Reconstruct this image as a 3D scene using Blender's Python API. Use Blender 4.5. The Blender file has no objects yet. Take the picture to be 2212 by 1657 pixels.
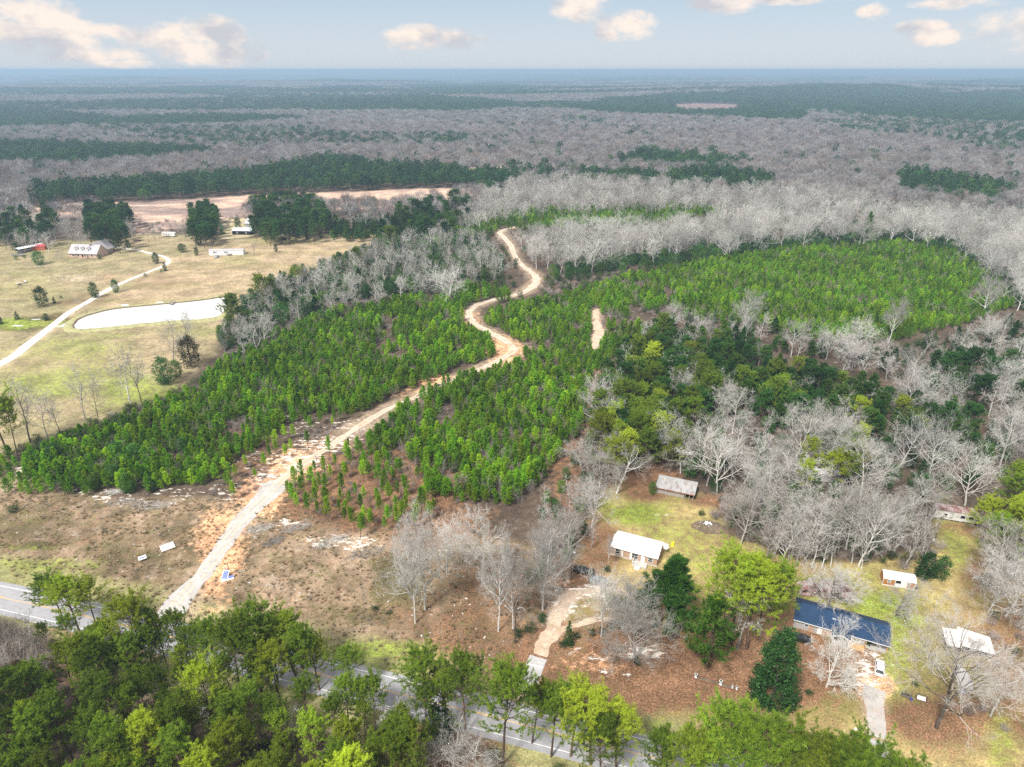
import bpy, math, numpy as np
from mathutils import Vector, Matrix
C = bpy.context
scene = C.scene
COL = scene.collection
rng = np.random.default_rng(7)

# ------------------------------------------------------------------ camera, world, sun, exposure
H = 115.0
PITCH = 24.68
W_, H_ = 2211.0, 1657.0                 # layout notes are in this frame size
FP = 24.0 / 36.0 * W_
cam_d = bpy.data.cameras.new('camera')
cam_d.lens = 24.0; cam_d.sensor_width = 36.0
cam_d.clip_start = 0.5; cam_d.clip_end = 80000
cam = bpy.data.objects.new('camera', cam_d); COL.objects.link(cam)
cam.location = (0, 0, H)
cam.rotation_euler = (math.radians(90 - PITCH), 0, 0)
scene.camera = cam

world = bpy.data.worlds.new('World'); scene.world = world; world.use_nodes = True
SUN_EL, SUN_AZ = 52.0, 215.0            # azimuth: compass from +Y clockwise
EXPOSURE = 0.88
scene.view_settings.view_transform = 'Standard'
scene.view_settings.look = 'None'
scene.view_settings.exposure = EXPOSURE
scene.view_settings.gamma = 1.0
scene.view_settings.use_curve_mapping = False

def build_world():
    nt = world.node_tree; N = nt.nodes; Lk = nt.links; N.clear()
    out = N.new('ShaderNodeOutputWorld'); bg = N.new('ShaderNodeBackground')
    sky = N.new('ShaderNodeTexSky'); sky.sky_type = 'NISHITA'; sky.sun_disc = False
    sky.sun_elevation = math.radians(SUN_EL); sky.sun_rotation = math.radians(SUN_AZ)
    sky.air_density = 1.0; sky.dust_density = 1.0; sky.ozone_density = 1.0
    def mth(op, a, b=None, c=None):
        n = N.new('ShaderNodeMath'); n.operation = op
        for i, v in enumerate((a, b, c)):
            if v is None: continue
            if isinstance(v, (int, float)): n.inputs[i].default_value = v
            else: Lk.new(v, n.inputs[i])
        return n.outputs[0]
    def mix(f, a, b):
        n = N.new('ShaderNodeMix'); n.data_type = 'RGBA'
        for s, v in ((n.inputs[0], f), (n.inputs[6], a), (n.inputs[7], b)):
            if isinstance(v, (int, float)): s.default_value = v
            elif isinstance(v, tuple): s.default_value = v + (1,)
            else: Lk.new(v, s)
        return n.outputs[2]
    tc = N.new('ShaderNodeTexCoord'); sep = N.new('ShaderNodeSeparateXYZ')
    Lk.new(tc.outputs['Generated'], sep.inputs[0])
    x, y, z = sep.outputs
    el = mth('ARCSINE', z)                       # elevation, radians
    az = mth('ARCTAN2', x, y)
    # veil of thin high cloud over the clear sky
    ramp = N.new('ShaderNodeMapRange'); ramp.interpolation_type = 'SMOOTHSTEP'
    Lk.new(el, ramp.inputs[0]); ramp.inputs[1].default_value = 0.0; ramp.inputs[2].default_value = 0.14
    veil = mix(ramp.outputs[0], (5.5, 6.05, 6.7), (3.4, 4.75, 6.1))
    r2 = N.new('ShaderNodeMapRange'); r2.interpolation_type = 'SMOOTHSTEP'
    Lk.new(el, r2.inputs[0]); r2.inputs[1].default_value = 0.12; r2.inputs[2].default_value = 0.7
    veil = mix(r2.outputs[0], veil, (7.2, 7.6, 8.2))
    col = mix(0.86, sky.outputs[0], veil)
    # cumulus: noise over direction, gathered round a few banks
    cmb = N.new('ShaderNodeCombineXYZ'); Lk.new(az, cmb.inputs[0]); Lk.new(mth('MULTIPLY', el, 1.7), cmb.inputs[1])
    def noise(scale, det, rough, vec=cmb.outputs[0], off=0):
        n = N.new('ShaderNodeTexNoise'); n.inputs['Scale'].default_value = scale
        n.inputs['Detail'].default_value = det; n.inputs['Roughness'].default_value = rough
        if off:
            a = N.new('ShaderNodeVectorMath'); a.operation = 'ADD'; Lk.new(vec, a.inputs[0]); a.inputs[1].default_value = (off, off*1.3, off); vec = a.outputs[0]
        Lk.new(vec, n.inputs['Vector']); return n.outputs[0]
    n1 = noise(20.0, 7, 0.62); n2 = noise(16.0, 4, 0.55, off=3.1)
    # (P centre x, P centre y, half width, half height) -> azimuth / elevation
    banks = [(60,30,75,38),(20,70,60,45),(120,75,80,30),(190,120,90,20),(250,138,60,10),(255,70,70,15),(340,80,90,24),(455,75,60,36),(500,112,60,30),(420,110,60,26),
             (905,84,70,26),(985,82,60,22),(885,100,30,12),(1255,15,60,32),(1350,55,62,28),(1320,75,30,16),(1550,8,70,20),(1720,-8,170,14),(2070,5,80,12),(1990,60,40,14),(2015,82,40,16),(1885,25,26,14),
             (2350,60,160,40),(-150,60,140,50)]
    tot = None
    p = math.radians(PITCH)
    for (cx, cy, hw, hh) in banks:
        X = (cx - W_/2)/FP; Yd = (cy - H_/2)/FP
        d = Vector((X, math.cos(p) - Yd*math.sin(p), -math.sin(p) - Yd*math.cos(p))).normalized()
        a0 = math.atan2(d.x, d.y); e0 = math.asin(d.z)
        k = math.cos(p)
        sa = hw/FP*1.18; se = hh/FP*1.12
        u = mth('DIVIDE', mth('SUBTRACT', az, a0), sa); v = mth('DIVIDE', mth('SUBTRACT', el, e0), se)
        g = mth('SUBTRACT', 1.0, mth('SQRT', mth('ADD', mth('MULTIPLY', u, u), mth('MULTIPLY', v, v))))
        g = mth('MAXIMUM', g, 0.0)
        tot = g if tot is None else mth('MAXIMUM', tot, g)
    # the same kind of cloud carries on overhead
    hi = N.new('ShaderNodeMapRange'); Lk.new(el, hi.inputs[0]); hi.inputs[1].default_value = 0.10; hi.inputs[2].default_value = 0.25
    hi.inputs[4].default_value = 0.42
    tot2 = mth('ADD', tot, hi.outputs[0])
    n3 = noise(60.0, 6, 0.65, off=1.7)
    nn = mth('ADD', mth('MULTIPLY', n1, 0.75), mth('MULTIPLY', n3, 0.25))
    dens = mth('ADD', mth('MULTIPLY', tot2, 1.5), mth('MULTIPLY', mth('SUBTRACT', nn, 0.50), 4.6))
    mr = N.new('ShaderNodeMapRange'); mr.interpolation_type = 'SMOOTHSTEP'
    Lk.new(dens, mr.inputs[0]); mr.inputs[1].default_value = -0.05; mr.inputs[2].default_value = 1.15
    hasbank = N.new('ShaderNodeMapRange'); Lk.new(tot2, hasbank.inputs[0]); hasbank.inputs[1].default_value = 0.0; hasbank.inputs[2].default_value = 0.18
    fac = mth('MULTIPLY', mth('MULTIPLY', mr.outputs[0], hasbank.outputs[0]), 0.95)
    sh = N.new('ShaderNodeMapRange'); Lk.new(n2, sh.inputs[0]); sh.inputs[1].default_value = 0.44; sh.inputs[2].default_value = 0.62
    ccol = mix(sh.outputs[0], (8.6, 7.4, 6.5), (5.0, 5.05, 5.4))
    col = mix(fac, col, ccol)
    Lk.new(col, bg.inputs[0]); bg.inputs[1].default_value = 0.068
    Lk.new(bg.outputs[0], out.inputs[0])
build_world()

sun_d = bpy.data.lights.new('sun', 'SUN'); sun_d.energy = 3.2; sun_d.angle = math.radians(10); sun_d.color = (1.0, 0.955, 0.89)
sun = bpy.data.objects.new('sun', sun_d); COL.objects.link(sun)
_sa = math.radians(SUN_AZ); _se = math.radians(SUN_EL)
sdir = Vector((math.sin(_sa)*math.cos(_se), math.cos(_sa)*math.cos(_se), math.sin(_se)))
sun.rotation_euler = sdir.to_track_quat('Z', 'Y').to_euler()
sun.location = (0, 0, 300)

cy = scene.cycles
cy.max_bounces = 5; cy.diffuse_bounces = 3; cy.glossy_bounces = 2; cy.transmission_bounces = 2; cy.volume_bounces = 0
cy.transparent_max_bounces = 8; cy.caustics_reflective = False; cy.caustics_refractive = False
cy.use_denoising = False
scene.render.use_persistent_data = False

# ------------------------------------------------------------------ layout helpers
CP, SP = math.cos(math.radians(PITCH)), math.sin(math.radians(PITCH))
def G(px, py, h=0.0):
    """a place noted in the survey frame -> the point of the plane z = h"""
    xc = (px - W_/2)/FP; yc = (py - H_/2)/FP
    t = (H - h)/(SP + yc*CP)
    return (xc*t, (CP - yc*SP)*t)
def GL(pts, h=0.0): return [G(a, b, h) for a, b in pts]
def PR(x, y, z):
    f = y*CP - (z - H)*SP; up = y*SP + (z - H)*CP
    f = np.maximum(f, 1e-3)
    return x/f*FP + W_/2, H_/2 - up/f*FP
def smooth(a, b, x):
    t = np.clip((x - a)/(b - a), 0, 1); return t*t*(3 - 2*t)
def _hash(ix, iy, s):
    h = (ix.astype(np.int64)*374761393 + iy.astype(np.int64)*668265263 + s*974634777) & 0x7fffffff
    h = ((h ^ (h >> 13))*1274126177) & 0x7fffffff
    return ((h ^ (h >> 16)) & 0xffffff)/float(0xffffff)
def vnoise(x, y, s=0):
    x = np.asarray(x, float); y = np.asarray(y, float)
    ix = np.floor(x); iy = np.floor(y); fx = x - ix; fy = y - iy
    fx = fx*fx*(3 - 2*fx); fy = fy*fy*(3 - 2*fy)
    a = _hash(ix, iy, s); b = _hash(ix + 1, iy, s); c = _hash(ix, iy + 1, s); d = _hash(ix + 1, iy + 1, s)
    return (a*(1-fx) + b*fx)*(1-fy) + (c*(1-fx) + d*fx)*fy
def fbm(x, y, s=0, o=4):
    v = 0; a = 0.5; t = 0
    for i in range(o):
        v = v + a*vnoise(x*2**i, y*2**i, s + i*17); t += a; a *= 0.5
    return v/t
def terrain(x, y):
    x = np.asarray(x, float); y = np.asarray(y, float)
    d = np.hypot(x, y)
    a = smooth(900, 3200, d)*20 + smooth(3000, 9000, d)*52
    n = fbm(x/1900.0, y/1300.0, 5, 4) - 0.5
    ridge = smooth(1500, 3600, y)*26*np.exp(-((x - 1700)/1300)**2 - ((y - 4300)/1300)**2)
    return a*n*2 + ridge
def inpoly(px, py, poly):
    px = np.asarray(px, float); py = np.asarray(py, float)
    r = np.zeros(px.shape, bool); n = len(poly)
    for i in range(n):
        x1, y1 = poly[i]; x2, y2 = poly[(i+1) % n]
        if y1 == y2: continue
        c = ((y1 > py) != (y2 > py)) & (px < (x2 - x1)*(py - y1)/(y2 - y1) + x1)
        r ^= c
    return r
def segdist(x, y, pts, closed=False):
    d = np.full(np.shape(x), 1e9); n = len(pts)
    for i in range(n if closed else n - 1):
        x1, y1 = pts[i][:2]; x2, y2 = pts[(i+1) % n][:2]
        vx, vy = x2-x1, y2-y1; L = vx*vx + vy*vy + 1e-9
        t = np.clip(((x-x1)*vx + (y-y1)*vy)/L, 0, 1)
        d = np.minimum(d, np.hypot(x - x1 - t*vx, y - y1 - t*vy))
    return d
def sdf(x, y, poly):
    """signed distance, positive inside"""
    d = segdist(x, y, poly, True)
    return np.where(inpoly(x, y, poly), d, -d)
def catmull(pts, n=8):
    P = [np.array(p, float) for p in pts]; P = [2*P[0]-P[1]] + P + [2*P[-1]-P[-2]]; out = []
    for i in range(1, len(P)-2):
        for k in range(n):
            t = k/n
            out.append(0.5*((2*P[i]) + (-P[i-1]+P[i+1])*t + (2*P[i-1]-5*P[i]+4*P[i+1]-P[i+2])*t*t + (-P[i-1]+3*P[i]-3*P[i+1]+P[i+2])*t**3))
    out.append(P[-2]); return [tuple(p) for p in out]

# ------------------------------------------------------------------ object helpers
def tag(o, label=None, cat=None, group=None, kind=None):
    if label: o['label'] = label
    if cat: o['category'] = cat
    if group: o['group'] = group
    if kind: o['kind'] = kind
    return o
def empty(name, loc, rz=0.0, label=None, cat=None, group=None, scale=None):
    o = bpy.data.objects.new(name, None); COL.objects.link(o)
    o.location = loc; o.rotation_euler = (0, 0, rz)
    if scale is not None: o.scale = (scale,)*3 if isinstance(scale, (int, float)) else scale
    return tag(o, label, cat, group)
def np_mesh(name, V, F, mats, midx=None, smooth_=False):
    me = bpy.data.meshes.new(name)
    V = np.asarray(V, np.float32).reshape(-1, 3); F = np.asarray(F, np.int32)
    me.vertices.add(len(V)); me.vertices.foreach_set('co', V.ravel())
    k = F.shape[1]
    me.loops.add(F.size); me.loops.foreach_set('vertex_index', F.ravel())
    me.polygons.add(len(F)); me.polygons.foreach_set('loop_start', np.arange(0, F.size, k, dtype=np.int32))
    if midx is not None: me.polygons.foreach_set('material_index', np.asarray(midx, np.int32))
    if smooth_: me.polygons.foreach_set('use_smooth', np.ones(len(F), bool))
    for m in mats: me.materials.append(m)
    me.update(calc_edges=True)
    return me
def obj(name, me, parent=None, loc=(0, 0, 0), rz=0.0):
    o = bpy.data.objects.new(name, me); COL.objects.link(o)
    o.location = loc; o.rotation_euler = (0, 0, rz)
    if parent is not None: o.parent = parent
    return o
class MB:
    """collects boxes, prisms and tubes for one mesh"""
    def __init__(s): s.v = []; s.f = []; s.m = []; s.cur = 0
    def add(s, vs, fs):
        b = len(s.v); s.v += [tuple(v) for v in vs]
        for f in fs: s.f.append([b + i for i in f]); s.m.append(s.cur)
        return s
    def box(s, cx, cy, cz, sx, sy, sz, rz=0.0, tilt=None):
        hx, hy, hz = sx/2, sy/2, sz/2; c, d = math.cos(rz), math.sin(rz)
        vs = []
        for z in (-hz, hz):
            for x, y in ((-hx,-hy),(hx,-hy),(hx,hy),(-hx,hy)):
                p = Vector((x, y, z))
                if tilt: p.rotate(tilt)
                vs.append((cx + p.x*c - p.y*d, cy + p.x*d + p.y*c, cz + p.z))
        return s.add(vs, [(3,2,1,0),(4,5,6,7),(0,1,5,4),(1,2,6,5),(2,3,7,6),(3,0,4,7)])
    def tube(s, pts, rad, sides=6, cap=True):
        pts = [Vector(p) for p in pts]; n = len(pts)
        if isinstance(rad, (int, float)): rad = [rad]*n
        vs = []
        for i, p in enumerate(pts):
            d = (pts[min(i+1, n-1)] - pts[max(i-1, 0)]).normalized()
            a = d.cross(Vector((0, 0, 1)) if abs(d.z) < 0.9 else Vector((1, 0, 0))).normalized(); b = d.cross(a)
            for k in range(sides):
                t = 2*math.pi*k/sides; vs.append(p + (a*math.cos(t) + b*math.sin(t))*rad[i])
        fs = [(i*sides + k, (i+1)*sides + k, (i+1)*sides + (k+1) % sides, i*sides + (k+1) % sides) for i in range(n-1) for k in range(sides)]
        if cap: fs += [tuple(range(sides)), tuple(reversed(range((n-1)*sides, n*sides)))]
        return s.add(vs, fs)
    def lathe(s, prof, sides=10, cx=0, cy=0, cz=0, sx=1, sy=1):
        vs = [(cx + r*sx*math.cos(2*math.pi*k/sides), cy + r*sy*math.sin(2*math.pi*k/sides), cz + z) for r, z in prof for k in range(sides)]
        n = len(prof)
        fs = [(i*sides + k, i*sides + (k+1) % sides, (i+1)*sides + (k+1) % sides, (i+1)*sides + k) for i in range(n-1) for k in range(sides)]
        fs += [tuple(reversed(range(sides))), tuple(range((n-1)*sides, n*sides))]
        return s.add(vs, fs)
    def prism(s, poly, y0, y1):
        """extrude an (x, z) outline along y"""
        n = len(poly); vs = [(x, y0, z) for x, z in poly] + [(x, y1, z) for x, z in poly]
        return s.add(vs, [tuple(range(n)), tuple(reversed(range(n, 2*n)))] + [(i, n+i, n+(i+1) % n, (i+1) % n) for i in range(n)])
    def loft(s, rings):
        n = len(rings[0]); vs = [p for r in rings for p in r]
        fs = [(i*n + k, i*n + (k+1) % n, (i+1)*n + (k+1) % n, (i+1)*n + k) for i in range(len(rings)-1) for k in range(n)]
        fs += [tuple(reversed(range(n))), tuple(range((len(rings)-1)*n, len(rings)*n))]
        return s.add(vs, fs)
    def mesh(s, name, mats):
        me = bpy.data.meshes.new(name); me.from_pydata(s.v, [], s.f)
        for m in (mats if isinstance(mats, (list, tuple)) else [mats]): me.materials.append(m)
        me.polygons.foreach_set('material_index', s.m); me.update(); return me
    def build(s, name, mats, parent=None, loc=(0, 0, 0), rz=0.0):
        return obj(name, s.mesh(name, mats), parent, loc, rz)

# ------------------------------------------------------------------ materials
def new_mat(name):
    m = bpy.data.materials.new(name); m.use_nodes = True; nt = m.node_tree; nt.nodes.clear()
    return m, nt
class NT:
    def __init__(s, nt): s.N = nt.nodes; s.L = nt.links
    def set(s, sock, v):
        if v is None: return
        if isinstance(v, (int, float)): sock.default_value = v
        elif isinstance(v, tuple): sock.default_value = v + (1,) if (len(v) == 3 and len(sock.default_value) == 4) else v
        else: s.L.new(v, sock)
    def math(s, op, a, b=None, c=None, clamp=False):
        n = s.N.new('ShaderNodeMath'); n.operation = op; n.use_clamp = clamp
        for i, v in enumerate((a, b, c)): s.set(n.inputs[i], v)
        return n.outputs[0]
    def mix(s, f, a, b, bt='MIX'):
        n = s.N.new('ShaderNodeMix'); n.data_type = 'RGBA'; n.blend_type = bt
        s.set(n.inputs[0], f); s.set(n.inputs[6], a); s.set(n.inputs[7], b); return n.outputs[2]
    def noise(s, scale, det=4, rough=0.55, vec=None, dist=0.0):
        n = s.N.new('ShaderNodeTexNoise'); n.inputs['Scale'].default_value = scale; n.inputs['Detail'].default_value = det
        n.inputs['Roughness'].default_value = rough; n.inputs['Distortion'].default_value = dist
        if vec is not None: s.L.new(vec, n.inputs['Vector'])
        return n.outputs[0]
    def ramp(s, v, a, b, c=0.0, d=1.0, interp='SMOOTHSTEP'):
        n = s.N.new('ShaderNodeMapRange'); n.interpolation_type = interp
        s.set(n.inputs[0], v)
        for i, q in enumerate((a, b, c, d)): s.set(n.inputs[1+i], q)
        return n.outputs[0]
    def pos(s): return s.N.new('ShaderNodeNewGeometry').outputs['Position']
    def objco(s): return s.N.new('ShaderNodeTexCoord').outputs['Object']
    def scale(s, v, k):
        n = s.N.new('ShaderNodeVectorMath'); n.operation = 'MULTIPLY'; s.L.new(v, n.inputs[0]); n.inputs[1].default_value = k; return n.outputs[0]
    def bsdf(s, col, rough=0.8, spec=0.3, normal=None, metal=0.0):
        b = s.N.new('ShaderNodeBsdfPrincipled'); s.set(b.inputs['Base Color'], col); s.set(b.inputs['Roughness'], rough)
        b.inputs['Specular IOR Level'].default_value = spec; b.inputs['Metallic'].default_value = metal
        if normal is not None: s.L.new(normal, b.inputs['Normal'])
        return b.outputs[0]
    def bump(s, h, strength=0.4, dist=0.1):
        n = s.N.new('ShaderNodeBump'); n.inputs['Strength'].default_value = strength; n.inputs['Distance'].default_value = dist
        s.L.new(h, n.inputs['Height']); return n.outputs[0]
    def out(s, sh):
        o = s.N.new('ShaderNodeOutputMaterial'); s.L.new(sh, o.inputs[0])
def plain(name, col, rough=0.7, spec=0.3, var=0.12, nscale=3.0, metal=0.0, bump=0.0):
    m, nt = new_mat(name); t = NT(nt); n = t.noise(nscale, 4, 0.6, t.objco())
    c = t.mix(t.ramp(n, 0.3, 0.7), tuple(x*(1-var) for x in col), tuple(min(1, x*(1+var)) for x in col))
    t.out(t.bsdf(c, rough, spec, t.bump(n, bump, 0.05) if bump else None, metal)); return m
def leaf_mat(name, c1, c2, c3=None, trans=0.3, rough=0.55, zone=None):
    """foliage: tint varies per tree and clump by clump"""
    m, nt = new_mat(name); t = NT(nt)
    oi = t.N.new('ShaderNodeObjectInfo')
    n = t.noise(1.1, 3, 0.6, t.objco())
    c = t.mix(t.ramp(n, 0.32, 0.68), c1, c2)
    if c3: c = t.mix(t.math('MULTIPLY', t.ramp(oi.outputs['Random'], 0.35, 1.0), 0.85), c, c3)
    w = t.ramp(t.noise(0.035, 3, 0.6, t.pos()), 0.35, 0.65, 0.78, 1.2)
    r2 = t.math('FRACT', t.math('MULTIPLY', oi.outputs['Random'], 17.31))
    k = t.math('MULTIPLY', w, t.ramp(r2, 0.0, 1.0, 0.6, 1.4, 'LINEAR'))
    cc = t.N.new('ShaderNodeCombineXYZ')
    for i in range(3): t.L.new(k, cc.inputs[i])
    mul = t.N.new('ShaderNodeVectorMath'); mul.operation = 'MULTIPLY'; t.L.new(c, mul.inputs[0]); t.L.new(cc.outputs[0], mul.inputs[1]); c = mul.outputs[0]
    b = t.bsdf(c, rough, 0.25)
    tr = t.N.new('ShaderNodeBsdfTranslucent'); t.L.new(c, tr.inputs[0])
    mx = t.N.new('ShaderNodeMixShader'); mx.inputs[0].default_value = trans; t.L.new(b, mx.inputs[1]); t.L.new(tr.outputs[0], mx.inputs[2])
    t.out(mx.outputs[0]); return m
def bark_mat(name, c1, c2, c3=None, nscale=4.0, var3=0.5):
    m, nt = new_mat(name); t = NT(nt); oi = t.N.new('ShaderNodeObjectInfo')
    v = t.scale(t.objco(), (1, 1, 0.25)); n = t.noise(nscale, 4, 0.65, v)
    c = t.mix(t.ramp(n, 0.35, 0.65), c1, c2)
    if c3: c = t.mix(t.math('MULTIPLY', t.ramp(oi.outputs['Random'], 0.3, 1.0), var3), c, c3)
    k = t.ramp(t.math('FRACT', t.math('MULTIPLY', oi.outputs['Random'], 7.7)), 0.0, 1.0, 0.66, 1.34, 'LINEAR'); cc = t.N.new('ShaderNodeCombineXYZ')
    for i in range(3): t.L.new(k, cc.inputs[i])
    mul = t.N.new('ShaderNodeVectorMath'); mul.operation = 'MULTIPLY'; t.L.new(c, mul.inputs[0]); t.L.new(cc.outputs[0], mul.inputs[1])
    t.out(t.bsdf(mul.outputs[0], 0.85, 0.15)); return m

M = {}
M['young'] = leaf_mat('young_needles', (0.10, 0.26, 0.012), (0.20, 0.41, 0.015), (0.33, 0.50, 0.018), trans=0.25)
M['tall'] = leaf_mat('pine_needles', (0.10, 0.185, 0.020), (0.25, 0.365, 0.028), (0.45, 0.54, 0.036), trans=0.25)
M['deep'] = leaf_mat('deep_needles', (0.03, 0.10, 0.02), (0.06, 0.16, 0.026), (0.11, 0.20, 0.028), trans=0.2)
M['farneedle'] = leaf_mat('far_needles', (0.018, 0.07, 0.022), (0.04, 0.12, 0.03), (0.075, 0.15, 0.03), trans=0.15)
M['cedar'] = leaf_mat('cedar_leaves', (0.012, 0.045, 0.010), (0.03, 0.085, 0.014), None, trans=0.15)
M['shrub'] = leaf_mat('shrub_leaves', (0.03, 0.07, 0.015), (0.08, 0.14, 0.03), (0.11, 0.13, 0.05))
M['bronze'] = leaf_mat('bronze_leaves', (0.20, 0.13, 0.05), (0.40, 0.24, 0.10), (0.33, 0.25, 0.10))
M['pbark'] = bark_mat('pine_bark', (0.10, 0.07, 0.05), (0.22, 0.15, 0.11))
M['bark'] = bark_mat('pale_bark', (0.40, 0.38, 0.35), (0.68, 0.66, 0.62), (0.28, 0.255, 0.23), var3=0.75)
M['twig'] = bark_mat('pale_twigs', (0.33, 0.32, 0.295), (0.58, 0.57, 0.53), (0.29, 0.255, 0.22), var3=0.8)
M['fartwig'] = bark_mat('far_twigs', (0.19, 0.18, 0.18), (0.40, 0.385, 0.38), (0.235, 0.18, 0.155), nscale=0.5, var3=0.85)
M['darkbark'] = bark_mat('dark_bark', (0.06, 0.05, 0.04), (0.16, 0.14, 0.12))
M['stem'] = bark_mat('sapling_stems', (0.26, 0.22, 0.20), (0.40, 0.36, 0.33), (0.33, 0.25, 0.20))
M['fieldgrass'] = leaf_mat('dry_grass', (0.34, 0.25, 0.15), (0.56, 0.43, 0.28), (0.26, 0.24, 0.11), trans=0.35, rough=0.9)
M['paletwig'] = bark_mat('bleached_twigs', (0.38, 0.37, 0.345), (0.63, 0.615, 0.58), (0.31, 0.28, 0.25), var3=0.7); M['palebark'] = bark_mat('bleached_bark', (0.42, 0.405, 0.375), (0.76, 0.745, 0.71), (0.38, 0.355, 0.32), var3=0.5)
M['redbud'] = bark_mat('reddish_twigs', (0.35, 0.16, 0.15), (0.5, 0.28, 0.26))
# ------------------------------------------------------------------ plant builders (arrays of slivers and prisms)
def nrm(v): return v/np.maximum(np.linalg.norm(v, axis=-1, keepdims=True), 1e-9)
def perp(d, r):
    a = nrm(np.cross(d, r.normal(size=d.shape))); return a
class Veg:
    def __init__(s): s.V = []; s.F = []; s.M = []; s.n = 0
    def prisms(s, A, B, ra, rb, mat=0, sides=3):
        A = np.asarray(A); B = np.asarray(B); n = len(A)
        if n == 0: return
        ra = np.broadcast_to(ra, (n,)); rb = np.broadcast_to(rb, (n,))
        d = nrm(B - A); ref = np.where(np.abs(d[:, 2:3]) < 0.9, np.array([[0., 0, 1]]), np.array([[1., 0, 0]]))
        u = nrm(np.cross(d, ref)); w = np.cross(d, u)
        vs = []
        for P, r in ((A, ra), (B, rb)):
            for k in range(sides):
                t = 2*math.pi*k/sides; vs.append(P + (u*math.cos(t) + w*math.sin(t))*r[:, None])
        V = np.stack(vs, 1).reshape(-1, 3); base = s.n + np.arange(n)[:, None]*2*sides
        fs = []
        for k in range(sides):
            k2 = (k+1) % sides
            fs.append(np.stack([base[:, 0]+k, base[:, 0]+k2, base[:, 0]+sides+k2], 1)); fs.append(np.stack([base[:, 0]+k, base[:, 0]+sides+k2, base[:, 0]+sides+k], 1))
        F = np.concatenate(fs); s.V.append(V); s.F.append(F); s.M.append(np.full(len(F), mat)); s.n += len(V)
    def slivers(s, A, T, w, r, mat=0):
        A = np.asarray(A); n = len(A)
        if n == 0: return
        p = perp(T - A, r)*np.broadcast_to(w, (n,))[:, None]/2
        V = np.stack([A - p, A + p, T], 1).reshape(-1, 3); F = s.n + np.arange(3*n).reshape(n, 3)
        s.V.append(V); s.F.append(F); s.M.append(np.full(n, mat)); s.n += 3*n
    def tufts(s, P, D, ln, w, k, r, mat=0, spread=0.8):
        """needle brushes: k blades fan out of each point"""
        n = len(P); Pk = np.repeat(P, k, 0); Dk = np.repeat(D, k, 0)
        L_ = np.repeat(np.broadcast_to(ln, (n,)), k)
        T = nrm(Dk + spread*r.normal(size=Dk.shape))
        s.slivers(Pk - T*(L_*0.15)[:, None], Pk + T*L_[:, None], L_*w, r, mat)
    def quads(s, P, size, r, mat=0, flat=0.0):
        n = len(P); a = nrm(r.normal(size=(n, 3))*np.array([1, 1, 1-flat])); b = nrm(np.cross(a, r.normal(size=(n, 3))))
        z = np.broadcast_to(size, (n,))[:, None]/2
        V = np.stack([P - a*z, P + b*z*0.7, P + a*z, P - b*z*0.7], 1).reshape(-1, 3); i = s.n + np.arange(n)[:, None]*4
        F = np.concatenate([i + [0, 1, 2], i + [0, 2, 3]]); s.V.append(V); s.F.append(F); s.M.append(np.full(2*n, mat)); s.n += 4*n
    def mesh(s, name, mats):
        return np_mesh(name, np.concatenate(s.V), np.concatenate(s.F), mats, np.concatenate(s.M))
def join(name, vegs, mats):
    nt_ = 1
    # re-index
    V = []; F = []; Mi = []; n = 0
    for k, g in enumerate(vegs):
        gv = np.concatenate(g.V); gf = np.concatenate(g.F); V.append(gv); F.append(gf + n); Mi.append(np.full(len(gf), 0) if k == 0 else np.concatenate(g.M) + 1); n += len(gv)
    return np_mesh(name, np.concatenate(V), np.concatenate(F), mats, np.concatenate(Mi))

def grow(S, D, L, R, nseg, jit, up, r, taper=0.75):
    P = S.copy(); pts = [P]; dirs = [D]; rad = [R]
    for k in range(nseg):
        D = nrm(D + jit*r.normal(size=D.shape) + np.array([0, 0, up]))
        P = P + D*(L/nseg)[:, None]; pts.append(P); dirs.append(D); rad.append(R*(1 - taper*(k+1)/nseg))
    return np.array(pts), np.array(dirs), np.array(rad)
def segs(g, v, mat, sides=3):
    pts, dirs, rad = g
    for k in range(len(pts)-1): v.prisms(pts[k], pts[k+1], rad[k], rad[k+1], mat, sides)
def spawn(g, m, t0, t1, ang, r, lenf, radf, L):
    pts, dirs, rad = g; ns = len(pts)-1; n = pts.shape[1]
    t = (t0 + (t1-t0)*(np.arange(m)[None, :] + r.random((n, m)))/m).ravel(); idx = np.repeat(np.arange(n), m)
    f = t*ns; k = np.minimum(f.astype(int), ns-1); q = (f - k)[:, None]
    P = pts[k, idx]*(1-q) + pts[k+1, idx]*q; D0 = dirs[k+1, idx]; Rr = rad[k, idx]*(1-q[:, 0]) + rad[k+1, idx]*q[:, 0]
    a = ang*(0.75 + 0.5*r.random(len(t)))
    D = nrm(D0*np.cos(a)[:, None] + perp(D0, r)*np.sin(a)[:, None])
    Ln = L[idx]*lenf*(0.6 + 0.7*r.random(len(t)))*(1.15 - 0.5*t)
    return P, D, Ln, Rr*radf
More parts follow.
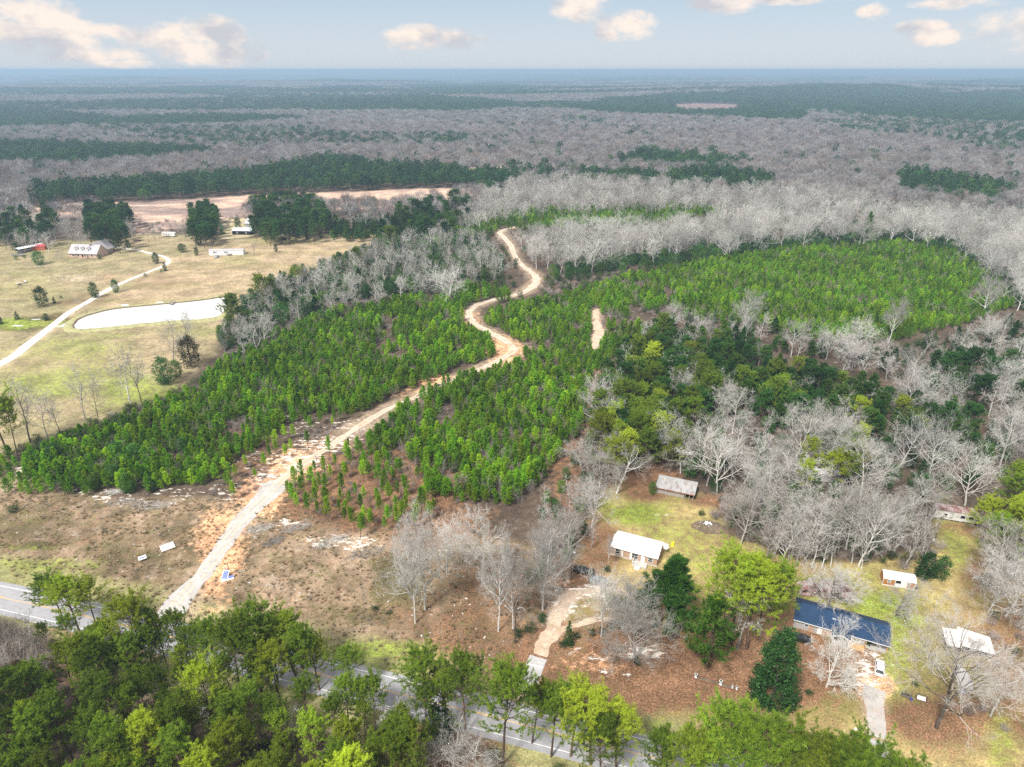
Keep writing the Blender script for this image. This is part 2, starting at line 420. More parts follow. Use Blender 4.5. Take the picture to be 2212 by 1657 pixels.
def bare_tree(seed, h, spread, fork=0.35, lod=0, twig_w=0.03, lush=0):
    """-> (trunk, crown): a leafless hardwood"""
    r = np.random.default_rng(seed); tr = Veg(); cr = Veg()
    S = np.zeros((1, 3)); g0 = grow(S, np.array([[0.05*r.normal(), 0.05*r.normal(), 1.]]), np.array([h*0.64]), np.array([h*0.016]), 7, 0.07, 0.1, r, 0.7)
    segs(g0, tr, 0, 6)
    m = (13 if lod == 0 else 9) + lush*6
    P, D, L, R = spawn(g0, m, fork, 1.0, 0.95, r, 1.0, 0.62, np.array([h*spread]))
    L = h*spread*(0.7 + 0.5*r.random(len(L))); 
    # leader forks
    P = np.concatenate([P, np.repeat(g0[0][-1], 3, 0)]); D = np.concatenate([D, nrm(np.array([[0.5, 0.2, 1.], [-0.4, 0.35, 1.], [0.0, -0.55, 1.]]))])
    L = np.concatenate([L, np.full(3, h*0.32)]); R = np.concatenate([R, np.full(3, h*0.0055)])
    g1 = grow(P, D, L, R, 5, 0.15, 0.08, r); segs(g1, tr, 0, 4 if lod == 0 else 3)
    P, D, L2, R = spawn(g1, 6 if lod == 0 else 5, 0.25, 1.0, 0.72, r, 0.55, 0.6, L); g2 = grow(P, D, L2, R, 4, 0.18, 0.07, r); segs(g2, cr, 0)
    P, D, L3, R = spawn(g2, 5 if lod == 0 else 4, 0.2, 1.0, 0.68, r, 0.55, 0.6, L2)
    R = np.maximum(R, twig_w*0.55)
    g3 = grow(P, D, L3, R, 3 if lod == 0 else 2, 0.2, 0.06, r, 0.5); segs(g3, cr, 0)
    P, D, L4, R = spawn(g3, 6+lush if lod == 0 else 5, 0.1, 1.0, 0.62, r, 0.62, 0.6, L3)
    L4 = np.maximum(L4, 0.5)
    g4 = grow(P, D, L4, R, 1, 0.1, 0.1, r)
    cr.slivers(g4[0][0], g4[0][1], twig_w, r, 1)
    if lod == 0:
        P, D, L5, R = spawn(g4, 2+lush, 0.3, 1.0, 0.6, r, 0.7, 0.6, L4)
        cr.slivers(P, P + D*L5[:, None], twig_w*0.75, r, 1)
    return tr, cr
def sapling(seed, h, n=5):
    r = np.random.default_rng(seed); cr = Veg()
    S = r.normal(size=(n, 3))*np.array([0.5, 0.5, 0]); D = nrm(np.array([0, 0, 1.]) + r.normal(size=(n, 3))*np.array([.16, .16, 0]))
    L = h*(0.6 + 0.5*r.random(n)); g = grow(S, D, L, np.full(n, 0.045), 4, 0.06, 0.05, r, 0.6); segs(g, cr, 0)
    P, D, L2, R = spawn(g, 14, 0.25, 1.0, 0.7, r, 0.3, 0.5, L); g2 = grow(P, D, L2, np.full(len(P), 0.02), 1, 0.1, 0.2, r); segs(g2, cr, 0)
    P, D, L3, R = spawn(g2, 4, 0.2, 1, 0.6, r, 0.6, 0.6, L2); cr.slivers(P, P + D*L3[:, None], 0.026, r)
    return cr
def tall_pine(seed, h, crown0=0.5, w=0.24, dens=1.0, round_=True, tl=0.44, blades=8, bw=0.17):
    r = np.random.default_rng(seed); tr = Veg(); cr = Veg()
    g0 = grow(np.zeros((1, 3)), np.array([[0.04*r.normal(), 0.04*r.normal(), 1.]]), np.array([h*0.97]), np.array([h*0.0125 + 0.03]), 9, 0.025, 0.05, r, 0.86)
    segs(g0, tr, 0, 6)
    n = int(46*dens); t = crown0 + (1 - crown0)*np.sqrt((np.arange(n)+0.5)/n)*0.985 if round_ else crown0 + (1-crown0)*(np.arange(n)+0.5)/n*0.985
    f = t*9; k = np.minimum(f.astype(int), 8); q = (f-k)[:, None]; P = g0[0][k, 0]*(1-q) + g0[0][k+1, 0]*q
    s = (t - crown0)/(1 - crown0)
    prof = np.sqrt(np.clip(1 - ((s - 0.35)/0.66)**2, 0.03, 1)) if round_ else np.clip(1.05 - s, 0.08, 1)**0.8
    az = np.arange(n)*2.39996 + r.normal(size=n)*0.35; upt = 0.15 + 0.75*s + 0.15*r.normal(size=n)
    D = nrm(np.stack([np.cos(az), np.sin(az), upt], 1)); L = h*w*prof*(0.6 + 0.6*r.random(n))
    g1 = grow(P, D, L, 0.018*h*0.25*np.ones(n)*(0.5+prof*0.5), 4, 0.12, 0.06, r, 0.8); segs(g1, tr, 0)
    for j in range(9):                                          # dead stubs below the crown
        z = h*(0.25 + (crown0-0.25)*r.random()); a = r.random()*6.28; b = np.array([[0, 0, z]]); tr.slivers(b, b + np.array([[math.cos(a), math.sin(a), 0.1]])*h*0.07*r.random(), 0.06, r)
    P2, D2, L2, R2 = spawn(g1, 6, 0.3, 1.0, 0.85, r, 0.42, 0.5, L); D2 = nrm(D2*np.array([1, 1, 0.5]) + np.array([0, 0, 0.25]))
    g2 = grow(P2, D2, L2, np.full(len(P2), 0.02), 2, 0.12, 0.12, r); segs(g2, tr, 0)
    P3, D3, _, _ = spawn(g2, 7, 0.2, 1.0, 0.5, r, 0.3, 0.5, L2)
    P3 = np.concatenate([P3, g1[0][-1], g2[0][-1]]); D3 = np.concatenate([D3, g1[1][-1], g2[1][-1]])
    P3 = P3 + r.normal(size=P3.shape)*0.08
    D3 = nrm(D3*0.5 + np.array([0, 0, 0.9])); cr.tufts(P3, D3, tl*(0.75 + 0.5*r.random(len(P3))), bw, blades, r, 0, 0.75)
    return tr, cr
def young_pine(seed, h, w=0.22, dens=1.0, blades=7, bw=0.2, base=0.08, tl=0.46):
    r = np.random.default_rng(seed); tr = Veg(); cr = Veg()
    g0 = grow(np.zeros((1, 3)), np.array([[0.05*r.normal(), 0.05*r.normal(), 1.]]), np.array([h]), np.array([h*0.013]), 4, 0.03, 0.05, r, 0.8); segs(g0, tr, 0, 5)
    n = int(38*dens); s = ((np.arange(n)+0.5)/n)**0.9; t = base + (1-base)*s*0.97; f = t*4; k = np.minimum(f.astype(int), 3); q = (f-k)[:, None]
    P = g0[0][k, 0]*(1-q) + g0[0][k+1, 0]*q; az = np.arange(n)*2.39996 + r.normal(size=n)*0.4
    D = nrm(np.stack([np.cos(az), np.sin(az), 0.22 + 0.7*s + 0.2*r.normal(size=n)], 1)); prof = np.clip(np.minimum(1.0, 0.45+2.0*s)*(1.08 - s), 0.12, 1)**0.75
    L = h*w*prof*(0.65 + 0.6*r.random(n)); g1 = grow(P, D, L, np.full(n, 0.02), 3, 0.1, 0.18, r); segs(g1, tr, 0)
    P2, D2, _, _ = spawn(g1, 7, 0.2, 1.0, 0.55, r, 0.3, 0.5, L); P2 = np.concatenate([P2 + r.normal(size=P2.shape)*0.09, g1[0][-1]]); D2 = np.concatenate([D2, g1[1][-1]])
    lead = np.array([[0, 0, h*0.99], [0, 0, h*0.93], [0.05, 0, h*0.88]]); P2 = np.concatenate([P2, lead]); D2 = np.concatenate([D2, np.tile([[0, 0, 1.]], (3, 1))])
    D2 = nrm(D2*0.7 + np.array([0, 0, 0.8])); cr.tufts(P2, D2, tl*(0.7 + 0.6*r.random(len(P2))), bw, blades, r, 0, 0.6)
    return tr, cr
def far_pine(seed, h, w, n=90, k=5, sz=1.1):
    """a pine as it reads from half a mile and more"""
    r = np.random.default_rng(seed); tr = Veg(); cr = Veg()
    tr.prisms(np.array([[0, 0, 0.]]), np.array([[0, 0, h*0.8]]), np.array([0.16]), np.array([0.06]), 0, 3)
    s = r.random(n); z = h*(0.35 + 0.62*s); R = h*w*np.clip(np.sqrt(np.clip(1 - ((s-0.3)/0.72)**2, 0.02, 1)), 0.1, 1)*np.sqrt(r.random(n)*0.7+0.3); a = r.random(n)*6.283
    P = np.stack([R*np.cos(a), R*np.sin(a), z], 1); D = nrm(np.stack([np.cos(a)*0.6, np.sin(a)*0.6, np.full(n, 0.9)], 1)); cr.tufts(P, D, sz*(0.7+0.6*r.random(n)), 0.42, k, r, 0, 0.7)
    return tr, cr
def far_bare(seed, h, w, n=330, tw=0.10):
    r = np.random.default_rng(seed); tr = Veg(); cr = Veg()
    tr.prisms(np.array([[0, 0, 0.]]), np.array([[0, 0, h*0.5]]), np.array([h*0.012]), np.array([h*0.008]), 0, 3)
    nb = 9; a = np.arange(nb)*2.4 + r.random(nb); D = nrm(np.stack([np.cos(a)*0.65, np.sin(a)*0.65, 0.9+0.3*r.random(nb)], 1)); S = np.stack([np.zeros(nb), np.zeros(nb), h*(0.3+0.25*r.random(nb))], 1)
    L = np.minimum(h*0.5, (h - S[:, 2])*0.8); g1 = grow(S, D, L, np.full(nb, h*0.006), 3, 0.15, 0.12, r); segs(g1, tr, 0)
    s = r.random(n); el = np.arcsin(r.random(n)*1.25 - 0.25); a = r.random(n)*6.283; rr = (0.55 + 0.45*r.random(n)**0.5)
    d = np.stack([np.cos(el)*np.cos(a)*w*h, np.cos(el)*np.sin(a)*w*h, np.sin(el)*h*0.40], 1); c = np.array([0, 0, h*0.58])
    T = c + d*rr[:, None]; A = c + d*(rr*0.62)[:, None] - np.array([0, 0, 0.05*h]); cr.slivers(A, T, tw, r)
    m = n; k = r.integers(0, n, m); q = 0.3 + 0.6*r.random(m)[:, None]; B = A[k]*(1-q) + T[k]*q; cr.slivers(B, B + nrm((T-A)[k] + r.normal(size=(m, 3))*0.9*h*0.1)*h*0.1, tw*0.75, r)
    return tr, cr
def leafy(seed, h, w, n=1100, size=0.34, cone=0.0, trunk=True, clump=0.35, low=0.05):
    """shrub, cedar or broadleaf evergreen: leaf clumps through the whole volume"""
    r = np.random.default_rng(seed); tr = Veg(); cr = Veg()
    if trunk: tr.prisms(np.array([[0, 0, 0.], [0, 0, h*0.4]]), np.array([[0, 0, h*0.4], [0, 0, h*0.85]]), np.array([0.03+h*0.012]*2), np.array([0.02+h*0.009, 0.02]), 0, 5)
    nc = max(8, int(n/26)); s = r.random(nc)**(1.0 if cone < 0.5 else 1.5); a = r.random(nc)*6.283
    if cone > 0: R = w*((1-s)**0.8*cone + (1-cone)*np.sqrt(np.clip(1-(2*s-1)**2, 0, 1))) + 0.03
    else: R = w*np.sqrt(np.clip(1-(1.9*s-0.9)**2, 0.02, 1))
    q = np.sqrt(r.random(nc))*0.6 + 0.38; Cc = np.stack([R*q*np.cos(a), R*q*np.sin(a), h*(low + (0.96-low)*s)], 1)
    k = r.integers(0, nc, n); P = Cc[k] + r.normal(size=(n, 3))*(w*clump*0.45); P[:, 2] = np.clip(P[:, 2], 0.04, h*1.03); cr.quads(P, size*(0.6+0.8*r.random(n)), r, 0)
    nb = min(nc, 26); tr.prisms(np.tile([[0, 0, h*0.12]], (nb, 1)) + np.array([0, 0, 1.])*Cc[:nb, 2:3]*0.45, Cc[:nb], np.full(nb, 0.03), np.full(nb, 0.012), 0, 3)
    return tr, cr
def thicket(seed, h, w, n=90, wd=0.03):
    r = np.random.default_rng(seed); cr = Veg(); a = r.random(n)*6.283; q = np.sqrt(r.random(n)); S = np.stack([w*0.5*q*np.cos(a), w*0.5*q*np.sin(a), np.zeros(n)], 1)
    T = S*2.0 + r.normal(size=(n, 3))*w*0.15; T[:, 2] = h*(0.5 + 0.5*r.random(n))*(1 - 0.35*q**2); cr.slivers(S, T, wd*1.6, r)
    m = n*3; k = r.integers(0, n, m); t = 0.35 + 0.55*r.random(m)[:, None]; B = S[k]*(1-t) + T[k]*t; cr.slivers(B, B + nrm((T-S)[k]*0.5 + r.normal(size=(m, 3))*0.5)*h*0.28*(0.5+r.random(m))[:, None], wd, r)
    return cr
def tuft(seed, h, w, n=26):
    r = np.random.default_rng(seed); cr = Veg(); a = r.random(n)*6.283; S = np.stack([w*0.25*np.cos(a), w*0.25*np.sin(a), np.zeros(n)], 1)*r.random(n)[:, None]
    T = S + np.stack([np.cos(a)*w*0.6, np.sin(a)*w*0.6, np.full(n, h)], 1)*(0.5+0.6*r.random(n))[:, None]; cr.slivers(S, T, 0.075, r); return cr

PROTO = {}          # kind -> list of (trunk mesh, crown mesh, joined mesh, height)
def reg(kind, pairs, mt, mc, hs):
    mc = list(mc) if isinstance(mc, (list, tuple)) else [mc]
    L_ = []
    for i, ((a, b), h) in enumerate(zip(pairs, hs)):
        L_.append((a.mesh(kind + '_trunk', [mt]), b.mesh(kind + '_crown', mc), join(kind, (a, b), [mt] + mc), h))
    PROTO[kind] = L_
def reg1(kind, vs, m, hs):
    PROTO[kind] = [(None, v.mesh(kind, [m]), v.mesh(kind + '_all', [m]), h) for v, h in zip(vs, hs)]
reg('pine_tree', [tall_pine(10+i, 18, c, w, d, True) for i, (c, w, d) in enumerate([(0.36,0.31,1.35),(0.28,0.28,1.45),(0.42,0.33,1.25),(0.22,0.28,1.6),(0.36,0.25,1.15),(0.46,0.28,1.1)])], M['pbark'], M['tall'], [18]*6)
reg('dark_pine', [tall_pine(200+i, 18, c, w, d, True, 0.55, 7, 0.22) for i, (c, w, d) in enumerate([(0.2,0.24,1.4),(0.28,0.27,1.3),(0.15,0.22,1.4)])], M['pbark'], M['deep'], [18]*3)
reg('dense_pine', [tall_pine(30+i, 13, 0.16, 0.28, 1.5, False, 0.58, 7, 0.26) for i in range(4)], M['pbark'], M['deep'], [13]*4)
reg('young_pine', [young_pine(50+i, 6, w, d) for i, (w, d) in enumerate([(.38,1.3),(.33,1.1),(.42,1.4),(.30,1.1),(.36,1.3)])], M['pbark'], M['young'], [6]*5)
reg('open_pine', [young_pine(60+i, 6.5, 0.23, 0.9, 7, 0.18, 0.34, 0.44) for i in range(3)], M['pbark'], M['young'], [6.5]*3)
reg('bare_tree', [bare_tree(80+i, 20, s, f, 0, 0.036) for i, (s, f) in enumerate([(.46,.33),(.40,.40),(.54,.25),(.44,.45),(.38,.3)])], M['palebark'], [M['palebark'], M['paletwig']], [20]*5)
reg('low_tree', [bare_tree(190+i, 12, s, .05, 0, 0.028, 1) for i, s in enumerate([.62,.56])], M['palebark'], [M['palebark'], M['paletwig']], [12]*2)
reg('yard_tree', [bare_tree(195+i, 20, s, f, 0, 0.032, 1) for i, (s, f) in enumerate([(.46,.3),(.40,.4),(.42,.2)])], M['palebark'], [M['palebark'], M['paletwig']], [20]*3)
reg('slim_tree', [bare_tree(90+i, 16, 0.17, 0.3, 1, 0.04) for i in range(3)], M['bark'], [M['bark'], M['twig']], [16]*3)
reg('mid_bare', [bare_tree(100+i, 17, s, .32, 1, 0.06) for i, s in enumerate([.42,.36,.46,.38])], M['bark'], [M['bark'], M['twig']], [17]*4)
reg('far_bare', [far_bare(110+i, 16, w, 380, 0.12) for i, w in enumerate([.36,.32,.42,.38])], M['bark'], M['fartwig'], [16]*4)
reg('far_pine', [far_pine(120+i, 13, w) for i, w in enumerate([.22,.19,.25])], M['pbark'], M['farneedle'], [13]*3)
reg('shrub', [leafy(130+i, 3, 1.5, 700, 0.24, 0, True, 0.5) for i in range(3)], M['darkbark'], M['shrub'], [3]*3)
reg('big_cedar', [leafy(145, 18, 4.7, 9000, 0.42, 0.75, True, 0.22, 0.02)], M['darkbark'], M['cedar'], [18])
reg('cedar', [leafy(140+i, 6, 1.5, 1600, 0.26, 0.7, True, 0.35) for i in range(2)], M['darkbark'], M['cedar'], [6]*2)
reg('evergreen', [leafy(150+i, 8, 2.6, 2600, 0.32, 0.15, True, 0.34) for i in range(3)], M['darkbark'], M['deep'], [8]*3)
reg1('thicket', [thicket(160+i, 2.4, 1.3) for i in range(3)], M['stem'], [2.4]*3)
reg1('sapling', [sapling(170+i, 5.5) for i in range(3)], M['stem'], [5.5]*3)
reg1('tuft', [tuft(180+i, 0.55, 0.55) for i in range(3)], M['fieldgrass'], [.55]*3)
# ------------------------------------------------------------------ the lie of the land (outlines noted in the survey frame)
ROADC = [(-420,1212),(-200,1248),(0,1290),(98,1311),(281,1355),(593,1433),(716,1463),(821,1488),(921,1514),(1050,1545),(1179,1578),(1297,1608),(1426,1640),(1484,1655),(1800,1735),(2300,1862)]
road_c = catmull(GL(ROADC), 6)
TRACK = [((372,1328),38),((385,1300),34),((418,1262),25),((445,1232),22),((470,1195),21),((498,1155),22),((530,1115),25),((560,1086),27),((600,1046),33),((645,1008),38),((700,972),42),((755,935),42),((800,905),38),((850,878),34),((910,852),32),((975,822),30),((1040,797),32),((1085,775),45),((1110,755),42),((1092,736),32),((1055,715),26),((1025,697),24),((1014,678),22),((1030,660),20),((1072,647),20),((1120,636),30),((1152,618),34),((1158,598),30),((1140,582),20),((1122,566),12),((1112,550),14),((1104,530),16),((1088,512),16),((1080,502),14),((1098,494),22),((1130,489),24),((1150,487),12)]
SPUR = [((1288,668),7),((1286,690),9),((1292,712),13),((1290,730),13),((1280,752),9)]
FARMDR = [((-260,905),22),((0,786),17),((60,745),15),((108,708),13),((150,675),11),((190,652),10),((228,629),9),((262,612),7),((300,596),6),((335,582),6),((358,572),6),((364,563),7),((352,554),7),((330,549),6),((300,541),5),((262,536),5),((235,534),5)]
YARDDR = [((1135,1495),24),((1145,1466),24),((1158,1430),24),((1172,1400),26),((1186,1368),26),((1200,1338),24),((1213,1310),24),((1235,1285),28),((1275,1274),26),((1320,1271),16),((1355,1284),14),((1376,1306),12)]
YARDDR2 = [((1180,1385),22),((1208,1362),22),((1240,1350),24),((1285,1338),22),((1330,1336),12)]
RIGHTDR = [((1902,1790),24),((1898,1657),24),((1896,1600),22),((1892,1560),22),((1888,1520),22),((1888,1490),26),((1895,1462),36),((1898,1435),34),((1900,1412),26)]
POND = [(160,704),(172,690),(205,678),(250,668),(330,660),(430,650),(484,643),(492,652),(486,668),(470,684),(430,690),(380,693),(300,700),(235,707),(185,711),(165,710)]
poly = dict(
  pasture=[(-600,520),(0,524),(60,545),(130,520),(250,520),(285,505),(400,507),(470,520),(560,512),(700,508),(870,502),(860,520),(770,550),(690,585),(610,615),(560,650),(490,700),(470,760),(400,825),(250,900),(120,945),(0,985),(-600,1150)],
  hay=[(350,585),(372,560),(450,552),(560,515),(700,508),(880,500),(860,520),(770,548),(690,582),(610,612),(540,650),(480,640),(330,655),(215,672),(240,640)],
  farmyard=[(470,468),(535,465),(548,480),(548,512),(470,520)],
  clearcut=[(40,452),(171,438),(300,437),(547,421),(756,414),(900,408),(1050,406),(1040,425),(960,440),(900,450),(700,455),(560,470),(450,480),(350,500),(290,505),(280,480),(180,470),(60,475)],
  farfield=[(965,365),(1050,360),(1129,353),(1131,360),(1090,366),(980,371)],
  pinkfield=[(1456,228),(1500,226),(1590,228),(1598,240),(1560,246),(1458,245)],
  clearing=[(-700,1060),(-100,1040),(0,1040),(120,1065),(240,1075),(420,1080),(560,1080),(640,1100),(760,1150),(900,1130),(1150,1180),(1230,1250),(1200,1300),(1120,1450),(1060,1520),(900,1480),(640,1400),(400,1340),(0,1262),(-700,1130)],
  leftcut=[(0,1040),(85,1000),(60,1060),(0,1075)],
  yard=[(1270,1120),(1300,1060),(1400,1010),(1415,1000),(1440,1040),(1540,1070),(1580,1150),(1700,1200),(1900,1215),(1990,1190),(2030,1120),(2060,1100),(2211,1110),(2211,1800),(1140,1560),(1170,1400),(1240,1240)],
)
PG = {k: GL(v) for k, v in poly.items()}
pond_g = catmull(GL(POND) + [GL(POND)[0]], 5)[:-1]
def ribbon_pts(defs):
    c = catmull(GL([d[0] for d in defs]), 6); w = []
    ws = []
    for (p_, hw) in defs:
        a = G(p_[0]-hw, p_[1]); b = G(p_[0]+hw, p_[1]); ws.append(math.hypot(a[0]-b[0], a[1]-b[1])/2)
    n = len(defs)
    for i in range(len(c)):
        t = min(i/6.0, n-1.001); k = int(t); w.append(ws[k]*(1-(t-k)) + ws[k+1]*(t-k))
    return c, w
def true_w(c, w):
    """widths were noted across the frame: turn them into widths across the way"""
    out = []
    for i in range(len(c)):
        a = c[max(i-1, 0)]; b = c[min(i+1, len(c)-1)]; d = math.hypot(b[0]-a[0], b[1]-a[1]) + 1e-6
        out.append(w[i]*max(0.45, abs(b[1]-a[1])/d))
    return out
tr_c, tr_w = ribbon_pts(TRACK); tr_w = true_w(tr_c, tr_w); tr_w = [w*(0.52 if i > 100 else 0.7 if i > 55 else 1) for i, w in enumerate(tr_w)]
sp_c, sp_w = ribbon_pts(SPUR); sp_w = true_w(sp_c, sp_w)
fd_c, fd_w = ribbon_pts(FARMDR); fd_w = true_w(fd_c, fd_w); fd_w = [max(w, 1.5) for w in fd_w]
yd_c, yd_w = ribbon_pts(YARDDR); yd_w = true_w(yd_c, yd_w)
y2_c, y2_w = ribbon_pts(YARDDR2); y2_w = true_w(y2_c, y2_w)
rd_c, rd_w = ribbon_pts(RIGHTDR)

NEAR_FIX = {}   # filled by blobs: (P centre, half width, half height, amount)
GREEN = [((1390,1110),60,22,1.0),((1330,1095),50,16,.5),((1480,1165),60,40,.5),((1500,1215),50,30,.5),((1440,1150),60,20,.6),((1885,1310),70,28,1.0),((1940,1345),50,25,.9),((1800,1290),60,25,.55),((1935,1425),34,70,.75),((1990,1400),50,50,.45),((1850,1250),60,25,.4),((2160,1600),30,60,.6),
         ((800,1405),110,24,.8),((900,1440),60,16,.6),((340,1300),50,10,.5),((100,1220),110,14,.6),((60,1185),60,8,.3),((1600,1550),200,14,.3),((1330,1560),120,10,.6),((2060,1180),30,40,.6),((2030,1100),30,30,.4),
         ((170,760),90,30,.55),((100,830),120,40,.65),((300,850),90,40,.75),((220,800),100,30,.5),((60,760),80,20,.5),((30,700),60,12,1.0),((120,700),50,8,.9),((200,548),30,8,.6),((420,720),60,20,.4),((250,725),60,8,.4),((60,620),70,30,.35),((600,520),60,10,.4),((520,560),40,10,.4),((60,700),90,10,.8),
         ((1200,1060),1,1,0.0)]
SAND = [((640,1000),70,26,.8),((585,1040),45,26,.8),((700,960),60,22,.8),((760,920),40,18,.6),((700,1170),60,14,.7),((620,1125),40,14,.7),((770,1175),50,14,.8),((960,1190),60,12,.4),((1390,1410),42,18,1.0),((1290,1415),30,12,.6),((1240,1400),40,16,.4),((1310,1450),40,10,.6),((1345,1462),22,10,.6),((1440,1405),30,8,.4),
        ((1220,1300),34,40,.8),((1310,1310),60,30,.4),((1260,1275),60,14,.9),((1860,1470),40,36,.8),((1880,1450),40,40,.7),((1830,1585),25,10,.6),((1870,1600),18,14,.7),((270,1080),60,12,.7),((390,1062),50,10,.6),((220,1075),30,8,.7),((660,930),50,30,.5),((500,1060),60,20,.5),((140,600),60,8,.5),((120,575),60,6,.4),((450,690),60,8,.35),((430,610),30,5,.25),((1090,510),30,14,.5),((60,1010),40,8,.6),((20,1020),40,8,.5),((540,1000),40,20,.4),((1500,240),1,1,0),((620,895),30,14,.5),((560,985),40,14,.5),((1425,1115),22,10,.35),((2190,640),22,30,.35),
        ((200,1060),50,8,.6),((340,1085),90,9,.45),((560,1150),40,20,.35)]
RUST = [((1560,1440),330,110,1.0),((1350,1420),190,70,1.0),((1150,1420),90,60,.9),((1020,1360),120,60,.7),((900,1330),80,40,.5),((1080,1270),100,60,.6),((1400,1040),60,40,1.0),((1540,1080),50,14,.9),((1300,1180),50,60,.8),((1250,1240),50,50,.9),((2050,1560),170,60,.8),((1700,1570),120,30,.4),((1980,1560),90,60,.7),((2120,1230),40,40,.7),((2180,1400),60,160,.7),((800,1060),190,80,1.0),((900,1130),120,50,.9),((720,1010),90,60,.8),((1220,1010),40,140,.7),((560,1000),90,60,.5),((1700,1230),120,25,.5),((2100,1330),50,60,.4),((1480,1180),1,1,0),((150,1410),200,60,.4),((980,1620),120,60,.9),((2080,1140),50,20,.7),((1300,860),30,60,1.0),((340,610),60,20,.3),((200,640),40,12,.4),((170,655),50,12,.5),((430,720),1,1,0)]
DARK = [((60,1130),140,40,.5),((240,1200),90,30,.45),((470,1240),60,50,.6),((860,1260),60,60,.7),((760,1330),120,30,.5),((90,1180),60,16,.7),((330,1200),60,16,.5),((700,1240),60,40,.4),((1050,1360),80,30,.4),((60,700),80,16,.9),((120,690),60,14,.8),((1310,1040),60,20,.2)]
CLAY = [((470,1180),60,90,.7),((560,1075),50,40,.8),((640,1010),60,34,.8),((455,1262),30,20,.5),((1085,755),50,32,.7),((1020,690),24,24,.5),((1150,605),20,20,.3),((1260,650),20,20,.4),((455,1315),40,8,.5),((700,965),60,20,.4),((880,850),50,20,.4),((940,820),60,14,.7),((1890,1480),40,26,.8),((1860,1600),30,14,.7),((1210,1260),30,10,.5),((120,690),60,14,.3),((440,600),50,10,.25),((230,600),20,8,.4),((1290,1430),90,30,.4)]
def blobs(X, Y, L_, seed):
    px, py = PR(X, Y, 0.0*X); v = np.zeros(X.shape)
    wx = (fbm(X/9, Y/9, seed, 3)-0.5)*1.1; wy = (fbm(X/9+40, Y/9, seed, 3)-0.5)*1.1
    for (c, hw, hh, a) in L_:
        d = np.hypot((px-c[0])/hw + wx, (py-c[1])/hh + wy); v = np.maximum(v, a*np.clip(1.55 - d, 0, 1))
    return v
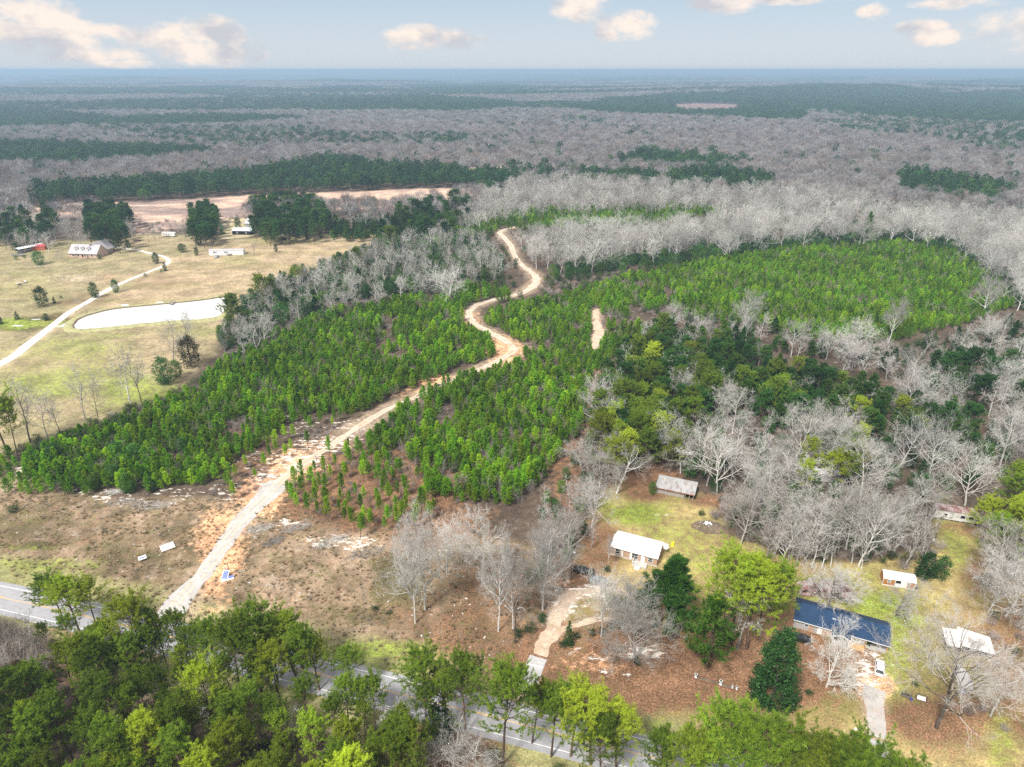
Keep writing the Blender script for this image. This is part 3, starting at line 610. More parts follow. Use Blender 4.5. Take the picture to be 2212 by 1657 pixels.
def ground_attr(X, Y):
    """base colour and cover masks of the ground at (X, Y)"""
    n = X.shape; Wb = (fbm(X/14, Y/14, 3, 4)-0.5)*9; D = np.hypot(X, Y)
    Wf = (fbm(X/60, Y/60, 9, 3)-0.5)*14*smooth(200, 600, D)
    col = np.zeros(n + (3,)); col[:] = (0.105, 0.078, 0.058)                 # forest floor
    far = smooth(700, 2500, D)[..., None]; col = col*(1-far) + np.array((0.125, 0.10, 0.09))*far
    big = fbm(X/40, Y/25, 21, 4)[..., None]; fine = fbm(X/6, Y/6, 31, 4)[..., None]
    def lay(name, c1, c2, soft=2.5, wob=1.0, nz=None):
        nonlocal col
        s = smooth(-soft, soft, sdf(X, Y, PG[name]) + (Wb+Wf)*wob*0.6)[..., None]
        k = smooth(0.38, 0.62, (big*0.6+fine*0.4) if nz is None else nz)
        col = col*(1-s) + (np.array(c1)*(1-k) + np.array(c2)*k)*s; return s[..., 0]
    lay('pasture', (0.36, 0.285, 0.175), (0.285, 0.25, 0.135), 3)
    st = fbm(X/70 + Y*0.0, Y/1.6, 44, 3)[..., None]
    s = lay('hay', (0.42, 0.32, 0.205), (0.34, 0.275, 0.155), 3, 1.0, st)
    lay('farmyard', (0.42, 0.38, 0.2), (0.5, 0.42, 0.26), 2)
    lay('clearcut', (0.62, 0.44, 0.33), (0.30, 0.22, 0.19), 6, 1.0, fbm(X/50, Y/18, 61, 4)[..., None])
    lay('farfield', (0.72, 0.58, 0.40), (0.62, 0.5, 0.35), 3); lay('pinkfield', (0.27, 0.18, 0.155), (0.22, 0.16, 0.14), 3, 0.3)
    cl_s = lay('clearing', (0.345, 0.25, 0.17), (0.215, 0.16, 0.098), 2)
    lay('leftcut', (0.40, 0.30, 0.2), (0.3, 0.24, 0.17), 2)
    lay('yard', (0.36, 0.28, 0.125), (0.28, 0.25, 0.09), 2)
    # mown verges either side of the highway
    dr = segdist(X, Y, road_c); v = (1 - smooth(9.5, 15.5, dr + Wb*0.35))*smooth(-140, -60, 300 - D)
    k = smooth(0.4, 0.6, big)
    col = col*(1-v[..., None]) + (np.array((0.37, 0.32, 0.175))*(1-k) + np.array((0.27, 0.26, 0.115))*k)*v[..., None]
    for b_, a_ in (((0.40,0.32,0.14), ((1500,1555),560,55)),):
        px, py = PR(X, Y, 0*X); q = np.clip(1.4 - np.hypot((px-a_[0][0])/a_[1], (py-a_[0][1]-(px-1500)*0.12)/a_[2]), 0, 1)*smooth(8, 12, dr)*(Y > 60)
        col = col*(1-q[..., None]) + np.array(b_)*q[..., None]
    g = blobs(X, Y, GREEN, 11); sa = blobs(X, Y, SAND, 12); ru = blobs(X, Y, RUST, 13); dk = blobs(X, Y, DARK, 14); cl = blobs(X, Y, CLAY, 15)
    def near(c, w, k0, k1):
        w = np.array(w); best = np.full(n, 1e9)
        for i in range(0, len(c)-1):
            best = np.minimum(best, segdist(X, Y, c[i:i+2]) - (w[i]+w[i+1])/2)
        return 1 - smooth(k0, k1, best)
    ntr = near(tr_c[::3], tr_w[::3], -0.5, 3.5)
    # worn ways: bare earth
    c_e = np.array((0.55, 0.41, 0.29))
    for w_, ce in ((ntr*0.75, (0.38, 0.29, 0.205)), (near(sp_c[::3], sp_w[::3], -0.5, 1.5), (0.50, 0.37, 0.27)), (near(yd_c[::3], yd_w[::3], -0.8, 1.0)*0.85, (0.62, 0.50, 0.40)), (near(y2_c[::3], y2_w[::3], -0.8, 0.8)*0.8, (0.62, 0.5, 0.4)), (near(rd_c[::3], rd_w[::3], -0.3, 1.2)*0.7, (0.55, 0.42, 0.32)), (near(fd_c[::3], fd_w[::3], 0, 2.5)*0.6, (0.52, 0.42, 0.27))):
        w_ = w_[..., None]; col = col*(1-w_) + np.array(ce)*w_
    return col, np.stack([g, sa, ru, np.zeros(n)], -1), np.stack([dk, cl, cl_s*(1-v), np.zeros(n)], -1)

def ground_mat():
    m, nt = new_mat('ground_cover'); t = NT(nt); P = t.pos()
    def attr(nm):
        a = t.N.new('ShaderNodeAttribute'); a.attribute_name = nm; return a
    a0 = attr('base'); a1 = attr('cover_a'); a2 = attr('cover_b')
    s1 = t.N.new('ShaderNodeSeparateColor'); t.L.new(a1.outputs['Color'], s1.inputs[0]); s2 = t.N.new('ShaderNodeSeparateColor'); t.L.new(a2.outputs['Color'], s2.inputs[0])
    nA = t.noise(0.09, 5, 0.6, P); nB = t.noise(0.55, 5, 0.68, P); nC = t.noise(2.6, 4, 0.7, P); nD = t.noise(0.75, 6, 0.72, t.scale(P, (0.45, 1.0, 1)))
    c = a0.outputs['Color']
    nE = t.noise(0.16, 6, 0.66, P, 0.4); nF = t.noise(0.33, 6, 0.7, t.scale(P, (1, 0.8, 1)), 0.5); cm = s2.outputs[2]
    c = t.mix(t.math('MULTIPLY', cm, t.ramp(nE, 0.50, 0.62, 0, 0.75)), c, (0.135, 0.115, 0.062))
    c = t.mix(t.math('MULTIPLY', cm, t.ramp(nE, 0.46, 0.36, 0, 0.7)), c, (0.40, 0.31, 0.235))
    c = t.mix(t.math('MULTIPLY', cm, t.ramp(nF, 0.55, 0.66, 0, 0.65)), c, (0.30, 0.175, 0.11))
    c = t.mix(t.math('MULTIPLY', cm, t.ramp(nF, 0.42, 0.33, 0, 0.55)), c, (0.20, 0.19, 0.085))
    def cover(c, mask, col1, col2, nz, k=1.0, soft=0.12):
        f = t.ramp(t.math('ADD', mask, t.math('MULTIPLY', t.math('SUBTRACT', nz, 0.5), 1.6*k)), 0.5-soft, 0.5+soft)
        f = t.math('MULTIPLY', f, t.ramp(mask, 0.02, 0.15)); cc = t.mix(t.ramp(nC, 0.35, 0.65), col1, col2); return t.mix(f, c, cc)
    c = cover(c, s1.outputs[2], (0.165, 0.092, 0.052), (0.27, 0.155, 0.09), nB, 1.4, 0.4)
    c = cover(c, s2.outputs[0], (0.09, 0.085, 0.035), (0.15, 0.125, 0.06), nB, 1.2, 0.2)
    c = cover(c, t.math('MULTIPLY', s1.outputs[0], 0.8), (0.20, 0.27, 0.04), (0.29, 0.34, 0.07), nB, 1.1, 0.45)
    c = cover(c, s2.outputs[1], (0.60, 0.30, 0.15), (0.70, 0.44, 0.27), nB, 0.9, 0.25)
    c = cover(c, t.math('MULTIPLY', s1.outputs[1], 0.56), (0.66, 0.58, 0.50), (0.84, 0.79, 0.73), nD, 1.9, 0.10)
    k = t.math('MULTIPLY', t.ramp(nA, 0.32, 0.68, 0.74, 1.22), t.math('MULTIPLY', t.ramp(nB, 0.25, 0.75, 0.64, 1.36), t.ramp(nC, 0.28, 0.72, 0.62, 1.38)))
    cc = t.N.new('ShaderNodeCombineXYZ')
    for i in range(3): t.L.new(k, cc.inputs[i])
    mul = t.N.new('ShaderNodeVectorMath'); mul.operation = 'MULTIPLY'; t.L.new(c, mul.inputs[0]); t.L.new(cc.outputs[0], mul.inputs[1])
    hgt = t.math('ADD', t.math('MULTIPLY', nB, 0.5), t.math('MULTIPLY', nC, 0.35))
    t.out(t.bsdf(mul.outputs[0], 0.95, 0.1, t.bump(hgt, 0.8, 0.35))); return m
M['ground'] = ground_mat()
def ground_sheet(name, xs, ys, dz=0.0):
    X, Y = np.meshgrid(xs, ys); Z = terrain(X, Y) + dz
    ins = sdf(X, Y, pond_g)
    Z = Z - 0.9*smooth(-0.5, 2.5, ins)                         # the pond's bed
    V = np.stack([X, Y, Z], -1).reshape(-1, 3); ny, nx = X.shape; i = (np.arange(ny-1)[:, None]*nx + np.arange(nx-1)[None, :]).ravel()
    F = np.stack([i, i+1, i+nx+1, i+nx], 1); me = np_mesh(name, V, F, [M['ground']], None, True)
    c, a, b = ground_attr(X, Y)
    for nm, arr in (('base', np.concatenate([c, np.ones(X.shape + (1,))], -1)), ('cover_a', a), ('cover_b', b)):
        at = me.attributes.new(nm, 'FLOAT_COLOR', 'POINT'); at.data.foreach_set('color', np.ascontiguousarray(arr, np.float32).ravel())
    return tag(obj(name, me), kind='structure')
def axis(lo, hi, step, far, g):
    a = list(np.arange(lo, hi+step*0.5, step)); s = step; x = a[-1]
    while x < far: s *= g; x += s; a.append(x)
    s = step; x = a[0]
    while x > -far: s *= g; x -= s; a.insert(0, x)
    return np.array(a)
xs = axis(-420, 420, 2.6, 32000, 1.035)
ys = [-3000, -1500, -700, -300, -120, -40, 10, 40]; y = 62.0
while y < 34000: ys.append(y); y += max(1.6, 0.0095*y) if y < 4000 else 0.03*y
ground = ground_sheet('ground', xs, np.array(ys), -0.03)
ground2 = ground_sheet('near_ground', np.arange(-135, 150.1, 0.85), np.arange(64, 235, 0.85), 0.0)

# haze: one closed box of even, pale air
hz, nt = new_mat('haze_air'); t = NT(nt)
pv = t.N.new('ShaderNodeVolumePrincipled'); pv.inputs['Density'].default_value = 0.00021; pv.inputs['Color'].default_value = (0.54, 0.77, 1.0, 1); pv.inputs['Anisotropy'].default_value = 0.2
ho = t.N.new('ShaderNodeOutputMaterial'); t.L.new(pv.outputs[0], ho.inputs['Volume'])
b = MB(); zt = 121.0; zb = -60.0
b.box(0, 15000, (zt+zb)/2, 70000, 42000, zt-zb); haze = b.build('haze', hz); tag(haze, kind='stuff')

# ------------------------------------------------------------------ highway, tracks, pond
def asphalt_mat():
    m, nt = new_mat('asphalt'); t = NT(nt); P = t.pos(); n = t.noise(0.5, 5, 0.6, P); n2 = t.noise(14, 2, 0.7, P)
    v = t.N.new('ShaderNodeVectorRotate'); v.rotation_type = 'Z_AXIS'; t.L.new(P, v.inputs['Vector']); v.inputs['Angle'].default_value = 0.27
    n3 = t.noise(0.9, 3, 0.5, t.scale(v.outputs[0], (0.03, 1.3, 1)))
    c = t.mix(t.ramp(n, 0.3, 0.7), (0.30, 0.30, 0.315), (0.37, 0.37, 0.385)); c = t.mix(t.ramp(n3, 0.45, 0.7, 0, 0.5), c, (0.25, 0.25, 0.265)); c = t.mix(t.ramp(n2, 0.4, 0.8, 0, 0.35), c, (0.46, 0.45, 0.45))
    t.out(t.bsdf(c, 0.85, 0.2)); return m
M['asphalt'] = asphalt_mat()
M['paint'] = plain('white_road_paint', (0.80, 0.80, 0.80), 0.7, nscale=1.5, var=0.1)
M['yellow'] = plain('yellow_road_paint', (0.80, 0.47, 0.12), 0.7, nscale=1.5, var=0.1)
def strip(c, offs_l, offs_r, z, name, mat, parent=None, wob=0.0, seed=1, cols=1, kind='structure', zrough=0.0):
    r = np.random.default_rng(seed); V = []; F = []; n = len(c)
    for i in range(n):
        a = np.array(c[max(i-1, 0)][:2]); b_ = np.array(c[min(i+1, n-1)][:2]); d = (b_-a)/np.linalg.norm(b_-a); nr = np.array([-d[1], d[0]]); p_ = np.array(c[i][:2])
        l = offs_l[i] if hasattr(offs_l, '__len__') else offs_l; q = offs_r[i] if hasattr(offs_r, '__len__') else offs_r
        l += wob*(r.random()-0.5); q += wob*(r.random()-0.5)
        for k in range(cols+1): pt = p_ + nr*(l + (q-l)*k/cols); V.append((pt[0], pt[1], float(terrain(pt[0], pt[1])) + z))
    for i in range(n-1):
        for k in range(cols): a = i*(cols+1)+k; F.append((a, a+1, a+cols+2, a+cols+1))
    o = obj(name, np_mesh(name, V, F, [mat], None, True), parent)
    if kind and parent is None: o['kind'] = kind
    return o
def dense(c, step):
    P = np.array([q[:2] for q in c]); s = np.concatenate([[0], np.cumsum(np.linalg.norm(np.diff(P, axis=0), axis=1))]); n = int(s[-1]/step)+2; t_ = np.linspace(0, s[-1], n)
    return [(np.interp(a, s, P[:, 0]), np.interp(a, s, P[:, 1])) for a in t_], s, t_
rc, rs, rt = dense(road_c, 3.0)
highway = strip(rc, 4.55, -4.75, 0.010, 'road', M['asphalt'], wob=0.05, cols=2)
strip(rc, 3.36, 3.22, 0.014, 'edge_line', M['paint'], highway); strip(rc, -3.22, -3.36, 0.014, 'edge_line', M['paint'], highway); strip(rc, 0.07, -0.07, 0.014, 'centre_line', M['yellow'], highway)
def chunk(c, s0, s1, step=1.5):
    P = np.array([q[:2] for q in c]); s = np.concatenate([[0], np.cumsum(np.linalg.norm(np.diff(P, axis=0), axis=1))]); t_ = np.linspace(s0, s1, max(2, int((s1-s0)/step)))
    return [(np.interp(a, s, P[:, 0]), np.interp(a, s, P[:, 1])) for a in t_]
dl = MB()
for s0 in np.arange(10, rs[-1]-10, 12.2):
    strip(chunk(rc, s0, s0+3.05), 0.33, 0.19, 0.014, 'centre_dash', M['yellow'], highway)
for side, o0 in ((1, 3.75), (-1, -4.0)):                       # short rumble ticks cut into the shoulders
    V = []; F = []
    for s0 in np.arange(60, rs[-1]-60, 0.9):
        if (s0 % 18) > 12: continue
        (x0, y0), (x1, y1) = chunk(rc, s0, s0+0.25); d = np.array([x1-x0, y1-y0]); d /= np.linalg.norm(d); nr = np.array([-d[1], d[0]]); p0 = np.array([x0, y0]); b0 = len(V)
        for q, w_ in ((0, 0), (.16, 0), (.16, .4), (0, .4)): pt = p0 + d*q + nr*(o0 + w_*(1 if side > 0 else -1)); V.append((pt[0], pt[1], 0.013))
        F.append((b0, b0+1, b0+2, b0+3))
    o = obj('rumble_strip', np_mesh('rumble_strip', V, F, [plain('rumble_grey', (0.30, 0.30, 0.31))]), highway)
def earth_mat(name, c1, c2, c3, c4, rut=0.0):
    """packed way: two colours, a third in patches, pale crust"""
    m, nt = new_mat(name); t = NT(nt); P = t.pos(); a = t.noise(0.22, 5, 0.6, P, 0.6); b_ = t.noise(0.9, 5, 0.7, P); d = t.noise(5, 3, 0.7, P)
    c = t.mix(t.ramp(a, 0.38, 0.62), c1, c2); c = t.mix(t.ramp(b_, 0.5, 0.62), c, c3); c = t.mix(t.ramp(t.noise(0.5, 6, 0.75, P), 0.56, 0.66, 0, 0.8), c, c4)
    k = t.ramp(d, 0.25, 0.75, 0.80, 1.2); cc = t.N.new('ShaderNodeCombineXYZ')
    for i in range(3): t.L.new(k, cc.inputs[i])
    mul = t.N.new('ShaderNodeVectorMath'); mul.operation = 'MULTIPLY'; t.L.new(c, mul.inputs[0]); t.L.new(cc.outputs[0], mul.inputs[1])
    t.out(t.bsdf(mul.outputs[0], 0.95, 0.1, t.bump(b_, 0.6, 0.2))); return m
M['gravel'] = earth_mat('pale_gravel', (0.44, 0.425, 0.405), (0.53, 0.515, 0.50), (0.42, 0.385, 0.345), (0.29, 0.27, 0.25))
M['clay'] = earth_mat('orange_clay', (0.52, 0.39, 0.28), (0.56, 0.46, 0.36), (0.60, 0.52, 0.43), (0.42, 0.32, 0.22))
M['dirt'] = earth_mat('tan_dirt', (0.50, 0.37, 0.265), (0.62, 0.50, 0.39), (0.42, 0.34, 0.23), (0.74, 0.68, 0.60))
M['chip'] = earth_mat('pale_chippings', (0.70, 0.67, 0.61), (0.80, 0.77, 0.72), (0.62, 0.57, 0.47), (0.50, 0.45, 0.32))
def way(name, c, w, i0, i1, mat, z, wob=0.5, scale=1.0, seed=3):
    cc, s, t_ = dense(c[i0:i1], 0.9); ss = np.concatenate([[0], np.cumsum(np.linalg.norm(np.diff(np.array([q[:2] for q in c[i0:i1]]), axis=0), axis=1))]); ww = np.interp(t_, ss, np.array(w[i0:i1]))*scale
    r = np.random.default_rng(seed); j = np.array([fbm(np.array([q[0]/2.5]), np.array([q[1]/2.5]), seed, 3)[0]-0.5 for q in cc])*wob*2; j2 = np.array([fbm(np.array([q[0]/2.5+50]), np.array([q[1]/2.5]), seed, 3)[0]-0.5 for q in cc])*wob*2
    return strip(cc, ww + j, -ww - j2, z, name, mat, wob=0.12*wob, cols=3, seed=seed)
path1 = way('gravel_path', tr_c, tr_w, 0, 49, M['gravel'], 0.022, 0.5, 0.86)
path2 = way('dirt_path', tr_c, tr_w, 26, 84, M['clay'], 0.018, 1.2, 0.30, 4)
path3 = way('dirt_path', tr_c, tr_w, 84, 112, M['dirt'], 0.020, 1.0, 0.38, 5)
path5 = way('dirt_path', tr_c, tr_w, 112, len(tr_c), M['clay'], 0.024, 1.2, 0.52, 15)
M['rut'] = earth_mat('pale_wheel_rut', (0.60, 0.50, 0.40), (0.66, 0.57, 0.48), (0.52, 0.40, 0.29), (0.40, 0.31, 0.22)); M['verge'] = earth_mat('trodden_crown', (0.42, 0.34, 0.22), (0.36, 0.31, 0.18), (0.50, 0.39, 0.27), (0.27, 0.24, 0.13))
def ruts(c, i0, i1, offs, w_, z, par, sd):
    cc, s, t_ = dense(c[i0:i1], 1.2)
    for k, o_ in enumerate(offs):
        j = np.array([fbm(np.array([q[0]/5]), np.array([q[1]/5]), sd+k, 3)[0]-0.5 for q in cc])*0.9
        r_ = strip(cc, o_ + j + w_, o_ + j - w_, z, 'wheel_rut', M['rut'], par, wob=0.22, seed=sd+k)
ruts(tr_c, 20, 86, (0.85, -0.85), 0.30, 0.030, path2, 21); ruts(tr_c, 84, 114, (1.4, -0.4), 0.34, 0.032, path3, 24); ruts(tr_c, 112, len(tr_c)-2, (1.1, -0.8, 2.0), 0.36, 0.034, path5, 27)
ruts(tr_c, 4, 22, (1.2, -0.6), 0.32, 0.031, path1, 31)
for o_ in (0.0,): strip(dense(fd_c, 1.2)[0], 0.34, -0.34, 0.032, 'grass_crown', M['verge'], farm_drive if 'farm_drive' in globals() else None, wob=0.35, seed=5) if False else None
path4 = way('dirt_path', sp_c, sp_w, 0, len(sp_c), M['dirt'], 0.018, 0.8, 0.85, 6)
farm_drive = way('farm_path', fd_c, fd_w, 0, len(fd_c), M['chip'], 0.02, 0.2, 0.72, 7)
M['pavedrive'] = earth_mat('worn_paving', (0.40, 0.39, 0.38), (0.46, 0.45, 0.45), (0.50, 0.49, 0.48), (0.34, 0.33, 0.32))
M['concretedrive'] = earth_mat('worn_concrete', (0.40, 0.38, 0.36), (0.48, 0.46, 0.43), (0.46, 0.38, 0.32), (0.27, 0.25, 0.23))
yard_apron = way('driveway', yd_c, yd_w, 0, 15, M['pavedrive'], 0.03, 0.06, 0.86, 8)
yard_path = way('dirt_path', yd_c, yd_w, 15, len(yd_c), M['dirt'], 0.016, 0.9, 0.62, 9)
yard_path2 = way('dirt_path', y2_c, y2_w, 0, len(y2_c), M['dirt'], 0.014, 0.8, 0.6, 10)
right_apron = way('driveway', rd_c, rd_w, 0, 13, M['pavedrive'], 0.03, 0.06, 0.86, 11)
right_drive = way('driveway', rd_c, rd_w, 13, 32, M['concretedrive'], 0.026, 0.4, 0.84, 12)
b = MB(); a_ = G(1152,1430); 
w1 = G(1133,1433); w2 = G(1177,1442)
b.box((w1[0]+w2[0])/2, (w1[1]+w2[1])/2, 0.036, math.hypot(w2[0]-w1[0], w2[1]-w1[1])*0.8, 0.35, 0.02, math.atan2(w2[1]-w1[1], w2[0]-w1[0])); o = b.build('joint_strip', M['paint'], yard_apron)
# pond: pale silty water with a low bank
def water_mat():
    m, nt = new_mat('pond_water'); t = NT(nt); P = t.pos(); n = t.noise(0.8, 3, 0.5, t.scale(P, (1, 0.4, 1)))
    c = t.mix(t.ramp(t.noise(0.02, 2, 0.5, P), 0.3, 0.7), (0.66, 0.655, 0.64), (0.70, 0.695, 0.68))
    b_ = t.N.new('ShaderNodeBsdfPrincipled'); t.set(b_.inputs['Base Color'], c); b_.inputs['Roughness'].default_value = 0.04; b_.inputs['IOR'].default_value = 1.5; b_.inputs['Specular IOR Level'].default_value = 0.8
    t.L.new(t.bump(n, 0.05, 0.03), b_.inputs['Normal']); t.out(b_.outputs[0]); return m
M['water'] = water_mat()
V = [(x_, y_, -0.02) for x_, y_ in pond_g]; me = bpy.data.meshes.new('pond'); me.from_pydata(V, [], [tuple(range(len(V)))]); me.materials.append(M['water']); pond = tag(obj('pond', me), kind='structure')
V = []; F = []; n = len(pond_g); cx = np.mean([q[0] for q in pond_g]); cyy = np.mean([q[1] for q in pond_g])
M['mud'] = plain('bank_mud', (0.16, 0.12, 0.08), 0.95, nscale=0.6, var=0.35); M['bankgrass'] = plain('bank_grass', (0.36, 0.35, 0.17), 0.95, nscale=0.5, var=0.25)
for i in range(n):
    a = np.array(pond_g[i-1]); b_ = np.array(pond_g[(i+1) % n]); d = (b_-a)/np.linalg.norm(b_-a); nr = np.array([d[1], -d[0]]); p_ = np.array(pond_g[i])
    if inpoly(np.array([p_[0]+nr[0]]), np.array([p_[1]+nr[1]]), pond_g)[0]: nr = -nr
    j = rng.random()*0.5
    for off, z in ((-0.9, -0.45), (0.1+j*0.6, 0.16), (0.55+j, 0.42+0.1*rng.random()), (2.4+j, 0.42), (4.6+j, -0.02)): q = p_ + nr*off; V.append((q[0], q[1], z))
for i in range(n):
    for k in range(4): a = i*5+k; b_ = ((i+1) % n)*5+k; F.append((a, b_, b_+1, a+1))
me = np_mesh('pond_bank', V, F, [M['mud'], M['bankgrass']], [0 if (k % 4) < 2 else 1 for k in range(len(F))]); tag(obj('pond_bank', me), kind='structure')
# puddles of the marshy hollow beside the farm drive
for (px, py, hw, hh) in [(152,702,20,3),(132,705,10,1.6),(38,704,14,1.6),(78,690,12,1.0)]:
    V = []
    for k in range(14):
        a = k/14*6.283; q = 0.7+0.5*rng.random(); V.append(G(px + hw*math.cos(a)*q, py + hh*math.sin(a)*q) + (0.02,))
    me = bpy.data.meshes.new('puddle'); me.from_pydata(V, [], [tuple(reversed(range(14)))]); me.materials.append(M['water']); tag(obj('puddle', me), kind='structure')
# ------------------------------------------------------------------ where the trees stand
BAG = {}
ENTRY = []
def avoid_ways(x, y, extra=0.8):
    ok = segdist(x, y, road_c) > 6.5 + extra
    for c, w in ((tr_c, tr_w), (sp_c, sp_w), (fd_c, fd_w), (yd_c, yd_w), (y2_c, y2_w), (rd_c, rd_w)):
        c3 = c[::3]; w3 = w[::3]
        for i in range(len(c3)-1): ok &= segdist(x, y, c3[i:i+2]) > max(w3[i], w3[i+1])*0.9 + extra
    ok &= sdf(x, y, pond_g) < -2.5
    return ok
KEEP = []            # discs kept clear: (x, y, r)
def keep(px, py, r): g = G(px, py); KEEP.append((g[0], g[1], r))
def clear(x, y):
    ok = np.ones(np.shape(x), bool)
    for a, b_, r in KEEP: ok &= np.hypot(x-a, y-b_) > r
    return ok
for q in [((1375,1190),9.5),((1330,1180),6),((1460,1068),6.5),((1440,1060),6),((1485,1072),6),((1830,1370),12),((1755,1345),9),((1890,1400),8),((1938,1260),5.5),((2085,1395),7.5),((2095,1475),5),((1775,1280),6.5),((1830,1285),6),((2060,1118),7),((2100,1125),7),((2030,1110),5),((1262,1236),3.5),((1290,1256),3.5),((1530,1140),4.5)]: keep(q[0][0], q[0][1], q[1])
def add_pts(kind, x, y, sc, label, cat, group, seed, wide=None):
    r = np.random.default_rng(seed); n = len(x)
    if n == 0: return
    nv = len(PROTO[kind]); e = len(ENTRY); ENTRY.append((label, cat, group))
    BAG.setdefault(kind, []).append(np.stack([x, y, terrain(x, y), sc, r.random(n)*6.283, r.integers(0, nv, n), np.full(n, e), (0.88 + 0.28*r.random(n)) if wide is None else wide*(0.9+0.2*r.random(n))], 1))
def grid_pts(x0, x1, y0, y1, sp, r, jit=0.85):
    X, Y = np.meshgrid(np.arange(x0, x1, sp), np.arange(y0, y1, sp)); X = X.ravel() + (r.random(X.size)-0.5)*sp*jit*1.0; Y = Y.ravel() + (r.random(Y.size)-0.5)*sp*jit; return X, Y
def scatter(kind, poly_, sp, s0, s1, prob=1.0, seed=1, label=None, cat='tree', group=None, hf=0.5, patch=None, patch_s=25.0, ground=False, wide=None, extra=0.8, thin=None):
    h = PROTO[kind][0][3]; r = np.random.default_rng(seed*31+7)
    gp = GL(poly_, 0 if ground else h*(s0+s1)/2*hf); xs_ = [q[0] for q in gp]; ys_ = [q[1] for q in gp]
    X, Y = grid_pts(min(xs_)-5, max(xs_)+5, min(ys_)-5, max(ys_)+5, sp, r); sc = s0 + (s1-s0)*r.random(len(X))
    px, py = PR(X, Y, terrain(X, Y) + (0 if ground else h*sc*hf)); jx = (fbm(X/12, Y/12, seed, 3)-0.5)*16; ok = inpoly(px + jx, py + jx*0.4, poly_) & (r.random(len(X)) < prob)
    if patch is not None:
        q = fbm(X/patch_s, Y/patch_s, seed+100, 3); ok &= (q > patch) if patch > 0 else (q < -patch)
    X, Y, sc = X[ok], Y[ok], sc[ok]
    ok = avoid_ways(X, Y, extra) & clear(X, Y); X, Y, sc = X[ok], Y[ok], sc[ok]
    add_pts(kind, X, Y, sc, label or 'tree', cat, group, seed, wide)

# young plantation: bright pines planted close
YA = [(40,1000),(120,955),(250,905),(400,850),(480,785),(560,735),(640,695),(720,670),(830,655),(900,640),(960,650),(1000,700),(1065,735),(1075,770),(1000,780),(880,830),(770,880),(660,885),(600,920),(540,960),(470,1020),(400,1040),(330,1050),(230,1050),(140,1060),(100,1040),(60,1030)]
YB = [(880,870),(960,822),(1120,785),(1200,800),(1275,800),(1262,890),(1225,960),(1180,1020),(1135,1075),(1050,1080),(985,1080),(930,1050),(850,1000),(800,960),(840,905)]
YC = [(1045,690),(1070,665),(1140,650),(1200,640),(1330,600),(1500,565),(1700,535),(1950,522),(2070,545),(2150,600),(2190,655),(2080,695),(1900,735),(1750,725),(1650,695),(1500,690),(1400,705),(1340,760),(1280,800),(1210,800),(1140,790),(1130,745),(1090,715)]
YD = [(900,560),(950,500),(1060,462),(1150,450),(1500,441),(1560,455),(1450,478),(1250,492),(1100,490),(1080,500),(980,520)]
YE = [(940,650),(1000,610),(1090,620),(1110,640),(1060,645),(1010,655),(990,690)]
pl = 'bright young plantation pine'
scatter('young_pine', YA, 2.15, 0.42, 1.12, 0.97, 1, pl + ' left of the dirt track', 'pine tree', 'young pines of the plantation left of the track', patch=-0.68, patch_s=12)
scatter('young_pine', YB, 2.2, 0.45, 1.2, 0.95, 2, pl + ' between the track and the bare wood', 'pine tree', 'young pines of the plantation right of the track', patch=-0.66, patch_s=12)
scatter('young_pine', YC, 2.25, 0.4, 1.02, 0.95, 3, pl + ' beyond the bend of the track', 'pine tree', 'young pines of the far plantation', patch=-0.71, patch_s=16)
scatter('young_pine', YD, 3.4, 0.7, 1.15, 0.9, 4, pl + ' behind the pale creek wood', 'pine tree', 'young pines behind the creek wood')
scatter('young_pine', YE, 3.0, 0.8, 1.3, 0.8, 5, pl + ' at the track bend', 'pine tree', 'young pines at the bend')
scatter('young_pine', [(0,985),(60,960),(100,1000),(110,1060),(0,1050)], 3.2, 0.6, 1.0, 0.7, 6, pl + ' at its left end', 'pine tree', 'young pines at the left end')
for k, (P_, pr) in enumerate([(YA, .16), (YB, .2), (YC, .1), (YD, .08)]):
    scatter('sapling', P_, 2.6, 0.6, 1.1, pr*1.7, 20+k, 'x', patch=0.44, patch_s=14)
    scatter('thicket', P_, 2.3, 0.45, 0.95, 0.4, 170+k, 'x', extra=0.1)
    scatter('shrub', P_, 3.4, 0.6, 1.2, 0.16, 30+k, 'olive green shrub growing among the young plantation pines', 'shrub', 'shrubs among the young pines', patch=0.5, patch_s=24)
scatter('sapling', [(1100,700),(1800,620),(2130,560),(2150,650),(1900,720),(1600,690)], 4.5, 0.5, 0.9, 0.3, 27, 'x', patch=0.6, patch_s=26)
# thinned strips beside the track
op = 'slender young pine with bare lower stem on open leaf-strewn ground'
scatter('open_pine', [(420,1085),(470,1020),(545,965),(640,905),(680,885),(770,885),(700,930),(640,965),(560,1025),(505,1065),(440,1095)], 4.4, 0.7, 1.05, 0.75, 7, op + ' left of the track', 'pine tree', 'thin pines left of the track')
scatter('open_pine', [(590,1075),(610,1030),(650,990),(740,950),(800,945),(860,1010),(930,1060),(960,1090),(900,1130),(780,1140),(700,1110)], 4.0, 0.75, 1.3, 0.8, 8, op + ' right of the track', 'pine tree', 'thin pines right of the track')
scatter('sapling', [(500,1060),(600,1000),(700,940),(760,920),(800,950),(930,1060),(860,1110),(720,1090),(660,1060)], 3.4, 0.5, 0.9, 0.45, 9, 'x')
scatter('thicket', [(430,1070),(560,990),(700,900),(800,960),(960,1090),(1100,1160),(900,1150),(700,1110),(560,1070)], 2.6, 0.5, 0.9, 0.35, 10, 'x')
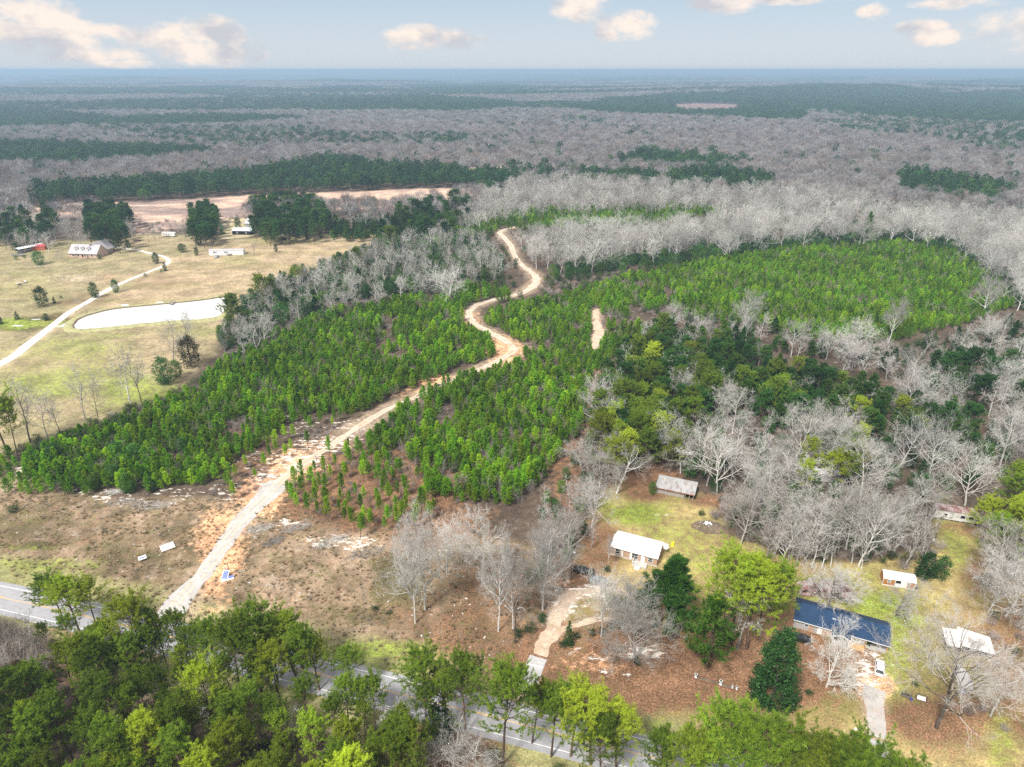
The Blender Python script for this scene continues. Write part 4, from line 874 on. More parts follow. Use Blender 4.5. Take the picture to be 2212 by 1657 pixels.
# bushy young wood edge on the left plot
scatter('evergreen', [(20,1010),(100,960),(300,960),(420,960),(430,1010),(300,1060),(130,1050)], 8, 0.55, 0.9, 0.42, 11, 'dense rounded evergreen along the front edge of the left plantation', 'tree', 'evergreens along the plantation edge')
scatter('shrub', [(230,900),(400,840),(480,780),(560,730),(700,665),(850,640),(900,650),(700,690),(560,760),(420,870),(280,920),(120,970),(40,1000),(40,960)], 3.0, 0.7, 1.3, 0.62, 12, 'scrubby olive bush in the hedgerow between pasture and plantation', 'shrub', 'hedgerow bushes')
scatter('thicket', [(230,895),(400,835),(480,770),(560,720),(700,655),(850,630),(900,650),(700,690),(560,760),(420,870),(280,920),(60,990)], 2.4, 0.8, 1.5, 0.7, 13, 'x')
# hardwood belt between pasture and plantation
B1 = [(470,700),(520,650),(600,605),(690,570),(790,535),(870,505),(960,490),(1050,515),(1085,555),(1090,600),(1010,605),(950,615),(860,640),(760,645),(660,675),(580,715),(520,765),(480,760)]
scatter('mid_bare', B1, 10.0, 0.55, 0.95, 0.8, 14, 'pale leafless tree in the belt between hay field and plantation', 'tree', 'bare trees between hay field and plantation', hf=0.6)
scatter('slim_tree', B1, 10.5, 0.55, 1.0, 0.5, 15, 'slender pale leafless tree in the belt beside the hay field', 'tree', 'slender bare trees beside the hay field', hf=0.5)
scatter('evergreen', B1, 5.5, 0.45, 1.05, 0.8, 16, 'dark evergreen under the bare trees beside the hay field', 'tree', 'evergreens in the belt beside the hay field', hf=0.3)
scatter('shrub', B1, 5, 0.7, 1.5, 0.6, 17, 'bushy undergrowth shrub in the belt beside the hay field', 'shrub', 'shrubs in the belt beside the hay field', hf=0.3)
scatter('dense_pine', [(560,660),(600,640),(640,650),(620,690),(540,720)], 6, 0.6, 0.9, 0.5, 18, 'dark full pine in the belt near the pond', 'pine tree', 'full pines near the pond')
# creek wood behind the track
B2 = [(1120,508),(1180,498),(1300,482),(1400,492),(1520,474),(1600,458),(1700,446),(1850,444),(2000,448),(2211,466),(2300,480),(2300,590),(2211,600),(2140,565),(2060,515),(1950,498),(1700,508),(1500,530),(1300,552),(1180,560),(1130,545)]
scatter('bare_tree', B2, 12.5, 0.75, 1.1, 0.9, 40, 'broad pale leafless tree in the creek wood behind the plantation', 'tree', 'broad bare trees of the creek wood', hf=0.62)
scatter('mid_bare', B2, 11.5, 0.55, 0.95, 0.75, 41, 'pale leafless tree in the creek wood behind the plantation', 'tree', 'bare trees of the creek wood', hf=0.55)
scatter('evergreen', [(1120,600),(1180,585),(1300,565),(1500,540),(1700,515),(1950,502),(2060,525),(2140,580),(2211,630),(2300,640),(2300,690),(2211,680),(2130,615),(2055,550),(1950,532),(1700,545),(1500,572),(1300,598),(1180,612)], 5.0, 0.55, 1.05, 0.8, 142, 'dark evergreen along the front foot of the pale creek wood', 'tree', 'evergreens along the creek wood front', hf=0.0, extra=1.5)
scatter('evergreen', B2, 8.5, 0.5, 0.95, 0.6, 42, 'dark evergreen growing under the pale creek wood', 'tree', 'evergreens under the creek wood', hf=0.2, extra=1.5)
scatter('thicket', [(1130,600),(1300,590),(1500,565),(1700,540),(1950,530),(2050,550),(1800,570),(1500,595),(1300,620),(1180,640)], 3.4, 0.8, 1.5, 0.65, 43, 'x')
scatter('shrub', [(1130,600),(1300,590),(1500,565),(1700,540),(1950,530),(2050,550),(1800,565),(1500,590),(1300,615),(1180,640)], 4.5, 0.7, 1.4, 0.5, 44, 'low olive bush on the brushy strip before the creek wood', 'shrub', 'bushes before the creek wood')
B3 = [(985,480),(1010,450),(1060,415),(1130,385),(1250,385),(1450,395),(1700,400),(1900,420),(1850,440),(1600,450),(1520,445),(1200,452),(1080,465),(1000,490)]
scatter('mid_bare', B3, 8.5, 0.75, 1.1, 0.95, 45, 'pale leafless tree in the strip of wood behind the far young pines', 'tree', 'bare trees behind the far young pines', hf=0.55)
scatter('evergreen', B3, 12, 0.6, 1.0, 0.5, 46, 'dark evergreen in the strip behind the far young pines', 'tree', 'evergreens behind the far young pines', hf=0.2)
scatter('bare_tree', [(2120,555),(2211,500),(2320,520),(2320,700),(2230,690),(2190,650),(2150,600)], 10, 0.6, 0.95, 0.8, 47, 'tall pale leafless tree at the right edge of the far plantation', 'tree', 'bare trees right of the far plantation', hf=0.6)
scatter('shrub', [(900,640),(1000,600),(1110,590),(1120,560),(1080,530),(1130,640),(1000,640)], 4.2, 0.7, 1.3, 0.5, 48, 'olive bush beside the bend of the track', 'shrub', 'bushes beside the track bend')
# pines of the right wood
R1 = [(1300,800),(1350,740),(1420,700),(1520,720),(1640,750),(1700,790),(1850,820),(2000,870),(2120,900),(2100,960),(2000,945),(1880,920),(1760,895),(1650,870),(1560,860),(1500,900),(1420,960),(1380,990),(1320,950),(1300,870)]
scatter('pine_tree', R1, 11.0, 0.62, 0.95, 0.6, 50, 'green pine in the dense wood behind the white roofed house', 'pine tree', 'pines of the wood behind the house', hf=0.7)
scatter('dark_pine', R1, 5.6, 0.5, 0.82, 0.9, 150, 'dark green pine in the dense wood behind the white roofed house', 'pine tree', 'dark crowned pines of the wood behind the house', hf=0.65)
scatter('dense_pine', R1, 9.0, 0.6, 0.95, 0.6, 51, 'dark full pine in the wood behind the white roofed house', 'pine tree', 'dark pines of the wood behind the house', hf=0.5)
scatter('bare_tree', R1, 20, 0.5, 0.75, 0.6, 152, 'pale leafless tree rising among the dark pines', 'tree', 'bare trees among the dark pines', hf=0.6)
scatter('slim_tree', R1, 12, 0.7, 1.0, 0.6, 52, 'slender pale leafless tree among the dark pines', 'tree', 'slender bare trees among the dark pines', hf=0.6)
scatter('dark_pine', [(2000,780),(2211,740),(2320,760),(2320,860),(2211,850),(2100,850),(2020,840)], 7.5, 0.6, 0.9, 0.75, 53, 'dark pine in the wood at the right side', 'pine tree', 'pines at the right side', hf=0.65)
scatter('pine_tree', [(1300,860),(1400,830),(1520,890),(1480,960),(1400,990),(1290,980),(1260,900)], 7.0, 0.75, 1.0, 0.8, 54, 'broad green pine behind the leaf covered lane', 'pine tree', 'broad pines behind the lane', hf=0.7)
scatter('pine_tree', [(1690,960),(1880,930),(1900,990),(1850,1030),(1740,1030),(1700,1000)], 7.5, 0.65, 0.85, 0.7, 55, 'round topped green pine standing amid pale bare trees', 'pine tree', 'pines amid the bare wood', hf=0.65)
scatter('pine_tree', [(2120,1060),(2211,980),(2340,1000),(2340,1250),(2211,1200),(2150,1180)], 7.5, 0.75, 1.05, 0.75, 56, 'green pine at the right edge near the old white trailer', 'pine tree', 'pines at the right edge', hf=0.65)
scatter('evergreen', [(2130,1130),(2211,1060),(2300,1060),(2300,1200),(2160,1200)], 8, 0.7, 1.0, 0.6, 57, 'bushy evergreen at the right edge near the old white trailer', 'tree', 'evergreens at the right edge', hf=0.4)
# bare wood on the right
R2 = [(1480,940),(1540,890),(1600,850),(1700,890),(1850,930),(2000,950),(2100,960),(2211,880),(2340,900),(2340,1010),(2211,1000),(2130,1070),(2020,1080),(1990,1110),(1900,1180),(1830,1200),(1700,1180),(1600,1120),(1520,1060),(1460,1010),(1450,980)]
scatter('dense_pine', R2, 15, 0.6, 0.9, 0.5, 160, 'dark full pine amid the bare wood behind the houses', 'pine tree', 'dark pines amid the bare wood', hf=0.5)
scatter('dense_pine', B2, 20, 0.5, 0.9, 0.5, 161, 'dark full pine in the pale creek wood', 'pine tree', 'dark pines in the creek wood', hf=0.5)
scatter('dense_pine', B1, 14, 0.5, 0.8, 0.45, 162, 'dark full pine in the bare belt beside the hay field', 'pine tree', 'dark pines in the bare belt', hf=0.5)
scatter('bare_tree', R2, 11.0, 0.72, 1.0, 0.9, 60, 'pale grey leafless hardwood in the wood behind the houses', 'tree', 'bare hardwoods behind the houses', hf=0.6)
scatter('slim_tree', R2, 11, 0.6, 1.0, 0.5, 61, 'slender pale leafless tree in the wood behind the houses', 'tree', 'slender bare trees behind the houses', hf=0.55)
scatter('evergreen', R2, 6.0, 0.45, 0.9, 0.7, 62, 'dark evergreen under the bare wood behind the houses', 'tree', 'evergreens under the bare wood', hf=0.15)
scatter('slim_tree', [(1660,1100),(1760,1070),(1900,1080),(2010,1110),(2020,1180),(1960,1210),(1800,1200),(1680,1180)], 3.4, 0.6, 0.95, 0.8, 63, 'straight thin pale tree of the stand behind the collapsed shed', 'tree', 'thin straight trees behind the collapsed shed', hf=0.5)
scatter('shrub', [(1540,1060),(1640,1120),(1700,1180),(1830,1200),(2030,1190),(2050,1230),(1900,1215),(1700,1200),(1590,1160),(1530,1110)], 3.2, 0.5, 1.1, 0.5, 64, 'brushy shrub along the edge of the back yard', 'shrub', 'shrubs along the back yard edge', hf=0.3)
scatter('thicket', [(1540,1050),(1640,1100),(1700,1150),(1830,1180),(2030,1170),(2050,1220),(1900,1215),(1700,1195),(1590,1155),(1530,1100)], 2.6, 0.8, 1.4, 0.6, 65, 'x')
R3 = [(1420,690),(1500,680),(1650,690),(1760,730),(1900,750),(2050,725),(2170,690),(2340,690),(2340,790),(2211,760),(2120,800),(2000,830),(1900,800),(1760,770),(1650,740),(1500,720)]
scatter('bare_tree', R3, 14, 0.5, 0.85, 0.62, 66, 'pale leafless tree on the far side of the dark pines', 'tree', 'bare trees beyond the dark pines', hf=0.6)
scatter('mid_bare', R3, 10, 0.5, 0.8, 0.5, 67, 'grey leafless tree on the far side of the dark pines', 'tree', 'grey trees beyond the dark pines', hf=0.55)
scatter('dense_pine', R3, 8, 0.5, 0.8, 0.55, 68, 'dark full pine beyond the bare trees on the right', 'pine tree', 'dark pines beyond the bare trees', hf=0.5)
scatter('shrub', R3, 6, 0.6, 1.3, 0.5, 69, 'olive bush on the brushy ground beyond the dark pines', 'shrub', 'bushes beyond the dark pines', hf=0.3)
scatter('bare_tree', [(1920,850),(2211,770),(2340,800),(2340,960),(2211,930),(2100,900)], 9, 0.6, 0.95, 0.75, 70, 'pale leafless tree in the wood at the right side', 'tree', 'bare trees at the right side', hf=0.6)
# bare wood left of the houses
R4 = [(1270,850),(1310,830),(1340,880),(1370,950),(1395,1000),(1350,1040),(1300,1060),(1290,1120),(1270,1180),(1230,1230),(1200,1290),(1155,1300),(1120,1240),(1150,1150),(1170,1090),(1215,1030),(1255,960)]
scatter('bare_tree', R4, 9.0, 0.6, 0.85, 0.92, 71, 'pale grey leafless tree in the wood left of the white roofed house', 'tree', 'bare trees left of the white roofed house', hf=0.6)
scatter('slim_tree', R4, 6.5, 0.55, 0.85, 0.6, 72, 'slender grey leafless tree left of the white roofed house', 'tree', 'slender bare trees left of the house', hf=0.5)
scatter('evergreen', R4, 6, 0.35, 0.7, 0.6, 73, 'small dark evergreen in the bare wood left of the house', 'tree', 'small evergreens left of the house', hf=0.2)
scatter('bare_tree', [(900,1120),(1010,1100),(1100,1110),(1170,1090),(1200,1200),(1140,1230),(1020,1190),(900,1180)], 15, 0.75, 0.95, 0.3, 74, 'tall pale leafless tree at the edge of the brown clearing', 'tree', 'tall bare trees at the clearing edge', hf=0.62)
# right margin of the yards
scatter('bare_tree', [(2100,1190),(2211,1150),(2400,1180),(2400,1640),(2250,1600),(2160,1480),(2120,1330)], 9.5, 0.55, 0.85, 0.75, 75, 'pale leafless tree along the right boundary of the yards', 'tree', 'bare trees along the right boundary', hf=0.6)
scatter('thicket', [(2060,1400),(2211,1250),(2300,1300),(2300,1657),(2211,1657),(2080,1540)], 3.4, 0.6, 1.2, 0.35, 76, 'x')
scatter('shrub', [(2120,1230),(2211,1200),(2300,1250),(2300,1460),(2180,1450),(2140,1330)], 5, 0.6, 1.1, 0.35, 77, 'brushy shrub along the right boundary of the yards', 'shrub', 'shrubs along the right boundary', hf=0.3)
SIDE = [(2330,500),(3300,560),(3500,1700),(2480,1700),(2400,1400),(2330,1100)]
scatter('mid_bare', SIDE, 10, 0.6, 1.0, 0.75, 180, 'pale leafless tree east of the yards', 'tree', 'bare trees east of the yards', hf=0.5)
scatter('dark_pine', SIDE, 11, 0.55, 0.9, 0.6, 181, 'dark pine east of the yards', 'pine tree', 'pines east of the yards', hf=0.5)
# wood on the near side of the highway
def near_wood():
    r = np.random.default_rng(5); X, Y = grid_pts(-150, 80, 34, 125, 4.5, r)
    side = np.array([1.0]*len(X)); d = segdist(X, Y, road_c); rx = np.array([q[0] for q in road_c]); ry = np.array([q[1] for q in road_c]); o_ = np.argsort(rx); ym = np.interp(X, rx[o_], ry[o_]); below = Y < ym
    px, py = PR(X, Y, 0*X)
    ok = below & (d > 9.0) & ((X < -14) | (Y < 50)) & ~((X < -88) & (d < 24)) & (r.random(len(X)) < 0.9)
    X, Y = X[ok], Y[ok]; s = 0.55 + 0.42*r.random(len(X)); d = d[ok]
    s = np.where(d > 18, s*1.05, s*0.9)
    add_pts('pine_tree', X, Y, s, 'yellow-green pine in the dense wood on the near side of the highway', 'pine tree', 'pines of the near wood', 80, 0.84)
    X, Y = grid_pts(-150, 60, 34, 125, 5.0, r); d = segdist(X, Y, road_c); ym = np.interp(X, rx[o_], ry[o_])
    ok = (Y < ym) & (d > 7.5) & (r.random(len(X)) < 0.55) & (X < 45); add_pts('shrub', X[ok], Y[ok], 0.5+0.7*r.random(ok.sum()), 'olive shrub under the pines beside the highway', 'shrub', 'shrubs beside the highway', 81)
    ok2 = (Y < ym) & (d > 8.5) & (r.random(len(X)) < 0.4); add_pts('thicket', X[ok2], Y[ok2], 0.7+0.7*r.random(ok2.sum()), 'x', 'x', None, 82)
    ok3 = (Y < ym) & (d > 9) & (r.random(len(X)) < 0.10) & (X < 30); add_pts('slim_tree', X[ok3], Y[ok3], 0.4+0.3*r.random(ok3.sum()), 'slender grey leafless tree in the wood beside the highway', 'tree', 'slender bare trees beside the highway', 83)
near_wood()
scatter('thicket', [(-60,1330),(60,1340),(100,1370),(110,1440),(-60,1460)], 1.9, 1.0, 1.9, 0.85, 84, 'x', extra=0.2)
scatter('slim_tree', [(-60,1330),(90,1340),(110,1440),(-60,1440)], 4.5, 0.3, 0.5, 0.7, 85, 'small grey leafless tree beside the highway at the left', 'tree', 'small bare trees beside the highway', hf=0.4)
# copses round the farm
for k, (P_, sp, s0, s1, pr) in enumerate([([(188,452),(232,445),(278,460),(276,520),(240,525),(190,520)],8,.85,1.05,.9), ([(410,452),(440,446),(466,458),(468,505),(450,512),(408,508)],7,.75,1.0,.9), ([(545,440),(600,432),(690,430),(700,455),(715,490),(640,505),(560,505),(546,480)],8,.85,1.1,.9), ([(0,470),(60,455),(115,450),(128,500),(100,515),(0,515),(-200,520),(-200,470)],10,.7,1.0,.6), ([(860,452),(930,440),(1000,425),(1030,430),(1010,480),(950,505),(890,500),(850,490)],10,.8,1.05,.6)]):
    scatter('dark_pine', P_, sp*.9, s0*.95, s1*.95, pr, 90+k, ['tall pine in the copse behind the farmhouse','tall pine in the clump left of the pale blue roof','tall pine in the big copse right of the pale blue roof','dark pine in the wood behind the red shed','tall pine at the right end of the tan field'][k], 'pine tree', ['pines behind the farmhouse','pines left of the pale blue roof','pines right of the pale blue roof','pines behind the red shed','pines at the end of the tan field'][k], hf=0.55)
scatter('dense_pine', [(700,480),(800,470),(940,470),(950,505),(860,515),(720,505)], 6, 0.55, 0.9, 0.85, 96, 'dark full pine in the row behind the hay field', 'pine tree', 'full pines behind the hay field')
scatter('evergreen', [(640,490),(720,480),(880,490),(880,515),(700,515),(560,512)], 7, 0.4, 0.7, 0.6, 97, 'dark evergreen bush at the back edge of the hay field', 'tree', 'evergreens behind the hay field', hf=0.3)
scatter('mid_bare', [(-200,480),(0,470),(120,470),(190,480),(190,525),(130,528),(0,528),(-200,530)], 9, 0.5, 0.85, 0.75, 98, 'grey leafless tree in the wood behind the red shed', 'tree', 'bare trees behind the red shed', hf=0.5)
scatter('mid_bare', [(275,470),(410,470),(410,505),(300,515),(275,520)], 13, 0.4, 0.8, 0.4, 99, 'grey leafless tree near the parked white camper', 'tree', 'bare trees near the camper', hf=0.5)
scatter('mid_bare', [(690,450),(800,455),(860,465),(860,490),(700,490)], 11, 0.4, 0.7, 0.55, 100, 'grey leafless tree between tan field and hay field', 'tree', 'bare trees between tan field and hay field', hf=0.5)
scatter('thicket', [(290,480),(420,470),(560,460),(860,450),(960,440),(900,470),(700,480),(450,490),(300,505)], 5, 0.8, 1.6, 0.4, 101, 'x')
# the forest beyond, to the horizon
PINES_FAR = [
 [(68,397),(342,383),(581,366),(702,336),(801,349),(1000,362),(1129,372),(1100,396),(1078,404),(900,404),(702,412),(547,419),(308,433),(70,440)],
 [(-300,300),(0,305),(342,315),(513,329),(376,336),(205,350),(0,356),(-300,356)],
 [(-300,225),(0,233),(273,254),(290,250),(478,247),(649,254),(547,267),(342,274),(171,272),(0,278),(-300,280)],
 [(1249,366),(1420,373),(1420,392),(1249,386)],[(1430,368),(1568,362),(1667,380),(1660,413),(1580,408),(1440,392)],[(1934,374),(2000,368),(2166,395),(2160,431),(2090,425),(1940,405)],
 [(1380,325),(1450,330),(1623,347),(1513,360),(1300,352)],
 [(1206,232),(1330,215),(1456,200),(1560,198),(1731,182),(1931,182),(2031,200),(2300,190),(2500,190),(2500,275),(2211,268),(1956,258),(1756,238),(1731,262),(1481,250),(1300,245)],
 [(-200,205),(75,206),(125,191),(375,187),(560,185),(400,205),(375,203),(60,208)],[(520,222),(670,210),(680,218),(560,226)],[(700,184),(845,193),(840,198),(670,202)],
 [(700,216),(900,206),(1106,218),(1130,232),(1000,243),(740,237)],[(860,182),(1106,180),(1150,190),(1106,197),(900,197)],[(460,205),(600,200),(640,206),(500,214)],[(1850,440),(1851,441),(1850,442)]]
MIXED_FAR = [[(171,277),(649,275),(760,290),(980,290),(1100,300),(1000,314),(600,312),(300,292)],[(250,300),(560,285),(1095,296),(1095,304),(800,310),(500,318)],[(1206,250),(1330,262),(1300,272),(1206,262)],[(1731,238),(2300,245),(2300,290),(1900,270)],[(1750,262),(2211,262),(2300,300),(2000,300),(1780,278)],[(1090,352),(1260,362),(1420,392),(1660,412),(1900,425),(1880,435),(1600,428),(1300,410),(1100,400)],[(1950,288),(2300,290),(2300,330),(2120,325)]]
def far_class(px, py, X, Y):
    r_ = _hash(X*3.1, Y*2.7, 9); pine = np.zeros(px.shape, bool); wob = (fbm(X/90, Y/90, 77, 3)-0.5)*13 + (r_-0.5)*5
    for P_ in PINES_FAR: pine |= inpoly(px + wob*2, py + wob*0.35, P_)
    for P_ in MIXED_FAR: pine |= inpoly(px, py, P_) & (r_ < 0.55)
    n = fbm(X/900, Y/330, 41, 4); out = (py < 182) | (px < -60) | (px > 2280)
    pine |= out & (n > 0.48)
    pine |= (py < 240) & (n > 0.505) & (r_ < 0.93)
    pine |= (r_ < 0.09) & (fbm(X/120, Y/120, 14, 2) > 0.52)
    return pine
def far_forest():
    r = np.random.default_rng(99)
    tiers = [(520, 1500, 10.0, 1.0), (1500, 3200, 12.5, 1.5), (3200, 6500, 26, 3.0), (6500, 14000, 60, 6.0), (14000, 27000, 130, 13.0)]
    for ti, (y0, y1, sp, k) in enumerate(tiers):
        half = y1*0.92; X, Y = grid_pts(-half, half, y0, y1, sp, r, 0.95)
        keep_ = np.abs(X) < Y*0.86 + 60; X, Y = X[keep_], Y[keep_]; Z = terrain(X, Y)
        px, py = PR(X, Y, Z + 9); pb, qb = PR(X, Y, Z)
        lim = np.where(px < 1040, 458, np.interp(px, [1040, 1100, 1250, 1900, 2211, 2600], [408, 392, 390, 425, 462, 500]))
        ok = (py < lim)
        for nm, mg in (('clearcut', 3), ('farfield', 6), ('pinkfield', 0), ('hay', 2), ('farmyard', 2), ('pasture', 2)): ok &= sdf(X, Y, PG[nm]) < mg
        X, Y, px, py = X[ok], Y[ok], px[ok], py[ok]; pine = far_class(px, py, X, Y)
        s = 0.72 + 0.5*r.random(len(X)); flat = 1.0/k**0.85
        for kind, msk, wk in (('far_pine', pine, 1.0), ('far_bare', ~pine, 1.0)):
            x, y, q = X[msk], Y[msk], s[msk]
            if kind == 'far_pine': q = q*1.15
            n = len(x); e = len(ENTRY); ENTRY.append(('x', 'x', None))
            wide = k**0.9*(0.9+0.25*r.random(n))*(1.25 if kind == 'far_pine' and ti == 0 else 1.1)
            BAG.setdefault(kind, []).append(np.stack([x, y, terrain(x, y) - (k-1)*0.6, q, r.random(n)*6.283, r.integers(0, len(PROTO[kind]), n), np.full(n, e), wide], 1))
        if ti == 0:                                             # plantation rows stand closer
            x, y, q = X[pine], Y[pine], s[pine]; n = len(x); BAG['far_pine'].append(np.stack([x+4, y+3.5, terrain(x, y), q*0.85, r.random(n)*6.283, r.integers(0, 3, n), np.zeros(n), np.full(n, 1.2)], 1))
far_forest()
# tufts of dry grass over the brown clearing and verges
scatter('tuft', poly['clearing'], 1.0, 0.6, 1.5, 0.5, 110, 'x', ground=True, extra=-0.6, patch=0.44, patch_s=4)
scatter('thicket', poly['clearing'], 2.6, 0.2, 0.45, 0.4, 111, 'x', ground=True, extra=0.2, patch=0.52, patch_s=10)
scatter('shrub', poly['clearing'], 4.5, 0.12, 0.3, 0.3, 112, 'x', ground=True, extra=0.5, patch=0.62, patch_s=14)
BAG['low_shrub'] = [BAG['shrub'].pop()] if BAG['shrub'] else []
PROTO['low_shrub'] = PROTO['shrub']
# ------------------------------------------------------------------ trees that can be told apart, each where it stands
NAME = dict(dark_pine='dark_pine', yard_tree='bare_tree', low_tree='bare_tree', big_cedar='cedar_tree', pine_tree='pine_tree', dense_pine='full_pine', young_pine='young_pine', open_pine='thin_pine', bare_tree='bare_tree', mid_bare='leafless_tree', slim_tree='slender_tree', shrub='shrub', evergreen='evergreen_tree', cedar='cedar_tree')
def height_at(base, top):
    x, y = G(*base); lo, hi = 0.0, 60.0
    for _ in range(40):
        m_ = (lo+hi)/2
        if PR(x, y, m_)[1] > top: lo = m_
        else: hi = m_
    return lo*(0.98 - 0.09*H/math.hypot(H, y))
def tinted(kind, crown_mat=None, trunk_mat=None, v=0):
    t_, c_, j_, h = PROTO[kind][v % len(PROTO[kind])]
    t_ = t_.copy() if t_ else None; c_ = c_.copy()
    if crown_mat: c_.materials.clear(); c_.materials.append(crown_mat)
    if t_ and trunk_mat: t_.materials.clear(); t_.materials.append(trunk_mat)
    return t_, c_, j_, h
def tree(kind, base, top, label, cat='tree', wide=1.0, v=0, rz=0.0, name=None, crown_mat=None, trunk_mat=None, group=None, lean=None):
    t_, c_, j_, h = tinted(kind, crown_mat, trunk_mat, v) if (crown_mat or trunk_mat) else PROTO[kind][v % len(PROTO[kind])]
    hh = height_at(base, top) if top > 60 else top; s = hh/h; x, y = G(*base)
    r_ = empty(name or NAME[kind], (x, y, 0), rz, label, cat, group, (s*wide, s*wide, s))
    if lean: r_.rotation_euler = (lean[0], lean[1], rz)
    if t_: obj('trunk', t_, r_)
    obj('crown', c_, r_); return r_
# pines lining the near side of the highway (base, crown top)
ROWP = [((144,1352),1238,0,'the leftmost of three tall pines against the road at left',1.0),((177,1376),1244,1,'tall pine in the middle of the group against the road at left',1.05),((212,1362),1252,2,'tall pine on the right of the group against the road at left',1.0),
 ((311,1458),1290,2,'tall narrow pine standing just below the gravel entrance',.8),((331,1452),1312,4,'slim pine right beside the tall narrow pine below the gravel entrance',.75),((363,1452),1332,4,'thin pine between the narrow pine and the feathery one by the road',.7),((404,1452),1322,5,'feathery pine right of the gravel entrance by the road',.85),
 ((522,1507),1317,4,'leaning sparse pine by the road right of the gravel entrance',.8),((548,1487),1306,0,'dark dense crowned pine by the road below the brown clearing',1.05),((639,1458),1309,3,'broad dark pine by the road below the brown clearing',1.1),((600,1475),1340,1,'green pine filling the gap between the two broad roadside pines',1.0),((690,1490),1368,1,'lower pine right of the broad dark roadside pine',.95),
 ((757,1496),1404,5,'small flat topped pine standing alone before the open road',1.25),((936,1563),1404,0,'broad pine left of the paved entrance by the open road',1.0),((1006,1586),1412,1,'tall dark pine second left of the paved entrance',1.0),((1085,1654),1440,0,'large pine nearest the paved entrance on its left',.85),((970,1570),1440,4,'slim pine between the two roadside pines left of the paved entrance',.85),
 ((1149,1604),1462,4,'light green pine right below the paved entrance',.9),((1190,1634),1488,5,'bright young crowned pine right of the paved entrance',.9),((1232,1633),1480,2,'dense pine in the cluster right of the paved entrance',1.0),((1275,1650),1474,0,'tall round topped pine of the cluster right of the paved entrance',1.05),((1330,1660),1520,1,'green pine at the right end of the roadside cluster',1.05),((1300,1690),1530,3,'lower pine in front of the roadside cluster',.9),
 ((1470,1760),1545,4,'leftmost of the pines at the bottom right of the road',.8),((1545,1770),1519,1,'bright broad pine at the bottom right of the road',.95),((1590,1800),1560,0,'pine close beside the bright broad pine at the bottom right',.95),((1662,1790),1574,2,'feathery pine between two gaps at the bottom right',.85),((1710,1810),1588,4,'slim pine at the bottom right near the second driveway',.9),((1770,1820),1592,1,'round pine left of the second driveway at the bottom',.95),((1825,1850),1618,0,'low pine at the bottom just left of the second driveway',.95),((1880,1880),1634,5,'lowest pine at the foot of the second driveway',.8),((1420,1740),1580,3,'small pine left of the bottom right pines',.8)]
for k, (b_, tp) in enumerate([((250,1440),1335),((350,1480),1352),((430,1480),1345),((480,1500),1340),((570,1505),1330),((660,1505),1345),((610,1530),1385),((285,1470),1365),((160,1420),1330),((110,1410),1345)]): tree('pine_tree', b_, tp, 'mid sized green pine in the screen between the near wood and the highway', 'pine tree', .85, k*5+2, k*1.3, group='pines screening the highway')
for k, (b_, tp, v, lb, wd) in enumerate(ROWP): tree('pine_tree', b_, tp, lb, 'pine tree', wd*1.12, v, k*1.9)
M['limegreen'] = leaf_mat('lime_needles', (0.16, 0.27, 0.02), (0.27, 0.42, 0.03))
tree('pine_tree', (330,1740), 1618, 'lime green pine crown at the bottom edge of the frame', 'pine tree', 1.0, 0, 1, crown_mat=M['limegreen'])
tree('evergreen', (55,1500), 1428, 'tawny brown dead pine crown at the lower left', 'tree', 1.0, 0, 0, name='dead_pine', crown_mat=M['bronze'])
tree('bare_tree', (975,1668), 1568, 'white leafless tree at the bottom beside the road', 'tree', 1.3, 2, 0.7)
tree('bare_tree', (1035,1690), 1590, 'second white leafless tree at the bottom beside the road', 'tree', 1.1, 0, 2.7)
tree('evergreen', (950,1600), 1520, 'dark evergreen under the broad roadside pine', 'tree', 1.0, 1, 0, crown_mat=M['cedar'])
tree('slim_tree', (448,1560), 1490, 'small white leafless tree amid the near pines', 'tree', 1.8, 1, 0)
tree('slim_tree', (830,1600), 1500, 'white leafless tree rising between the near pines and the road', 'tree', 1.4, 0, 0)
# tall trees at the left edge
tree('pine_tree', (22,990), 818, 'tall dark pine with long bare trunk at the left edge', 'pine tree', .95, 0, 1, crown_mat=M['tall'])
tree('pine_tree', (38,985), 860, 'shorter pine beside the tall dark one at the left edge', 'pine tree', .8, 4, 2)
tree('pine_tree', (-12,995), 830, 'tall pine partly out of view at the left edge', 'pine tree', .9, 1, 2)
for k, (b_, tp, wd, lb) in enumerate([((66,955),820,.8,'bare dark stemmed tree right of the tall left edge pines'),((104,948),838,.8,'bare tree with two leaning stems on the pasture edge'),((130,935),850,.6,'thin bare tree on the pasture edge at left'),((186,906),785,.8,'bare tree standing against the green pasture'),((212,902),812,.55,'thin bare tree right of the one against the pasture'),((282,872),740,.9,'spreading bare tree below the pond at left'),((305,868),760,.7,'bare tree with dark trunk beside the spreading one below the pond'),((376,790),690,1.0,'tall bare tree standing below the pond'),((412,780),660,.7,'bare tree left of the pond end pine')]):
    tree('mid_bare', b_, tp, lb, 'tree', wd, k, k*1.3, trunk_mat=M['darkbark'] if k % 2 == 0 else None)
tree('evergreen', (413,792), 722, 'bronze green broadleaf tree below the pond', 'tree', 1.0, 0, 0, crown_mat=leaf_mat('olive_bronze', (0.07,0.08,0.025), (0.16,0.13,0.05)))
tree('evergreen', (358,830), 768, 'dark evergreen beside the bronze green tree', 'tree', 1.0, 1, 1)
tree('evergreen', (383,815), 775, 'small dark evergreen at the foot of the bronze green tree', 'tree', 1.0, 2, 2)
tree('pine_tree', (505,720), 633, 'round headed pine at the right end of the pond', 'pine tree', 1.2, 3, 0)
